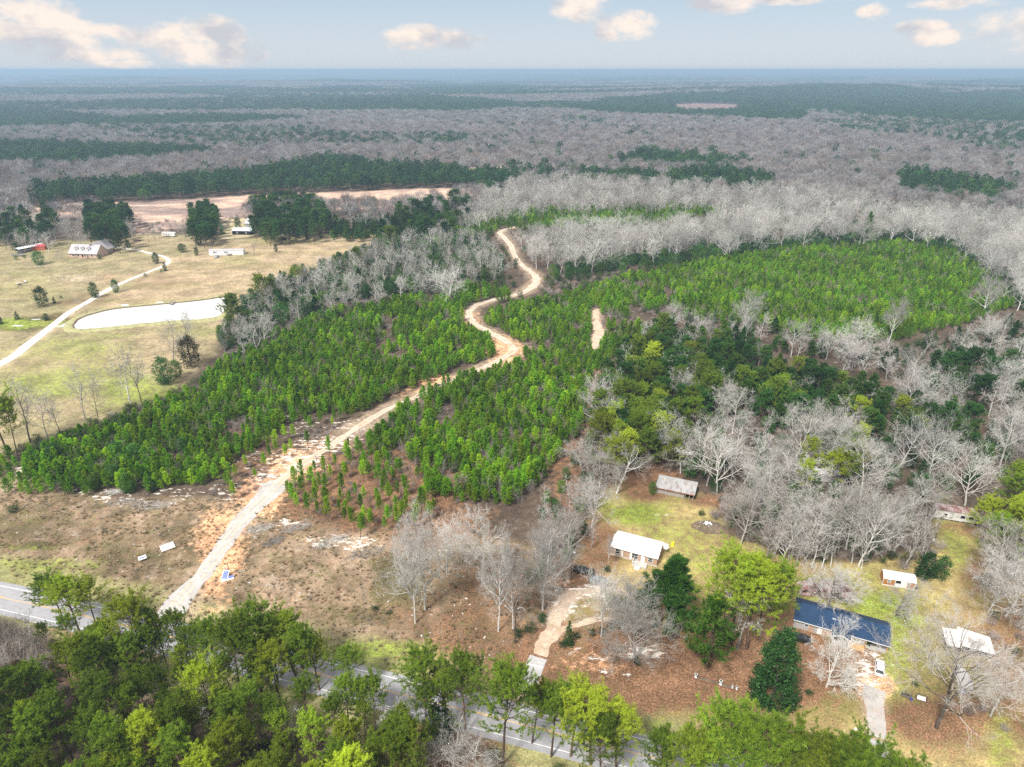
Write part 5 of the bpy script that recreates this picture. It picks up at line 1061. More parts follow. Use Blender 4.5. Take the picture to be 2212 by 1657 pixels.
for k, (b_, tp, lb) in enumerate([((575,668),592,'pine rising over the belt of bare trees near the hay field corner'),((620,640),588,'pair pine of the hay field corner'),((648,628),576,'third pine over the bare belt at the hay field'),((775,588),533,'round small pine above the bare belt in mid field'),((850,560),487,'lone tall pine at the far right end of the hay field'),((590,660),600,'low yellow green pine by the hay field corner')]): tree('pine_tree', b_, tp, lb, 'pine tree', 1.0, k, k)
tree('bare_tree', (968,655), 580, 'white spreading bare tree over the green young pines near the track', 'tree', 1.5, 2, 0)
tree('evergreen', (608,705), 650, 'dark evergreen right of the pond end', 'tree', .9, 0, 0)
tree('evergreen', (660,690), 640, 'dark rounded evergreen under the pale belt trees', 'tree', .8, 1, 0)
# pasture trees
for k, (kind, b_, tp, wd, lb, cm) in enumerate([('evergreen',(93,662),617,1.0,'broad yellow green tree in the pasture left of the farm drive','shrub'),('evergreen',(206,643),609,.95,'round green tree just left of the farm drive','deep'),('evergreen',(251,632),602,.8,'small green tree at the edge of the farm drive','deep'),('evergreen',(338,569),544,.95,'dark round tree inside the bend of the farm drive','cedar'),('cedar',(357,585),566,1.1,'small conical cedar on the outer side of the drive bend','cedar'),('evergreen',(86,572),541,1.2,'flat crowned green tree on the lawn before the farmhouse','deep'),('cedar',(38,690),672,1.2,'small round dark cedar near the marshy hollow','cedar'),('evergreen',(101,692),677,1.4,'low dark bush on the rim of the marshy hollow','cedar'),('cedar',(2,700),680,1.2,'dark cedar at the left edge near the hollow','cedar'),('evergreen',(243,541),519,1.1,'dark tree right of the farmhouse','cedar'),('evergreen',(38,540),522,1.3,'dark tree left of the farmhouse by the red shed','deep'),
   ('shrub',(36,562),552,1,'small bush on the farm lawn','deep'),('shrub',(53,557),550,1,'second small bush on the farm lawn','deep'),('shrub',(168,556),546,1,'clipped bush before the farmhouse front','cedar'),('shrub',(215,560),551,1,'dark bush at the farmhouse corner','cedar'),('shrub',(132,644),638,1,'tiny dark bush in the pasture','cedar'),('shrub',(314,597),590,1,'small dark bush below the drive bend','cedar'),('shrub',(349,588),582,1,'little dark bush by the drive bend','cedar'),
   ('evergreen',(395,545),526,1.6,'large olive bush on the rim of the hay field','shrub'),('evergreen',(430,530),504,1.1,'big dark bush left of the long white mobile home','shrub'),('evergreen',(425,552),533,.8,'yellow green small tree left of the long mobile home','shrub'),('evergreen',(596,545),526,.7,'lone green tree in the hay field','shrub'),('cedar',(481,506),484,1.3,'green tree before the pale blue roof','deep'),('evergreen',(516,500),468,.75,'slim yellow green tree before the pale blue roof','shrub'),('evergreen',(278,535),520,1.2,'rounded bush beside the far end of the farm drive','shrub'),('cedar',(118,655),640,1.0,'dark small cedar beside the yellow green pasture tree','deep')]):
    tree(kind, b_, tp, lb, 'tree' if kind != 'shrub' else 'shrub', wd, k, k*1.1, crown_mat=M[cm])
tree('mid_bare', (549,553), 523, 'grey twiggy tree right of the long white mobile home', 'tree', .8, 0, 0, trunk_mat=M['darkbark'])
tree('mid_bare', (131,566), 538, 'small grey bare tree on the farm lawn', 'tree', 1.2, 1, 0)
tree('mid_bare', (188,680), 655, 'little bare tree beside the marshy hollow', 'tree', .6, 2, 0, trunk_mat=M['darkbark'])
tree('mid_bare', (172,662), 642, 'greyish bare shrub tree left of the round green pasture tree', 'tree', 1.3, 3, 0)
tree('mid_bare', (630,505), 455, 'broad grey bare tree in front of the big pine copse', 'tree', 1.1, 0, 2)
tree('bare_tree', (790,500), 455, 'pale spreading bare tree at the back of the hay field', 'tree', 1.5, 2, 2)
for k, (x_, y_, tp) in enumerate([(718,462,432),(772,450,436),(808,455,424),(890,452,425),(955,450,423),(745,458,440)]): tree('evergreen', (x_, y_), tp, ['round dark tree standing in the tan field first from the pine copse','small dark tree in the tan field','flat topped dark pine in the middle of the tan field','tall dark pine near the right end of the tan field','dark rounded pine at the right end of the tan field','little shrubby tree in the tan field'][k], 'tree', 1.1, k, k, crown_mat=M['deep'])
# trees of the clearing edge
tree('yard_tree', (918,1318), 1100, 'very tall pale tree with straight dark trunk on the brown clearing', 'tree', .72, 0, 0.4)
tree('yard_tree', (897,1346), 1150, 'twisted pale tree in front of the tall straight one on the clearing', 'tree', .62, 4, 2.1)
tree('yard_tree', (1076,1364), 1150, 'white trunked tree leaning left over the brown clearing', 'tree', .55, 1, 1.0)
tree('yard_tree', (1108,1358), 1180, 'white trunked tree beside the utility pole', 'tree', .6, 3, 3.0)
tree('yard_tree', (1046,1262), 1085, 'pale wide crowned tree behind the leaning white trunk', 'tree', .8, 2, 4.0)
tree('yard_tree', (1172,1318), 1130, 'dense pale tree overgrown with vine left of the dark pickup', 'tree', .8, 3, 5.0)
tree('mid_bare', (788,1322), 1258, 'short dead snag standing on the brown clearing', 'tree', .35, 1, 0, name='dead_snag', trunk_mat=M['darkbark'])
# yard trees
tree('dense_pine', (1425,1345), 1192, 'big dense green pine right of the white roofed house', 'pine tree', 1.5, 0, 0, crown_mat=leaf_mat('rich_needles', (0.03,0.10,0.012), (0.07,0.18,0.018)))
tree('big_cedar', (1668,1508), 1342, 'large dark conical cedar in the front yard', 'cedar tree', 1.1, 0, 0, name='cedar_tree')
tree('cedar', (1229,1392), 1338, 'small pointed green cypress between the two dirt lanes', 'cypress tree', .75, 1, 0, name='cypress_tree', crown_mat=M['deep'])
for k, (b_, tp, v, wd, lb) in enumerate([((1578,1400),1182,0,1.05,'leftmost tall pine of the front yard group'),((1612,1402),1196,1,1.05,'second tall pine of the front yard group'),((1640,1385),1205,3,1.05,'dark pine in the middle of the front yard group'),((1672,1360),1222,2,.95,'rightmost pine of the front yard group near the blue roof')]): tree('pine_tree', b_, tp, lb, 'pine tree', wd, v, k*2)
tree('young_pine', (1530,1442), 1285, 'bright green full pine at the left of the front yard group', 'pine tree', 1.15, 2, 0, name='pine_tree', crown_mat=leaf_mat('bright_needles', (0.06,0.15,0.015), (0.12,0.25,0.02)))
tree('slim_tree', (1592,1402), 1250, 'white leafless tree tangled between the front yard pines', 'tree', 1.3, 0, 0)
tree('slim_tree', (1560,1395), 1240, 'slender white leafless tree left of the front yard pines', 'tree', 1.1, 2, 0)
tree('low_tree', (1370,1425), 1300, 'wide white leafless tree in the middle of the front yard', 'tree', 1.05, 0, 0.5)
tree('yard_tree', (1298,1375), 1225, 'pale leafless tree left of the wide white one', 'tree', .65, 3, 1.5)
tree('low_tree', (1345,1360), 1250, 'pale leafless tree behind the wide white one', 'tree', .9, 0, 2.5)
tree('yard_tree', (1312,1225), 1150, 'twiggy tree at the left end of the white roofed house', 'tree', .4, 1, 0)
tree('low_tree', (1784,1484), 1380, 'pale many branched tree in front of the blue roofed house', 'tree', 0.95, 1, 0.9)
tree('yard_tree', (2021,1572), 1330, 'great dark trunked oak at the right of the driveway', 'oak tree', .95, 0, 0.3, trunk_mat=M['darkbark'])
tree('low_tree', (1933,1332), 1264, 'small crooked tree behind the blue roofed house', 'tree', 1.0, 1, 0.2, trunk_mat=M['darkbark'])
tree('low_tree', (1789,1306), 1222, 'spreading bare tree between collapsed shed and blue roof', 'tree', 1.15, 0, 1.2, trunk_mat=M['darkbark'])
tree('low_tree', (2135,1322), 1205, 'broad twiggy tree behind the white canopy', 'tree', .95, 0, 2.2)
tree('yard_tree', (2150,1250), 1120, 'pale bare tree near the right edge above the white canopy', 'tree', .9, 2, 3.2)
tree('slim_tree', (1650,1230), 1120, 'leafless tree right of the debris mound', 'tree', 1.3, 1, 1)
tree('slim_tree', (1735,1215), 1110, 'leafless tree above the collapsed shed', 'tree', 1.2, 2, 1)
tree('cedar', (1995,1245), 1190, 'dark cedar at the wood edge right of the small shed', 'cedar tree', 1.5, 0, 0, name='cedar_tree'); tree('evergreen', (2030,1250), 1200, 'dark bushy evergreen next to the cedar at the wood edge', 'tree', .9, 0, 0)
tree('evergreen', (1408,1068), 1040, 'small green bush tree at the left end of the rusty barn', 'tree', .9, 0, 0); tree('evergreen', (2035,1420), 1380, 'evergreen shrub left of the white canopy', 'shrub', .4, 0, 0, name='evergreen_shrub') if False else None
tree('yard_tree', (1600,722), 620, 'lone white tree standing in the bright green plantation', 'tree', .85, 2, 0.4)
tree('yard_tree', (1832,790), 688, 'wide topped white tree at the edge of the plantation', 'tree', 1.25, 2, 1.4)
tree('yard_tree', (2118,690), 590, 'white tree at the right corner of the plantation', 'tree', .7, 0, 0.4)
tree('yard_tree', (1918,742), 640, 'slim topped white tree right of the wide topped one', 'tree', .7, 4, 0.4)
tree('dense_pine', (1866,520), 455, 'lone dark pine rising from the pale creek wood', 'pine tree', .8, 1, 0)
tree('dense_pine', (2078,500), 470, 'small round dark pine in the pale wood at right', 'pine tree', 1.1, 2, 0)
# clipped garden shrubs: (base, radius m)
for k, (q, r_, hgt, lb) in enumerate([((1216,1396),1.0,1.3,'round clipped shrub left of the small cypress'),((1246,1377),.75,1.1,'round shrub close behind the small cypress'),((1278,1370),.9,1.3,'spiky shrub right of the small cypress'),((1300,1366),.95,1.2,'round shrub under the pale front yard tree'),((1318,1356),.8,1.1,'second round shrub under the pale front yard tree'),((1448,1356),1.2,1.3,'round clipped shrub right of the wide white tree'),((1476,1360),1.3,1.5,'dark clipped shrub at the foot of the yard pines'),((1337,1352),1.3,1.6,'dark shrub behind the wide white tree'),((1362,1335),1.4,1.8,'dark shrub under the dense green pine'),((1415,1350),1.3,1.5,'dark shrub at the base of the dense green pine'),((1375,1432),1.0,1.0,'dark shrub at the base of the wide white tree'),((1746,1500),.8,.9,'small dark shrub right of the large cedar'),((1330,1300),1.5,1.7,'evergreen shrub inside the dirt loop'),((1310,1232),1.0,1.2,'shrub at the left corner of the white roofed house'),((1120,1370),1.2,1.2,'green bush by the utility pole'),((1145,1360),1.5,1.6,'olive bush right of the utility pole'),((1170,1340),1.3,1.5,'dark bush under the vine covered tree'),((810,1318),.9,.9,'low dark bush by the dead snag'),((840,1325),.7,.7,'bright green little bush on the clearing'),((30,1105),1.5,2.0,'dark green bush at the left edge of the clearing'),((1585,1115),1.3,1.4,'bush at the edge of the debris mound'),((1515,1112),.9,1.6,'small upright cedar shrub at the debris mound'),((1520,1360),.9,1.0,'dark low shrub between the yard pines'),((1975,1480),.7,.7,'small evergreen shrub beside the driveway')]):
    t_, c_, j_, h = tinted('shrub', M['cedar'] if k not in (18, 15) else M['shrub'], None, k); e = empty('garden_shrub', G(*q)+(0,), k, lb, 'shrub', None, (r_/1.45, r_/1.45, hgt/3.0)); obj('crown', c_, e); obj('trunk', t_, e)

# ------------------------------------------------------------------ commit the woods: the 300 largest of each kind one by one, the rest as one mass
def stuff_nodes(name, coll):
    ng = bpy.data.node_groups.new(name, 'GeometryNodeTree')
    ng.interface.new_socket('Geometry', in_out='INPUT', socket_type='NodeSocketGeometry'); ng.interface.new_socket('Geometry', in_out='OUTPUT', socket_type='NodeSocketGeometry')
    N = ng.nodes; L_ = ng.links; gi = N.new('NodeGroupInput'); go = N.new('NodeGroupOutput'); ins = N.new('GeometryNodeInstanceOnPoints'); ci = N.new('GeometryNodeCollectionInfo')
    ci.inputs['Collection'].default_value = coll; ci.inputs['Separate Children'].default_value = True; ci.inputs['Reset Children'].default_value = True
    def na(nm, ty):
        a = N.new('GeometryNodeInputNamedAttribute'); a.data_type = ty; a.inputs[0].default_value = nm
        return a.outputs[0]
    L_.new(gi.outputs[0], ins.inputs['Points']); L_.new(ci.outputs[0], ins.inputs['Instance']); ins.inputs['Pick Instance'].default_value = True
    L_.new(na('vid', 'INT'), ins.inputs['Instance Index']); L_.new(na('rot', 'FLOAT_VECTOR'), ins.inputs['Rotation']); L_.new(na('scl', 'FLOAT_VECTOR'), ins.inputs['Scale']); L_.new(ins.outputs[0], go.inputs[0])
    return ng
def make_stuff(name, kind, A, label, cat):
    if len(A) == 0: return
    coll = bpy.data.collections.new(name + '_sources')
    for i, (t_, c_, j_, h) in enumerate(PROTO[kind]): coll.objects.link(bpy.data.objects.new('%s_source_%02d' % (kind, i), j_))
    me = bpy.data.meshes.new(name); me.vertices.add(len(A)); me.vertices.foreach_set('co', np.ascontiguousarray(A[:, :3], np.float32).ravel())
    a = me.attributes.new('vid', 'INT', 'POINT'); a.data.foreach_set('value', A[:, 5].astype(np.int32))
    R_ = np.zeros((len(A), 3), np.float32); R_[:, 2] = A[:, 4]; rr = np.random.default_rng(3); R_[:, :2] = rr.normal(size=(len(A), 2))*0.04
    a = me.attributes.new('rot', 'FLOAT_VECTOR', 'POINT'); a.data.foreach_set('vector', R_.ravel())
    S_ = np.stack([A[:, 3]*A[:, 7], A[:, 3]*A[:, 7], A[:, 3]], 1).astype(np.float32); a = me.attributes.new('scl', 'FLOAT_VECTOR', 'POINT'); a.data.foreach_set('vector', S_.ravel())
    o = obj(name, me); md = o.modifiers.new('scatter', 'NODES'); md.node_group = stuff_nodes(name, coll); tag(o, label, cat, kind='stuff')
STUFF = dict(dark_pine=('dark_pine_woods','dark green pines massed in the woods','pine trees'), pine_tree=('pine_woods','green pines massed in the woods','pine trees'), dense_pine=('full_pine_woods','dark full pines massed in the woods','pine trees'), young_pine=('plantation','bright green young pines massed over the plantation','young pines'), open_pine=('thin_pine_woods','thin young pines massed beside the track','pine trees'),
  bare_tree=('bare_woods','pale leafless trees massed in the woods','trees'), mid_bare=('leafless_woods','grey leafless trees massed in the woods','trees'), slim_tree=('slender_woods','slender leafless trees massed in the woods','trees'), far_bare=('far_leafless_forest','grey leafless forest reaching to the horizon','forest'), far_pine=('far_pine_forest','blue green pine forest reaching to the horizon','forest'),
  shrub=('undergrowth','olive bushes massed under the trees','shrubs'), evergreen=('evergreen_undergrowth','dark evergreens massed under the bare trees','trees'), cedar=('cedars','dark cedars','trees'), thicket=('brushwood','grey leafless brushwood','brush'), sapling=('sapling_thickets','grey leafless saplings among the young pines','saplings'), tuft=('dry_grass','tufts of dry grass on the clearing','grass'), low_shrub=('low_weeds','low olive weeds on the clearing','weeds'))
MAXI = dict(dark_pine=280, pine_tree=250, dense_pine=290, young_pine=298, open_pine=290, bare_tree=255, mid_bare=270, slim_tree=285, shrub=270, evergreen=270, cedar=200, far_bare=0, far_pine=0, thicket=0, sapling=0, tuft=0, low_shrub=0)
counts = {}
for kind, L_ in BAG.items():
    if not L_: continue
    A = np.concatenate(L_); n1 = MAXI[kind]; h = PROTO[kind][0][3]
    dep = A[:, 1]*CP - (A[:, 2]+h*A[:, 3]*0.5 - H)*SP; px, py = PR(A[:, 0], A[:, 1], A[:, 2]+h*A[:, 3]*0.6); vis = (px > -5) & (px < W_+5) & (py > 0) & (py < H_+5)
    size = np.where(vis, h*A[:, 3]/dep, 0)*682
    order = np.argsort(-size)[:n1]; order = order[size[order] > 0] if n1 else order[:0]
    sel = np.zeros(len(A), bool); sel[order] = True; counts[kind] = (len(A), int(sel.sum()))
    nm = NAME.get(kind, kind); S = A[sel]; pxs = px[sel]; suffix = [''] * len(S)
    for e_ in np.unique(S[:, 6]):
        w_ = np.where(S[:, 6] == e_)[0]
        if len(w_) < 12: continue
        qx = np.quantile(pxs[w_], [1/3, 2/3]); qy = np.quantile(S[w_, 1], [1/3, 2/3])
        for i in w_: suffix[i] = ', %s %s part' % (('near', 'middle', 'far')[int(np.searchsorted(qy, S[i, 1]))], ('left', 'centre', 'right')[int(np.searchsorted(qx, pxs[i]))])
    for row, sz, sf in zip(S, size[sel], suffix):
        lb, ct, gr = ENTRY[int(row[6])]; lb = lb + sf if len((lb + sf).split()) <= 16 else lb; t_, c_, j_, h = PROTO[kind][int(row[5])]; sc_ = (row[3]*row[7], row[3]*row[7], row[3])
        if sz > 24 and t_ is not None:
            e = empty(nm, (row[0], row[1], row[2]), row[4], lb, ct, gr, sc_); obj('trunk', t_, e); obj('crown', c_, e)
        else:
            o = obj(nm, j_, None, (row[0], row[1], row[2]), row[4]); o.scale = sc_; tag(o, lb, ct, gr)
    make_stuff(STUFF[kind][0], kind, A[~sel], STUFF[kind][1], STUFF[kind][2])
print('TREES', counts)
# ------------------------------------------------------------------ buildings
def ribbed(name, c1, c2, rough=0.45, spec=0.4, stain=None, metal=0.0):
    m, nt = new_mat(name); t = NT(nt); P = t.objco(); n = t.noise(0.6, 5, 0.65, t.scale(P, (1, 0.5, 1))); n2 = t.noise(4, 4, 0.7, P)
    c = t.mix(t.ramp(n, 0.3, 0.7), c1, c2)
    if stain: c = t.mix(t.ramp(t.noise(0.8, 6, 0.7, t.scale(P, (1, 0.35, 1))), 0.48, 0.60), c, stain)
    c = t.mix(t.ramp(n2, 0.45, 0.75, 0, 0.25), c, tuple(v*0.6 for v in c1)); t.out(t.bsdf(c, rough, spec, None, metal)); return m
def brick_mat(name, c1, c2, mortar):
    m, nt = new_mat(name); t = NT(nt); b_ = t.N.new('ShaderNodeTexBrick'); b_.inputs['Scale'].default_value = 1.0; b_.inputs['Brick Width'].default_value = 0.42; b_.inputs['Row Height'].default_value = 0.16; b_.inputs['Mortar Size'].default_value = 0.02
    sp = t.N.new('ShaderNodeSeparateXYZ'); t.L.new(t.objco(), sp.inputs[0]); cb = t.N.new('ShaderNodeCombineXYZ'); t.L.new(t.math('ADD', sp.outputs[0], sp.outputs[1]), cb.inputs[0]); t.L.new(sp.outputs[2], cb.inputs[1]); t.L.new(cb.outputs[0], b_.inputs['Vector'])
    for k, v in (('Color1', c1), ('Color2', c2), ('Mortar', mortar)): b_.inputs[k].default_value = v + (1,)
    t.out(t.bsdf(t.mix(t.ramp(t.noise(1.2, 4, 0.6, t.objco()), 0.3, 0.7, 0, 0.35), b_.outputs[0], tuple(v*0.7 for v in c1)), 0.9, 0.15)); return m
M['roof_white'] = ribbed('white_metal_roof', (0.78, 0.78, 0.79), (0.84, 0.84, 0.85)); M['roof_blue'] = ribbed('navy_metal_roof', (0.009, 0.036, 0.088), (0.013, 0.048, 0.115), 0.5, 0.35)
M['roof_grey'] = ribbed('grey_shingle_roof', (0.42, 0.40, 0.42), (0.50, 0.48, 0.50), 0.9, 0.1); M['roof_rust'] = ribbed('rusting_metal_roof', (0.36, 0.36, 0.365), (0.44, 0.44, 0.44), 0.7, 0.2, (0.30, 0.25, 0.23)); M['roof_old'] = ribbed('old_rusted_sheet', (0.42, 0.37, 0.37), (0.30, 0.20, 0.18), 0.7, 0.2, (0.20, 0.09, 0.07))
M['roof_red'] = ribbed('red_metal_roof', (0.50, 0.06, 0.06), (0.60, 0.09, 0.08)); M['roof_pale'] = ribbed('pale_blue_metal_roof', (0.60, 0.68, 0.74), (0.68, 0.76, 0.82))
M['brick'] = brick_mat('tan_brick', (0.42, 0.25, 0.16), (0.52, 0.33, 0.22), (0.5, 0.44, 0.38)); M['pinkbrick'] = brick_mat('pink_brick', (0.58, 0.38, 0.28), (0.66, 0.46, 0.35), (0.6, 0.52, 0.46))
M['white'] = plain('white_paint', (0.80, 0.80, 0.79), 0.6, nscale=1.5, var=0.05); M['greywall'] = plain('grey_siding', (0.38, 0.37, 0.355), 0.8, var=0.1); M['dirtywhite'] = ribbed('weathered_white_siding', (0.62, 0.62, 0.60), (0.72, 0.72, 0.70), 0.8, 0.2, (0.34, 0.33, 0.30))
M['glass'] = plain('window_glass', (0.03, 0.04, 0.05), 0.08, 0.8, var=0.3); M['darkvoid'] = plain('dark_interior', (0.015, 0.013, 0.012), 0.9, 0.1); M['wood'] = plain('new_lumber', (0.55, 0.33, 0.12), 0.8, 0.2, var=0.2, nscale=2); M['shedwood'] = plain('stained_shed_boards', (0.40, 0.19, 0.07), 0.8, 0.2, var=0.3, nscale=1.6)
M['oldwood'] = plain('grey_weathered_wood', (0.34, 0.31, 0.29), 0.9, 0.1, var=0.3); M['concrete'] = plain('concrete', (0.50, 0.48, 0.45), 0.9, 0.2, var=0.15); M['orangewood'] = plain('red_board_siding', (0.52, 0.12, 0.05), 0.8, 0.2, var=0.2); M['metalgrey'] = plain('grey_metal', (0.45, 0.46, 0.47), 0.4, 0.5, metal=0.6)
def roof_slabs(L, D, wh, rh, oh, rp=0.5, th=0.12, ribs=0.0, og=0.25):
    """gable roof, ridge along x; rp: where the ridge stands across the depth"""
    b = MB(); yr = D*rp; out = []
    for (ya, za, yb, zb) in ((-oh, wh - oh*(rh-wh)/yr, yr, rh), (D+oh, wh - oh*(rh-wh)/(D-yr), yr, rh)):
        n = Vector((0, -(zb-za), (yb-ya))).normalized(); n = n if n.z > 0 else -n
        p = [Vector((-og, ya, za)), Vector((L+og, ya, za)), Vector((L+og, yb, zb)), Vector((-og, yb, zb))]; up = n*th
        b.add([q for q in p] + [q+up for q in p], [(0,1,2,3),(7,6,5,4),(0,4,5,1),(1,5,6,2),(2,6,7,3),(3,7,4,0)])
        if ribs:
            x = 0.0
            while x < L + og:
                q0 = Vector((x, ya, za)) + up; q1 = Vector((x, yb, zb)) + up; w = Vector((0.03, 0, 0)); u = n*0.035
                b.add([q0-w, q0+w, q1+w, q1-w, q0-w+u, q0+w+u, q1+w+u, q1-w+u], [(4,5,6,7),(0,4,7,3),(1,2,6,5),(0,1,5,4)]); x += ribs
    return b
def gable_walls(L, D, wh, rh, rp=0.5, th=0.14):
    b = MB(); yr = D*rp
    b.box(L/2, th/2, wh/2, L, th, wh); b.box(L/2, D-th/2, wh/2, L, th, wh)
    for x0 in (0.0, L-th):
        vs = []
        for x in (x0, x0+th): vs += [(x, th, 0), (x, D-th, 0), (x, D-th, wh-0.02), (x, yr, rh-0.05), (x, th, wh-0.02)]
        b.add(vs, [(0,1,2,3,4), (9,8,7,6,5)] + [(i, 5+i, 5+(i+1) % 5, (i+1) % 5) for i in range(5)])
    return b
def window(parent, x, z, w, h, y=-0.01, side='front', L=0, frame=None, pane=None, th=0.07, bars=True):
    """a window on the front wall (or an end wall): frame part with its pane"""
    b = MB(); ft = 0.10
    def bx(mb, cx, cz, sx, sz, d, t_):
        if side == 'front': mb.box(cx, y - d, cz, sx, t_, sz)
        else: mb.box(y + d, cx, cz, t_, sx, sz)
    for cx, cz, sx, sz in ((x, z+h/2+ft/2, w+2*ft, ft), (x, z-h/2-ft/2, w+2*ft, ft), (x-w/2-ft/2, z, ft, h), (x+w/2+ft/2, z, ft, h)) + (((x, z, w, 0.05),) if bars else ()): bx(b, cx, cz, sx, sz, 0.03, th)
    f = b.build('window', frame or M['white'], parent); p_ = MB(); bx(p_, x, z, w, h, 0.004, 0.02); p_.build('pane', pane or M['glass'], f); return f
def door(parent, x, w, h, z0=0.1, mat=None, y=-0.01, ajar=0.0):
    b = MB(); b.box(x, y-0.03, z0+h/2, w, 0.05, h); d = b.build('door', mat or M['white'], parent); k = MB(); k.tube([(x+w*0.38, y-0.06, z0+h*0.47), (x+w*0.38, y-0.12, z0+h*0.47)], 0.035, 5); k.build('handle', M['metalgrey'], d); return d
def site(px, py, h=0.0): g = G(px, py, h); return (g[0], g[1], 0.0)

# white roofed brick house
fl = G(1319, 1181, 2.7); HZ = math.radians(-24)
hs = empty('brick_house', (fl[0]+0.2, fl[1]+0.35, 0), HZ, 'low tan brick house with bright white metal roof and white front steps', 'house')
L_, D_ = 12.0, 6.7
gable_walls(L_, D_, 2.7, 3.7).build('wall', M['brick'], hs); b = MB(); b.box(L_/2, -0.05, 0.12, L_+0.3, 0.2, 0.3); b.build('foundation', M['concrete'], hs)
rf = roof_slabs(L_, D_, 2.72, 3.72, 0.4, 0.5, 0.10, 0.75).build('roof', M['roof_white'], hs)
b = MB(); b.tube([(2.6, 4.6, 3.3), (2.6, 4.6, 3.9)], 0.09, 6); b.build('vent_pipe', M['metalgrey'], rf)
window(hs, 1.7, 1.55, 1.1, 1.5); window(hs, 2.9, 1.45, 0.4, 1.9, bars=False, pane=M['white']); window(hs, 6.3, 1.5, 1.5, 1.5); window(hs, 5.2, 1.4, 0.3, 2.0, bars=False, pane=M['white']); door(hs, 8.4, 1.0, 2.1); window(hs, 10.3, 1.55, 1.1, 1.2)
b = MB(); b.box(8.0, -1.2, 0.22, 3.6, 2.2, 0.44); pc = b.build('porch', M['concrete'], hs)
b = MB()
for x in (6.25, 7.2, 9.75): b.box(x, -2.25, 0.95, 0.09, 0.09, 1.05)
b.box(6.25, -1.2, 1.42, 0.08, 2.1, 0.08); b.box(6.7, -2.25, 1.42, 0.9, 0.08, 0.08); b.box(6.25, -1.2, 0.9, 0.05, 2.0, 0.9)
for k in range(5): b.box(6.35+0.18*k, -2.25, 0.95, 0.04, 0.04, 0.9)
b.build('railing', M['white'], pc)
b = MB()
for k in range(3): b.box(7.6, -2.5-0.3*k, 0.36-0.13*k-0.1, 1.3, 0.3, 0.14)
b.build('steps', M['white'], pc)
# satellite dish on its mast
d_ = empty('satellite_dish', site(1434, 1196), 0.4, 'white satellite dish on a mast at the right end of the white roofed house', 'satellite dish')
b = MB(); b.tube([(0,0,0),(0,0,2.3)], 0.05, 6); b.build('mast', M['metalgrey'], d_); b = MB(); b.lathe([(0.0,0.0),(0.35,0.03),(0.6,0.1),(0.78,0.2),(0.8,0.22),(0.76,0.24),(0.5,0.1),(0.0,0.04)], 16); o = b.build('dish', M['white'], d_, (0, -0.15, 2.5)); o.rotation_euler = (math.radians(55), 0, 0)
# yellow play slide
sl = empty('play_slide', site(1452, 1178), math.radians(70), 'bright yellow plastic play slide lying on the lawn behind the dish', 'slide', None, .75)
M['toyyellow'] = plain('yellow_plastic', (0.85, 0.68, 0.02), 0.4, 0.4, var=0.05)
b = MB(); b.add([(-1.1,-.35,.1),(0.9,-.35,.75),(0.9,.35,.75),(-1.1,.35,.1),(-1.1,-.35,.18),(0.9,-.35,.83),(0.9,.35,.83),(-1.1,.35,.18)], [(3,2,1,0),(4,5,6,7),(0,1,5,4),(1,2,6,5),(2,3,7,6),(3,0,4,7)])
for s in (-1, 1): b.add([(-1.1,s*.35,.1),(0.9,s*.35,.75),(0.9,s*.42,.75),(-1.1,s*.42,.1),(-1.1,s*.35,.38),(0.9,s*.35,1.05),(0.9,s*.42,1.05),(-1.1,s*.42,.38)], [(3,2,1,0),(4,5,6,7),(0,1,5,4),(1,2,6,5),(2,3,7,6),(3,0,4,7)])
b.build('chute', M['toyyellow'], sl); b = MB()
for s in (-.38, .38): b.tube([(0.95,s,0.85),(1.35,s,0)], 0.06, 5); b.tube([(0.9,s,0.8),(0.95,s,1.35)], 0.05, 5)
for k in range(3): b.box(1.02+0.1*k, 0, 0.62-0.22*k, 0.1, 0.76, 0.06)
b.build('ladder', M['toyyellow'], sl)

# long house with the navy roof
fl = G(1716, 1338, 2.7); HZ = math.radians(-24.3)
bh = empty('long_house', (fl[0]+0.25, fl[1]+0.5, 0), HZ, 'long low house with dark navy ribbed metal roof and open carport end', 'house'); L_, D_ = 19.0, 7.0; W2 = L_-4.4
gable_walls(W2, D_, 2.65, 4.2, 0.55).build('wall', M['greywall'], bh)
b = MB(); b.box(3.6, -0.02, 1.35, 1.2, 0.05, 2.5); b.box(6.6, -0.02, 1.35, 2.2, 0.05, 2.5); b.build('brick_panel', M['brick'], bh)
rf = roof_slabs(L_, D_, 2.68, 4.25, 0.5, 0.55, 0.10, 0.42).build('roof', M['roof_blue'], bh)
b = MB(); b.box(L_/2, -0.56, 2.50, L_+0.5, 0.06, 0.16); b.build('fascia', M['white'], rf)
for x, y in ((6.0, 5.2), (7.8, 5.0)): b = MB(); b.tube([(x, y, 3.7), (x, y, 4.35)], 0.08, 6); b.build('vent_pipe', M['white'], rf)
b = MB(); b.tube([(7.9,1.6,3.2),(7.9,1.6,4.4)], .025, 4)
for k in range(4): b.tube([(7.5,1.6,3.9+.12*k),(8.3,1.6,3.9+.12*k)], .015, 4)
b.build('antenna', M['metalgrey'], rf)
window(bh, 2.6, 1.7, 0.75, 1.0); window(bh, 7.4, 1.7, 0.8, 1.1); door(bh, 5.4, 0.95, 2.1); window(bh, 12.9, 1.6, 1.3, 1.1); door(bh, 11.6, 0.9, 2.1)
b = MB(); b.box(9.6, -1.1, 0.2, 2.6, 2.0, 0.4); b.build('porch', M['concrete'], bh)     # gabled porch
b = MB()
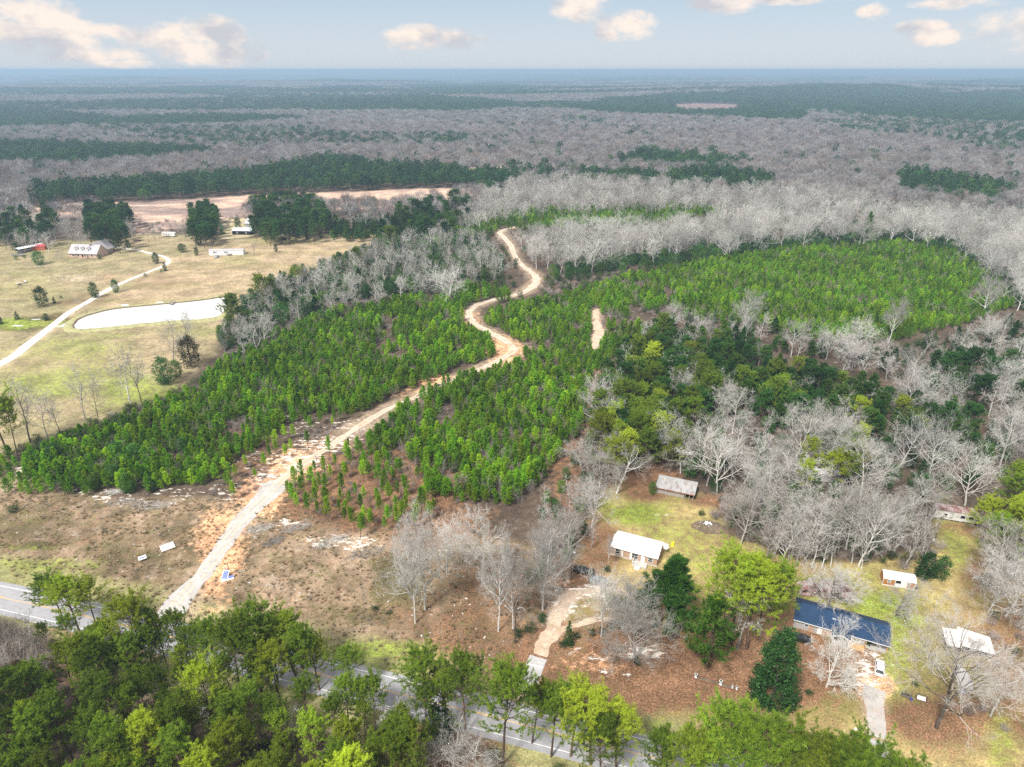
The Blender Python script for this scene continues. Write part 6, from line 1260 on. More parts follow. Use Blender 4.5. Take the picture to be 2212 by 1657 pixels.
for s in (-1, 1):
    vs = [(9.6, -2.5, 3.5), (9.6+s*1.9, -2.5, 2.75), (9.6+s*1.9, 1.2, 2.75), (9.6, 1.8, 3.5)]; b.add(vs + [(x, y, z+0.1) for x, y, z in vs], [(0,1,2,3),(7,6,5,4),(0,4,5,1),(1,5,6,2),(2,6,7,3),(3,7,4,0)])
b.build('porch_roof', M['roof_blue'], bh)
b = MB()
for s in (-1, 1): b.tube([(9.6, -2.56, 3.52), (9.6+s*1.95, -2.56, 2.75)], 0.09, 4)
b.build('porch_fascia', M['white'], bh)
for s in (-1, 1): b = MB(); b.box(9.6+s*1.6, -2.3, 1.4, 0.14, 0.14, 2.75); b.build('post', M['white'], bh)
dk = MB(); dk.box(12.9, -0.95, 0.32, 3.4, 1.9, 0.10); dk = dk.build('deck', M['wood'], bh)
for k in range(12): b = MB(); b.box(11.35+0.283*k, -0.95, 0.385, 0.26, 1.86, 0.03); b.build('plank', M['wood'], dk)
b = MB()
for x in (11.4, 13.0, 14.4): b.box(x, -1.85, 0.16, 0.1, 0.1, 0.3)
b.build('deck_leg', M['wood'], dk)
b = MB(); b.box((W2+L_)/2+0.05, D_/2, 0.05, L_-W2-0.1, D_, 0.1); b.build('carport_slab', M['concrete'], bh)
for x, y in ((L_-0.12, 0.05), (W2+0.15, -0.15), (L_-0.12, D_-0.1), (W2+0.2, D_-0.1)): b = MB(); b.box(x, y, 1.33, 0.16, 0.16, 2.6); b.build('post', M['wood'], bh)
b = MB(); b.box((W2+L_)/2, 0.0, 2.62, L_-W2, 0.1, 0.2); b.build('carport_beam', M['wood'], bh)
c_, s_ = math.cos(HZ), math.sin(HZ)
def inh(e, x, y, z=0.0): l = e.location; c_, s_ = math.cos(e.rotation_euler.z), math.sin(e.rotation_euler.z); return (l.x + x*c_ - y*s_, l.y + x*s_ + y*c_, l.z + z)
# things kept in the carport
cb = empty('cabinet', inh(bh, 17.2, 4.2, .1), HZ, 'brown wooden cabinet standing in the carport', 'cabinet'); b = MB(); b.box(0,0,.85,1.1,.6,1.7); b.build('carcass', plain('brown_cabinet', (0.30,0.12,0.05)), cb)
for s in (-1, 1): b = MB(); b.box(s*.27,-.315,.85,.5,.03,1.55); b.build('door', plain('brown_door', (0.36,0.15,0.06)), cb)
mo = empty('riding_mower', inh(bh, 15.5, 1.4, .1), HZ+1.3, 'dark green riding mower parked at the front of the carport', 'mower')
M['rubber'] = plain('black_rubber', (0.02,0.02,0.02), 0.9); M['mgreen'] = plain('mower_green', (0.03,0.12,0.04), 0.4)
b = MB(); b.loft([[(-.9+.02,-.25,.35),(-.9+.02,.25,.35),(-.88,.22,.75),(-.88,-.22,.75)],[(-.1,-.28,.35),(-.1,.28,.35),(-.1,.27,.85),(-.1,-.27,.85)]]); b.box(.35,0,.42,.9,.62,.12); b.build('hood', M['mgreen'], mo); b = MB(); b.box(.35,0,.72,.42,.42,.1); b.box(.58,0,.95,.1,.42,.4); b.build('seat', M['rubber'], mo)
for x, y, r_ in ((-.65,.4,.2),(-.65,-.4,.2),(.5,.42,.28),(.5,-.42,.28)): b = MB(); b.tube([(x,y-.1,r_),(x,y+.1,r_)], r_, 10); b.build('wheel', M['rubber'], mo)
b = MB(); b.tube([(-.1,0,.8),(.08,0,1.05)], .03, 5); b.tube([(.08+.16*math.cos(a*.785)*.3,.16*math.sin(a*.785),1.07+.1*math.cos(a*.785)) for a in range(9)], .02, 4); b.build('steering_wheel', M['rubber'], mo)
# the small shed
fl = G(1904, 1263); HZ = math.radians(-15.5)
sh = empty('garden_shed', (fl[0], fl[1], 0), HZ, 'small rust brown wooden shed with white metal roof and open door', 'shed'); L_, D_ = 7.1, 3.0
b = MB(); b.box(L_/2, D_/2, .14, L_, D_, .24); b.build('floor_frame', M['white'], sh)
for x0, x1 in ((0.0, 2.75), (5.35, 7.1)):                     # front boards one by one, either side of the doorway
    k = x0
    while k < x1-0.05: b = MB(); b.box(k+.17, .04, 1.22, .33, .06, 1.95); b.build('board', M['shedwood'], sh); k += .35
b = MB(); b.box(4.05, .04, 2.08, 2.6, .06, .22); b.box(.03, D_/2, 1.25, .06, D_-.2, 2.0); b.box(L_-.03, D_/2, 1.25, .06, D_-.2, 2.0); b.box(L_/2, D_-.04, 1.25, L_, .06, 2.0); b.build('wall', M['shedwood'], sh)
b = MB(); b.box(L_/2, 1.4, 1.1, L_-.3, .05, 1.7); b.build('shade_sheet', M['darkvoid'], sh)  # near-black sheet behind the doorway: the shed's inner shade put into its colour
prof = [(-.18, 2.12), (.45, 2.75), (1.5, 3.05), (2.55, 2.75), (3.18, 2.12)]; b = MB()      # gambrel roof
for (ya, za), (yb, zb) in zip(prof[:-1], prof[1:]):
    n = Vector((0, -(zb-za), yb-ya)).normalized()*.06; p = [Vector((-.1,ya,za)), Vector((L_+.1,ya,za)), Vector((L_+.1,yb,zb)), Vector((-.1,yb,zb))]; b.add(p + [q+n for q in p], [(3,2,1,0),(4,5,6,7),(0,1,5,4),(1,2,6,5),(2,3,7,6),(3,0,4,7)])
    x = 0
    while x < L_: q0 = Vector((x,ya,za))+n; q1 = Vector((x,yb,zb))+n; w = Vector((.02,0,0)); u = n*.5; b.add([q0-w,q0+w,q1+w,q1-w,q0-w+u,q0+w+u,q1+w+u,q1-w+u], [(4,5,6,7),(0,4,7,3),(1,2,6,5)]); x += .23
b.build('roof', M['roof_white'], sh)
for x0 in (0.02, L_-.08):
    b = MB(); b.add([(x0, y, z) for y, z in [(.1,2.2)]+[(y, z-.03) for y, z in prof[1:4]]+[(2.9,2.2)]] + [(x0+.06, y, z) for y, z in [(.1,2.2)]+[(y, z-.03) for y, z in prof[1:4]]+[(2.9,2.2)]], [(0,1,2,3,4),(9,8,7,6,5)]); b.build('gable', M['shedwood'], sh)
b = MB()
for x in (0.0, 2.72, 4.0, L_): b.box(x, -.02, 1.2, .1, .08, 2.0)
b.box(3.4, -.02, 2.12, 1.4, .08, .1); b.build('trim', M['white'], sh)
window(sh, 1.35, 1.4, .55, .7, y=-.01); window(sh, 5.75, 1.4, .55, .7, y=-.01, pane=M['darkvoid']); b = MB(); b.box(4.65, -.1, 1.2, 1.25, .06, 1.95); b.build('door', M['white'], sh)
g_ = empty('metal_grill', inh(sh, 7.6, .5), HZ, 'dark grill with grey lid beside the small shed', 'grill'); b = MB(); b.box(0,0,.55,.8,.5,.5)
for x, y in ((-.35,-.2),(.35,-.2),(-.35,.2),(.35,.2)): b.box(x,y,.16,.05,.05,.32)
b.build('body', M['rubber'], g_); b = MB(); b.prism([(-.42,.8),(.42,.8),(.42,.9),(.3,1.0),(-.3,1.0),(-.42,.9)], -.27, .27); b.build('lid', M['metalgrey'], g_)
# rusty roofed barn
fl = G(1415, 1066); HZ = math.radians(-22)
bn = empty('old_barn', (fl[0]+.2, fl[1]+.4, 0), HZ, 'long low barn with rust streaked grey metal roof at the lawn edge', 'barn'); L_, D_ = 11.0, 5.4
b = MB(); b.box(L_/2, D_-.1, 1.3, L_, .1, 2.6); b.box(.05, D_/2, 1.15, .1, D_-.3, 2.3); b.box(4.2, .1, 1.0, 8.2, .08, 1.9); b.build('wall', M['oldwood'], bn); b = MB(); b.box(L_/2, 1.6, 1.0, L_-.4, .06, 1.9); b.build('shade_sheet', M['darkvoid'], bn)  # last box: near-black sheet painting the shade inside the open barn
rf = MB(); nn = 14
for k in range(nn):                                            # sheets laid side by side, slightly askew
    x0 = -.3 + k*(L_+.6)/nn; x1 = x0 + (L_+.6)/nn - .01; dz = .03*rng.random(); y0 = -.5+.12*rng.random(); b = MB(); vs = [(x0,y0,2.15+dz),(x1,y0,2.15+dz),(x1,D_+.3,2.95+dz),(x0,D_+.3,2.95+dz)]; b.add(vs + [(x,y,z+.05) for x,y,z in vs], [(3,2,1,0),(4,5,6,7),(0,1,5,4),(1,2,6,5),(2,3,7,6),(3,0,4,7)]); b.build('roof_sheet', M['roof_rust'], bn)
b = MB(); b.box(L_/2, -.52, 2.1, L_+.5, .06, .18); b.build('fascia', plain('rust_red_edge', (0.32,0.12,0.07)), bn)
for x in (8.6, 9.8, 10.9): b = MB(); b.box(x, -.2, 1.05, .14, .14, 2.1); b.build('post', M['oldwood'], bn)
# derelict trailers in the wood
def trailer(name, px, py, rz, L_, label, mat, roof, w=3.4):
    g = G(px, py); e = empty(name, (g[0], g[1], 0), math.radians(rz), label, 'trailer'); gable_walls(L_, w, 2.7, 2.95).build('wall', mat, e, (0, 0, .45)); roof_slabs(L_, w, 3.15, 3.4, .12, .5, .06, 0.9).build('roof', roof, e)
    for k in range(6): b = MB(); b.box(1+k*(L_-2)/5, .5, .22, .4, .4, .44); b.build('block', M['concrete'], e)
    return e
tl = trailer('old_trailer', 2016, 1120, -18, 16.0, 'long derelict white trailer with stained siding at the wood edge', M['dirtywhite'], M['roof_old'])
for x in (6.8, 8.8): window(tl, x, 1.95, 1.0, .8, frame=M['oldwood'], pane=M['darkvoid'], bars=False)
for x in (2.6, 13.0): window(tl, x, 1.95, .8, .7, frame=M['white'], bars=False)
trailer('old_trailer', 1736, 1040, -8, 10.0, 'small pale roofed trailer half hidden deep in the bare wood', M['dirtywhite'], M['roof_white'], 3.0)
# collapsed shed
g = G(1722, 1286); cs = empty('collapsed_shed', (g[0], g[1], 0), math.radians(-14), 'collapsed shed of grey boards under rusted roof sheets', 'shed')
r2 = np.random.default_rng(12)
for k in range(16):
    b = MB(); from mathutils import Euler
    b.box(0, 0, 0, 1.4+1.6*r2.random(), 2.4+1.5*r2.random(), .05, 0, Euler((r2.normal()*.25, r2.normal()*.2, r2.normal()*.3))); b.build('roof_sheet', M['roof_old'], cs, (1+10.5*r2.random(), 1.2+3.2*r2.random(), .7+1.1*r2.random()))
for k in range(26):
    b = MB(); a = r2.random()*3.1; l_ = 1.5+2.5*r2.random(); b.box(0, 0, 0, l_, .22, .06, a, Euler((0, r2.normal()*.3, 0))); b.build('board', M['oldwood'] if k % 5 else M['white'], cs, (12.5*r2.random(), -.6+5*r2.random(), .3+.9*r2.random()))
b = MB(); b.box(4.5, 1.0, .6, 5.5, .1, 1.2); b.box(9.5, 1.4, .5, 3.6, .1, 1.0); b.build('wall', M['oldwood'], cs)
# white canopy shelter, tarped boat
g = G(2040, 1409); cn = empty('canopy_shelter', (g[0], g[1], 0), math.radians(-20), 'white canopy car shelter behind the great dark trunked oak', 'shelter')
rf = MB(); q = [(-.2,-.2,2.1),(2.7,-.2,2.35),(2.7,5.2,2.6),(-.2,5.2,2.3)]; rf.add(q + [(x,y,z+.06) for x,y,z in q], [(3,2,1,0),(4,5,6,7),(0,1,5,4),(1,2,6,5),(2,3,7,6),(3,0,4,7)]); q = [(2.72,.5,2.35),(9.0,.3,2.2),(9.0,5.3,2.4),(2.72,6.0,2.75)]; rf.add(q + [(x,y,z+.06) for x,y,z in q], [(3,2,1,0),(4,5,6,7),(0,1,5,4),(1,2,6,5),(2,3,7,6),(3,0,4,7)]); rf.build('canopy', M['white'], cn)
for x, y in ((0,0),(2.6,0.2),(5.8,.6),(8.8,.5),(0,5),(4.4,5.4),(8.8,5.1)): b = MB(); b.box(x,y,1.1,.09,.09,2.2); b.build('post', M['metalgrey'], cn)
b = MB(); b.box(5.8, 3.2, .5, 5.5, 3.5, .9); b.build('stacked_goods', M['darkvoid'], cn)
g = G(2088, 1494); bt = empty('covered_boat', (g[0], g[1], 0), math.radians(-14), 'domed white boat cover with blue cooler box at its corner', 'boat')
b = MB(); rings = []
for k in range(9):
    y = k*6.2/8; t_ = k/8; hw = 1.25*math.sin(math.pi*(0.18+0.72*t_))**.5; hh = 1.25+.35*math.sin(math.pi*t_); rings.append([(-hw, y, .45), (-hw*.95, y, hh*.75), (-hw*.5, y, hh), (0, y, hh*1.05), (hw*.5, y, hh), (hw*.95, y, hh*.75), (hw, y, .45)])
b.loft(rings); b.build('cover', M['white'], bt); b = MB(); b.box(0, 3, .3, 1.6, 4.6, .35); b.build('hull', M['metalgrey'], bt)
for s in (-1, 1): b = MB(); b.tube([(s*1.0-.1, 2.6, .3), (s*1.0+.1, 2.6, .3)], .3, 10); b.build('wheel', M['rubber'], bt)
M['blueplastic'] = plain('blue_plastic', (0.02,0.10,0.50), 0.4, var=.1); M['redplastic'] = plain('red_plastic', (0.65,0.04,0.03), 0.4, var=.1)
g = G(2077, 1496); o = empty('cooler_box', (g[0], g[1], 0), .2, 'blue cooler box on the grass at the covered boat', 'cooler'); b = MB(); b.box(0,0,.3,.9,.9,.55); b.build('box', M['blueplastic'], o); b = MB(); b.box(0,0,.62,.94,.94,.1); b.build('lid', M['blueplastic'], o)
g = G(2071, 1462); o = empty('fuel_can', (g[0], g[1], 0), .2, 'red plastic can beside the covered boat', 'can'); b = MB(); b.prism([(-.35,0),(.35,0),(.35,.5),(.2,.7),(-.35,.7)], -.2, .2); b.build('body', M['redplastic'], o); b = MB(); b.tube([(.25,0,.62),(.42,0,.8)], .05, 6); b.build('spout', M['rubber'], o)

# farmhouse
g = G(150, 556); fh = empty('farmhouse', (g[0], g[1], 0), math.radians(-6), 'farmhouse of pink brick with big grey roof and three white dormers', 'house'); L_, D_ = 20.5, 11.0
gable_walls(L_, D_, 3.0, 7.4).build('wall', M['pinkbrick'], fh); rf = roof_slabs(L_, D_, 3.05, 7.6, .6, .5, .16).build('roof', M['roof_grey'], fh)
b = MB(); b.box(14.5, 15.0, 1.5, 9.0, 8.0, 3.0); b.build('rear_wing', M['pinkbrick'], fh)
b = MB()
for s in (-1, 1):
    vs = [(14.5, 4.0, 8.6), (14.5+s*6.2, 6.0, 3.0), (14.5+s*6.2, 19.4, 3.0), (14.5, 19.4, 8.6)]; b.add(vs + [(x, y, z+.15) for x, y, z in vs], [(0,1,2,3),(7,6,5,4),(0,4,5,1),(1,5,6,2),(2,6,7,3),(3,7,4,0)])
b.build('rear_roof', M['roof_grey'], fh)
for x in (5.2, 9.6, 14.0):
    d_ = MB(); d_.box(x, 2.4, 5.0, 1.7, 2.2, 1.9); d_ = d_.build('dormer', M['white'], fh); b = MB()
    for s in (-1, 1): vs = [(x, 1.0, 6.9), (x+s*1.1, 1.0, 5.9), (x+s*1.1, 4.4, 5.9), (x, 4.9, 6.9)]; b.add(vs + [(q_[0], q_[1], q_[2]+.1) for q_ in vs], [(0,1,2,3),(7,6,5,4),(0,4,5,1),(1,5,6,2),(2,6,7,3),(3,7,4,0)])
    b.prism([(x-.95,5.9),(x+.95,5.9),(x,6.85)], 1.25, 1.35); b.build('dormer_roof', M['roof_grey'], d_); b = MB(); b.box(x, 1.28, 5.0, .8, .05, 1.2); b.build('pane', M['glass'], d_)
for x in (3.0, 7.0, 16.6): window(fh, x, 1.6, 1.0, 1.5, bars=False)
window(fh, 11.6, 1.5, .9, 2.0, bars=False); window(fh, 13.4, 1.5, .9, 2.0, bars=False); door(fh, 9.8, 1.1, 2.2, mat=M['darkvoid'])
window(fh, 3.5, 1.8, .9, 1.3, y=L_, side='end', bars=False)
b = MB(); b.box(11.2, -1.0, .25, 5.5, 1.8, .5); b.build('porch', M['brick'], fh)
b = MB(); b.box(L_+.6, 2.75, 5.1, .12, .12, .12); b.build('gable_trim', M['white'], fh)
# carport and red shed at the far left
g = G(40, 547); cp = empty('open_carport', (g[0], g[1], 0), math.radians(62), 'white roofed open carport full of parked cars at far left', 'carport'); b = MB()
for s, y0, y1 in ((1, -3.2, 0), (1, 0, 3.2)): 
    z0, z1 = (3.0, 3.7) if y0 < 0 else (3.7, 3.0); vs = [(-1,y0,z0),(16,y0,z0),(16,y1,z1),(-1,y1,z1)]; b.add(vs+[(x,y,z+.08) for x,y,z in vs], [(3,2,1,0),(4,5,6,7),(0,1,5,4),(1,2,6,5),(2,3,7,6),(3,0,4,7)])
b.build('roof', M['roof_white'], cp)
for x in (0, 3.8, 7.6, 11.4, 15.2):
    for y in (-3, 3): b = MB(); b.box(x, y, 1.5, .16, .16, 3.0); b.build('post', M['oldwood'], cp)
g = G(69, 542); rs_ = empty('red_shed', (g[0], g[1], 0), math.radians(20), 'red sided shed with bright red roof beside the carport', 'shed'); gable_walls(8.0, 4.6, 2.4, 3.6).build('wall', M['orangewood'], rs_); roof_slabs(8.0, 4.6, 2.42, 3.65, .2, .5, .08, .5).build('roof', M['roof_red'], rs_); window(rs_, 6.2, 1.5, .7, .8, bars=False); door(rs_, 3.2, 1.2, 2.0, mat=M['orangewood'])
# long mobile home in the hay field
g = G(452, 552); mh = empty('mobile_home', (g[0], g[1], 0), math.radians(4), 'long white mobile home with dark shutters beside the hay field', 'mobile home'); L_, D_ = 22.8, 5.0
gable_walls(L_, D_, 3.1, 3.7).build('wall', M['white'], mh); roof_slabs(L_, D_, 3.12, 3.72, .15, .5, .08, 0).build('roof', M['roof_grey'], mh)
for x in (3.9, 11.3):
    f = window(mh, x, 2.0, .9, .9, bars=False)
    for s in (-.95, .95): b = MB(); b.box(x+s, -.05, 2.0, .35, .05, 1.2); b.build('shutter', M['rubber'], f)
b = MB(); b.box(13.4, -1.2, 1.0, 3.2, 2.2, .12)
for x in (11.9, 13.4, 14.9): b.box(x, -2.2, 1.0, .1, .1, 1.9)
b.box(13.4, -2.2, 1.9, 3.1, .08, .08); b.build('porch_deck', M['oldwood'], mh); b = MB(); b.box(21.0, D_+.5, 1.0, 1.0, 1.0, 2.0); b.build('heater_unit', M['metalgrey'], mh)
# camper, pale blue roofed buildings
g = G(350, 511); cm = empty('camper_trailer', (g[0], g[1], 0), math.radians(-6), 'white camper trailer parked among bare trees behind the farm', 'camper'); b = MB(); b.prism([(0,.5),(10,.5),(10.3,1.2),(10.2,2.9),(9.6,3.1),(.4,3.1),(-.1,2.6)], 0, 2.5); b.build('body', M['white'], cm)
for x in (1.6, 4.2, 7.6): window(cm, x, 2.0, .9, .6, bars=False)
b = MB(); b.box(5.9, -.03, 1.5, .7, .05, 1.8); b.build('door', M['metalgrey'], cm)
for x in (4.6, 5.5): b = MB(); b.tube([(x, -.05, .4), (x, .25, .4)], .38, 10); b.build('wheel', M['rubber'], cm)
g = G(502, 507); pb = empty('farm_building', (g[0], g[1], 0), math.radians(-4), 'low building with pale blue metal roof behind a dark tree', 'building'); gable_walls(15, 9, 3.0, 4.2).build('wall', M['darkvoid'], pb); roof_slabs(15, 9, 3.05, 4.3, .5, .6, .1, .8).build('roof', M['roof_pale'], pb); window(pb, 4, 1.6, 1.2, 1.0); window(pb, 11, 1.6, 1.2, 1.0)
g = G(528, 491); pg = empty('grey_house', (g[0], g[1], 0), math.radians(-14), 'grey house with gabled grey roof behind the pale blue roof', 'house'); gable_walls(15, 10, 3.0, 6.0).build('wall', M['greywall'], pg); roof_slabs(15, 10, 3.05, 6.1, .5, .5, .15).build('roof', M['roof_grey'], pg); window(pg, 3, 1.6, 1.2, 1.0); door(pg, 6.5, 1.1, 2.1)

# ------------------------------------------------------------------ vehicles
def car_paint(nm, c): return plain(nm, c, 0.25, 0.6, var=0.04)
def car(loc, rz, label, paint, kind='suv', cat='car', parts=True):
    e = empty('pickup_truck' if kind == 'pickup' else 'parked_car', loc, rz, label, cat); Lc, Wc = (5.4, 1.95) if kind == 'pickup' else (4.7, 1.9); hh = Lc/2
    def ring(x, w, z0, z1, wt): return [(x, -w, z0), (x, w, z0), (x, w*1.02, (z0+z1)/2), (x, w*wt, z1), (x, -w*wt, z1), (x, -w*1.02, (z0+z1)/2)]
    w = Wc/2; b = MB()
    if kind == 'pickup': b.loft([ring(-hh, w*.94, .45, .95, .95), ring(-hh+.15, w, .38, 1.02, .96), ring(-.2, w, .36, 1.05, .96), ring(.9, w, .36, 1.08, .94), ring(hh-.5, w*.98, .38, 1.0, .9), ring(hh, w*.86, .45, .82, .88)])
    else: b.loft([ring(-hh, w*.86, .42, .92, .9), ring(-hh+.22, w*.96, .32, 1.05, .93), ring(-1.0, w, .28, 1.06, .94), ring(.8, w, .28, 1.04, .93), ring(hh-.9, w*.98, .3, .98, .9), ring(hh-.2, w*.9, .34, .82, .88), ring(hh, w*.74, .42, .68, .88)])
    b.build('body', paint, e); b = MB()
    if kind == 'pickup': xs_ = (-.75, -.55, .75, 1.35); zt_ = 1.62
    else: xs_ = (-hh+.18, -hh+.75, .55, 1.35); zt_ = 1.58 if kind == 'suv' else 1.4
    zb_ = 1.03; g0 = [(xs_[0], zb_), (xs_[1], zt_-.05), (xs_[2], zt_-.05), (xs_[3], zb_)]
    vs = [(x, s*(w*.88 if z < 1.2 else w*.72), z) for s in (-1, 1) for x, z in g0]; b.add(vs, [(3,2,1,0),(4,5,6,7),(0,1,5,4),(1,2,6,5),(2,3,7,6)]); b.build('windows', M['glass'], e)
    b = MB(); b.loft([[(xs_[1]-.04, -w*.68, zt_-.06), (xs_[1]-.04, w*.68, zt_-.06), (xs_[1]+.02, w*.66, zt_), (xs_[1]+.02, -w*.66, zt_)], [((xs_[1]+xs_[2])/2, -w*.75, zt_-.07), ((xs_[1]+xs_[2])/2, w*.75, zt_-.07), ((xs_[1]+xs_[2])/2, w*.68, zt_+.04), ((xs_[1]+xs_[2])/2, -w*.68, zt_+.04)], [(xs_[2]+.05, -w*.68, zt_-.06), (xs_[2]+.05, w*.68, zt_-.06), (xs_[2]-.02, w*.66, zt_), (xs_[2]-.02, -w*.66, zt_)]])
    for s in (-1, 1):                                          # pillars
        for xa, xb in ((xs_[0], xs_[1]), (xs_[3], xs_[2])): b.tube([(xa, s*w*.88, zb_), (xb, s*w*.71, zt_-.03)], .05, 4)
        xm = (xs_[1]+xs_[2])/2-.1; b.tube([(xm, s*w*.895, zb_), (xm, s*w*.735, zt_-.03)], .045, 4)
    b.build('roof', paint, e)
    if kind == 'pickup': b = MB(); b.box(-1.75, 0, 1.055, 1.75, Wc*.8, .03); b.build('bed', M['rubber'], e)
    for x in (-hh+.95, hh-.95):
        for s in (-1, 1):
            b = MB(); b.tube([(x, s*(w-.2), .34), (x, s*(w+.02), .34)], .34, 12); wl = b.build('wheel', M['rubber'], e)
            if parts: b = MB(); b.tube([(x, s*(w+.015), .34), (x, s*(w+.03), .34)], .2, 8); b.build('rim', M['metalgrey'], wl)
    if parts:
        for s in (-1, 1):
            b = MB(); b.box(hh-.12, s*w*.66, .72, .18, .3, .12); b.build('headlight', M['white'], e); b = MB(); b.box(-hh+.06, s*w*.72, .86, .14, .22, .16); b.build('tail_light', M['redplastic'], e)
            b = MB(); b.box(.95, s*(w+.1), 1.08, .14, .2, .12); b.build('mirror', paint, e)
        b = MB(); b.box(-hh+.0, 0, .62, .03, .5, .12); b.build('number_plate', M['white'], e)
    return e
P_w = car_paint('white_car_paint', (0.82,0.82,0.82)); P_k = car_paint('black_car_paint', (0.012,0.013,0.016)); P_s = car_paint('silver_car_paint', (0.45,0.47,0.5)); P_b = car_paint('slate_car_paint', (0.10,0.13,0.18)); P_m = car_paint('maroon_car_paint', (0.12,0.03,0.06))
car(site(1898, 1447), math.radians(61), 'white SUV parked on the orange clay before the carport', P_w)
car(site(1261, 1237), math.radians(160), 'black pickup truck parked in the yard left of the brick house', P_k, 'pickup', 'pickup')
car(site(1292, 1258), math.radians(-14), 'slate grey car parked under the pale bare tree', P_b, 'sedan')
car(site(1727, 1382), math.radians(-20), 'black car parked before the left end of the navy roofed house', P_k, 'sedan')
car(site(468, 556), math.radians(-85), 'small grey car in front of the long mobile home', P_s, 'sedan', parts=False)
car(site(482, 492), math.radians(15), 'white car parked beside the pale blue roof', P_w, 'suv', parts=False)
for k, (q, rz, pt, lb) in enumerate([((42,541),30,P_k,'dark car under the left end of the open carport'),((52,539),28,P_m,'maroon car under the middle of the open carport'),((61,537),26,P_k,'dark car under the right end of the open carport'),((47,547),20,P_b,'slate car standing out before the open carport'),((87,536),-10,P_m,'maroon car right of the red shed')]): car(site(*q), math.radians(rz), lb, pt, 'suv', parts=False)
for k, (q, lb) in enumerate([((32,553),'low flat trailer on the grass before the carport'),((48,553),'second low flat trailer on the grass before the carport')]):
    e = empty('flat_trailer', site(*q), .1, lb, 'trailer'); b = MB(); b.box(0,0,.6,4.6,2.0,.15); b.build('bed', M['metalgrey'], e)
    for s in (-1, 1): b = MB(); b.tube([(0,s*.9,.35),(0,s*1.1,.35)], .34, 8); b.build('wheel', M['rubber'], e)
# ------------------------------------------------------------------ poles, signs, yard things
def pole(px, py, h, label, arm=True, lamp=False):
    e = empty('utility_pole', site(px, py), math.radians(-14), label, 'utility pole'); b = MB(); b.tube([(0,0,0),(0,0,h*.5),(0,0,h)], [.16,.14,.1], 8); b.build('post', M['darkbark'], e)
    if arm: b = MB(); b.box(0,0,h-.5,1.6,.1,.12); b.build('crossarm', M['darkbark'], e)
    if arm:
        for x in (-.7, .7): b = MB(); b.lathe([(.05,0),(.07,.08),(.04,.16)], 6, x, 0, h-.44); b.build('insulator', M['white'], e)
    if lamp: b = MB(); b.tube([(0,0,h-.8),(.25,-.3,h+.25),(.6,-.7,h+.3)], .05, 5); b.build('lamp_arm', M['white'], e); b = MB(); b.lathe([(.05,0),(.24,-.12),(.26,-.3),(.2,-.36)], 10, .65, -.75, h+.35); b.build('lamp_head', M['white'], e)
    return e
pole(1113, 1390, 10.5, 'slim dark utility pole beside the white trunked trees on the clearing')
pole(2016, 1172, 8.5, 'weathered utility pole with white meter box below the old trailer')
pole(1233, 1253, 9.0, 'dark pole with white curved lamp left of the black pickup', arm=False, lamp=True)
pole(478, 505, 9.0, 'far utility pole beside the pale blue roof', arm=False); pole(322, 525, 7.0, 'far utility pole behind the farm drive', arm=False)
e = empty('meter_box', site(2013, 1176), 0, 'white meter box on the weathered utility pole below the trailer', 'meter box'); b = MB(); b.box(0,0,1.5,.5,.25,.7); b.build('case', M['white'], e); b = MB(); b.box(0,0,.58,.1,.1,1.15); b.build('stand', M['oldwood'], e)
M['signblue'] = plain('periwinkle_panel', (0.17,0.22,0.55), 0.6, var=.06)
# broken billboard beside the entrance
e = empty('fallen_billboard', site(489, 1249), math.radians(12), 'broken blue and white billboard panels leaning by the gravel entrance', 'sign')
b = MB(); b.box(0,0,0,1.6,2.6,.08,0,Euler((math.radians(28),0,math.radians(-14)))); p_ = b.build('panel', M['white'], e, (-.2,.3,.75)); b = MB(); b.box(0,0,0,1.25,2.1,.03,0,Euler((math.radians(28),0,math.radians(-14)))); b.build('face', M['signblue'], p_, (0,-.03,.07))
b = MB(); b.box(0,0,0,2.9,.9,.07,math.radians(14),Euler((math.radians(12),0,0))); b.build('panel', M['white'], e, (.4,-.75,.28)); b = MB(); b.box(0,0,0,1.3,.6,.05,math.radians(20),Euler((math.radians(20),0,0))); b.build('panel', M['signblue'], e, (1.2,-.25,.5))
b = MB(); b.box(.55,1.3,1.7,.12,.12,3.4); b.build('post', M['darkbark'], e); b = MB(); b.box(.25,1.2,1.1,.1,.1,2.2); b.box(0,1.2,2.2,.6,.08,.1); b.build('frame', M['white'], e)
e = empty('broken_frame', site(515, 1236), 0.2, 'thin white broken sign frame standing right of the blue panels', 'sign frame'); b = MB()
b.tube([(-1,0,0),(-.8,0,1.2),(-.5,0,.1)], .04, 4); b.tube([(-.6,0,.15),(1.6,.2,.15)], .04, 4); b.build('frame', M['white'], e); b = MB(); b.box(1.6,.3,.7,.1,.1,1.4); b.build('post', M['darkbark'], e)
e = empty('white_board', site(362, 1183), math.radians(38), 'flat white panel lying in the brown scrub of the clearing', 'panel')
for x in (-.85, .85): b = MB(); b.box(x,0,.35,1.66,2.7,.05,0,Euler((.04,0,0))); b.build('sheet', M['white'], e)
b = MB(); b.box(-1.4,-1,.16,.3,.3,.3); b.box(1.4,1,.16,.3,.3,.3); b.build('block', M['concrete'], e)
e = empty('roadside_sign', site(309, 1211), math.radians(35), 'small blue and white sign leaning on a post in the scrub', 'sign'); b = MB(); b.box(0,0,1.0,1.9,.06,1.0,0,Euler((math.radians(-40),0,0))); p_ = b.build('panel', M['white'], e); b = MB(); b.box(0,-.05,1.02,1.5,.05,.22,0,Euler((math.radians(-40),0,0))); b.build('stripe', M['signblue'], p_)
for x in (-.8, .8): b = MB(); b.box(x,.2,.5,.1,.1,1.0); b.build('post', M['shedwood'], e)
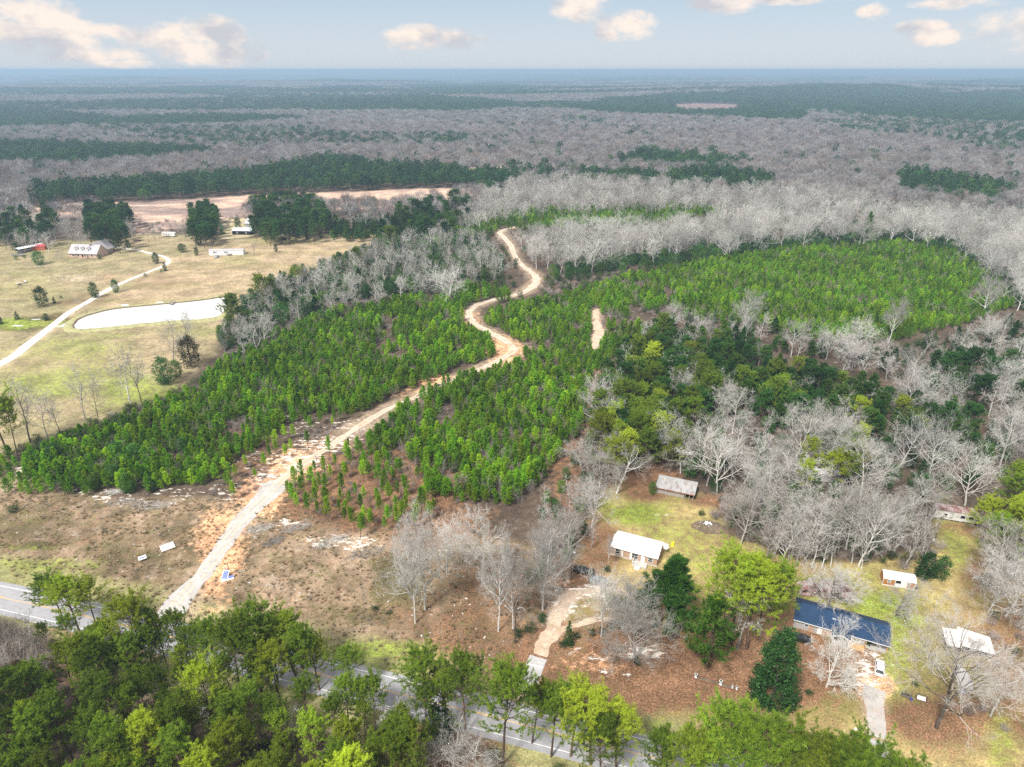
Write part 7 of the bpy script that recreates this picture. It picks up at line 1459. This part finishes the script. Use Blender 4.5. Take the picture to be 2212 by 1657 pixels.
for q, lb in (((425,1186),'thin dark stake at the left edge of the gravel path'),): e = empty('stake', site(*q), 0, lb, 'stake'); b = MB(); b.box(0,0,.7,.09,.09,1.4); b.build('shaft', M['shedwood'], e)
# planter bed with urns in the front yard
g = G(1500,1462); g1 = G(1590,1488); az_ = math.atan2(g1[1]-g[1], g1[0]-g[0]); ln = math.hypot(g1[0]-g[0], g1[1]-g[1])
M['bedbrick'] = plain('dark_red_brick', (0.22, 0.09, 0.06), 0.9)
e = empty('garden_border', (g[0], g[1], 0), az_, 'long low brick edged flower bed in the front yard leaf litter', 'flower bed')
for y in (-.55, .55):
    k = 0
    while k*.42 < ln: b = MB(); b.box(.2+k*.42, y, .07, .38, .16, .14); b.build('brick', M['bedbrick'], e); k += 1
b = MB(); b.box(ln/2, 0, .03, ln, 1.0, .06); b.build('soil', M['mud'], e)
for k, (t_, s_, lb) in enumerate([(.02,.9,'dark topped stone urn at the left end of the brick edged bed'),(.62,1.0,'white stone urn in the middle of the brick edged bed'),(.9,.6,'small white urn near the right end of the brick edged bed'),(1.0,.7,'white urn at the right end of the brick edged bed')]):
    u = empty('stone_urn', (g[0]+(g1[0]-g[0])*t_, g[1]+(g1[1]-g[1])*t_-.1, .06), 0, lb, 'urn', None, s_); b = MB(); b.lathe([(.28,0),(.28,.12),(.12,.2),(.12,.45),(.3,.7),(.34,.95),(.38,1.0),(.3,1.0)], 10); b.build('bowl', M['white'], u); b = MB(); b.lathe([(.0,.94),(.29,.96),(.2,1.1),(.0,1.2)], 8); b.build('plants', M['cedar'], u)
for q, r_, lb in (((1692,1508),.7,'white tiered bird bath in front of the large cedar'),((1712,1536),.0,'')):
    if r_: u = empty('bird_bath', site(*q), 0, lb, 'bird bath'); b = MB(); b.lathe([(.3,0),(.25,.1),(.1,.2),(.1,.7),(.2,.8)], 10); b.build('pedestal', M['white'], u); b = MB(); b.lathe([(.1,.8),(.55,.95),(.6,1.02),(.55,1.02),(.1,.9)], 14); b.build('bowl', M['white'], u)
for k, (q, lb) in enumerate([((1955,1508),'dark wooden garden swing frame left of the great oak'),((1988,1514),'pale wooden bench swing just left of the great oak')]):
    e = empty('garden_swing', site(*q), math.radians(-25), lb, 'swing'); mt = M['darkbark'] if k == 0 else M['oldwood']
    for x in (-.9, .9): b = MB(); b.tube([(x,-.5,0),(x,0,1.7),(x,.5,0)], .05, 5); b.build('leg', M['darkbark'], e)
    b = MB(); b.box(0,0,1.7,2.0,.1,.1); b.build('beam', M['darkbark'], e)
    s_ = MB(); s_.box(0,0,.5,1.5,.5,.06); s_ = s_.build('seat', mt if k == 0 else M['white'], e); b = MB(); b.box(0,.28,.8,1.5,.05,.5); b.build('backrest', mt if k == 0 else M['white'], e)
e = empty('bucket', site(1967, 1512), 0, 'small blue bucket between the garden swings', 'bucket'); b = MB(); b.lathe([(.18,0),(.26,.45),(.24,.45),(.16,.04)], 10); b.build('pail', M['blueplastic'], e)
e = empty('propane_tank', inh(bh, 7.3, 8.6), math.radians(20), 'white cylindrical tank lying behind the navy roofed house', 'tank'); b = MB(); b.tube([(-.75,0,.5),(-.6,0,.5),(.6,0,.5),(.75,0,.5)], [.15,.32,.32,.15], 12); b.build('cylinder', M['white'], e); b = MB(); b.box(-.4,0,.1,.1,.4,.2); b.box(.4,0,.1,.1,.4,.2); b.build('feet', M['metalgrey'], e)
e = empty('toy_car', inh(bh, .9, 8.6), .3, 'red toy ride-on car behind the left end of the navy roof', 'toy car'); b = MB(); b.prism([(-.7,.2),(.7,.2),(.75,.45),(.3,.55),(.2,.95),(-.4,.95),(-.55,.55),(-.75,.5)], -.35, .35); b.build('body', M['redplastic'], e)
for x in (-.45,.45):
    for y in (-.38,.38): b = MB(); b.tube([(x,y-.05,.18),(x,y+.05,.18)], .18, 8); b.build('wheel', M['rubber'], e)
# debris mound at the wood edge
g = G(1532, 1140); e = empty('debris_mound', (g[0], g[1], 0), -.3, 'mound of twiggy debris and broken white boards at the wood edge', 'debris mound'); b = MB(); r3 = np.random.default_rng(4)
rings = []
for k, (s_, z) in enumerate(((1.0,0),(.85,.5),(.6,.95),(.3,1.2),(.05,1.25))): rings.append([(4.6*s_*math.cos(a*.45)*(0.85+.3*r3.random()), 2.9*s_*math.sin(a*.45)*(0.85+.3*r3.random()), z) for a in range(14)])
b.loft(rings); b.build('heap', M['mud'], e); v = Veg(); n = 700; a = r3.random(n)*6.28; q = np.sqrt(r3.random(n)); P = np.stack([4.3*q*np.cos(a), 2.7*q*np.sin(a), 1.25*(1-q**2)+.05], 1); v.prisms(P, P + nrm(r3.normal(size=(n,3))*np.array([1,1,.35]))*(0.5+.9*r3.random(n))[:, None], np.full(n,.025), np.full(n,.012)); v.mesh('branches', [M['stem']]); o = obj('branches', bpy.data.meshes['branches'], e)
for k in range(22): b = MB(); b.box(0,0,0,.3+.8*r3.random(),.2+.4*r3.random(),.06,r3.random()*3,Euler((r3.normal()*.3,r3.normal()*.3,0))); q = r3.random()*.8; a = 2.2+3*r3.random() if k < 12 else r3.random()*6.28; b.build('board', M['white'], e, (4*q*math.cos(a)*.8-.5, 2.4*q*math.sin(a)*.8, 1.35*(1-q*q)+.12))
# log and brush piles beside the track
for k, (q, rx, ry, lb) in enumerate([((268,1085),5.5,2.4,'pile of pale felled branches at the plantation edge'),((330,1092),6.0,2.2,'spread of grey brush right of the felled branches'),((250,1062),2.6,1.4,'small pile of white wood with a dark hollow behind'),((560,1142),4.0,1.8,'long pale brush heap right of the track'),((790,1195),5.0,2.0,'pale brush heap below the thin pines'),((640,1140),4.5,1.6,'scattered bleached branches below the thin pines'),((715,1170),5.0,1.6,'bleached branch windrow below the thin pines'),((590,1170),3.0,1.2,'small brush heap right of the orange track'),((1785,1262),2.5,1.5,'brush heap right end of the collapsed shed')]):
    v = Veg(); n = 260; a = r3.random(n)*6.28; qq = np.sqrt(r3.random(n)); P = np.stack([rx*qq*np.cos(a), ry*qq*np.sin(a), .05+.4*(1-qq)*r3.random(n)], 1); d = nrm(r3.normal(size=(n,3))*np.array([1,.6,.12])); v.prisms(P, P + d*(0.5+1.5*r3.random(n))[:, None], .02+.05*r3.random(n), np.full(n,.02)); me = v.mesh('brush_pile', [M['bark']]); g = G(*q); tag(obj('brush_pile', me, None, (g[0], g[1], 0), .1*k), lb, 'brush pile', kind='stuff')
# pasture: hay ring, cow, dock, boat, bale
e = empty('hay_feeder', site(47, 612), 0, 'round white hay feeder on the bare patch of the pasture', 'feeder'); b = MB(); b.lathe([(2.3,0),(2.3,.5),(2.6,.9),(2.5,.95),(2.2,.55),(2.15,.02)], 16); b.build('ring', M['white'], e); b = MB(); b.lathe([(1.7,.02),(1.8,.8),(1.2,1.3),(.1,1.4)], 12); b.build('hay', M['fieldgrass'], e)
def cow(loc, rz, label):
    bm_me = bpy.data.meshes.new('cow'); vs = [(-.8,0,1.15),(-.2,0,1.12),(.5,0,1.15),(.85,0,1.2),(1.15,0,1.0),(1.45,0,.72),(1.62,0,.6)]; ed = [(i, i+1) for i in range(6)]; rad = [.3,.4,.38,.26,.18,.15,.09]
    def leg(root, x, y): 
        n = len(vs); vs.extend([(x, y, .85), (x+(-.08 if x < 0 else .0), y, .48), (x, y, .03)]); ed.extend([(root, n), (n, n+1), (n+1, n+2)]); rad.extend([.16,.08,.06])
    leg(0,-.7,.24); leg(0,-.7,-.24); leg(2,.55,.22); leg(2,.55,-.22); n = len(vs); vs.extend([(-1.12,0,1.1),(-1.18,0,.6)]); ed.extend([(0,n),(n,n+1)]); rad.extend([.05,.03]); n = len(vs)
    for s in (-1,1): vs.append((1.3,s*.24,.9)); ed.append((5,len(vs)-1)); rad.append(.05)
    bm_me.from_pydata(vs, ed, []); bm_me.materials.append(M['cowblack']); o = obj('cow', bm_me, None, loc, rz); md = o.modifiers.new('skin','SKIN'); sv = bm_me.skin_vertices[0].data
    for i, r_ in enumerate(rad): sv[i].radius = (r_, r_)
    sv[0].use_root = True; o.modifiers.new('sub','SUBSURF').levels = 1; tag(o, label, 'cow'); return o
M['cowblack'] = plain('black_hide', (0.02,0.018,0.016), 0.8); cow(site(43, 618), .4, 'black cow grazing just below the white hay feeder')
e = empty('pond_dock', site(375, 654.5), math.radians(-84), 'small dark wooden dock reaching into the pond', 'dock')
for k in range(9): b = MB(); b.box(-.6+k*.55,0,.48,.5,1.6,.07); b.build('plank', M['oldwood'], e)
for x in (-.3, 2.0, 4.0):
    for y in (-.7, .7): b = MB(); b.box(x,y,0.1,.14,.14,1.5); b.build('post', M['darkbark'], e)
for s in (-.75,.75): b = MB(); b.box(2.2,s,1.15,4.4,.06,.1); b.build('rail', M['darkbark'], e)
for q, lb in (((345,655),'upturned white rowboat on the far bank of the pond'),((270,661),'second small white boat left on the far bank of the pond')):
    e = empty('rowboat', site(*q), .1, lb, 'boat'); b = MB(); b.loft([[(-2.1+.01,-.1,.4),(-2.1,.1,.4),(-2.1,.06,.5),(-2.1,-.06,.5)],[(-1.2,-.6,.3),(-1.2,.6,.3),(-1.2,.35,.75),(-1.2,-.35,.75)],[(.8,-.7,.3),(.8,.7,.3),(.8,.45,.8),(.8,-.45,.8)],[(2.0,-.55,.3),(2.0,.55,.3),(2.0,.4,.7),(2.0,-.4,.7)]]); b.build('hull', M['white'], e); b = MB(); b.box(0,0,.83,3.0,.08,.08); b.build('keel', M['oldwood'], e)
e = empty('burn_barrel', site(614, 518), 0, 'black round tank lying at the back of the hay field', 'tank'); b = MB(); b.tube([(-1.6,0,.75),(-1.5,0,.75),(1.5,0,.75),(1.6,0,.75)], [.5,.75,.75,.5], 12); b.build('drum', M['rubber'], e); b = MB(); b.box(-1,0,.1,.2,1.2,.2); b.box(1,0,.1,.2,1.2,.2); b.build('cradle', M['oldwood'], e)
e = empty('farm_implement', site(296, 520), 0, 'dark farm harrow standing beside the farm drive', 'farm implement'); b = MB()
for k in range(7): b.tube([(-2.4+k*.8,0,.35),(-2.3+k*.8,0,.35)], .45, 8)
b.build('disc', M['darkvoid'], e); b = MB(); b.box(0,0,.7,5.4,.2,.15); b.box(0,.8,.7,.15,1.6,.15); b.build('frame', M['shedwood'], e)
e = empty('tree_marker', inh(cs, 0,-3), 0, 'white chair frame lying left of the collapsed shed', 'chair'); b = MB(); b.box(0,0,.45,.6,.6,.06); b.build('seat', M['white'], e); b = MB(); b.box(0,.3,.8,.6,.06,.7); b.build('backrest', M['white'], e)
for x in (-.25,.25):
    for y in (-.25,.25): b = MB(); b.box(x,y,.21,.06,.06,.42); b.build('leg', M['white'], e)
e.name = 'garden_chair'
# pale stumps, stones and litter that fleck the ground
def flecks(name, items, mat, label, cat, seed, n, s0, s1, area):
    r = np.random.default_rng(seed); P_ = GL(area); xs_ = [q[0] for q in P_]; ys_ = [q[1] for q in P_]; b = MB(); k = 0
    while k < n:
        x, y = min(xs_)+(max(xs_)-min(xs_))*r.random(), min(ys_)+(max(ys_)-min(ys_))*r.random()
        if not inpoly(np.array([x]), np.array([y]), P_)[0]: continue
        s = s0+(s1-s0)*r.random(); b.box(x, y, s*.2, s*(1+r.random()), s*(.5+.5*r.random()), s*.45, r.random()*3); k += 1
    tag(b.build(name, mat), label, cat, kind='stuff')
flecks('litter', 1, M['white'], 'white flecks of litter and broken limbs on the clearing', 'litter', 3, 34, .12, .32, [(840,1250),(1130,1290),(1150,1440),(960,1410),(820,1330)])
flecks('pale_stones', 1, M['concrete'], 'pale stones scattered over the clearing', 'stones', 5, 90, .15, .45, [(0,1080),(420,1085),(600,1150),(900,1180),(1100,1250),(900,1350),(400,1290),(0,1200)])
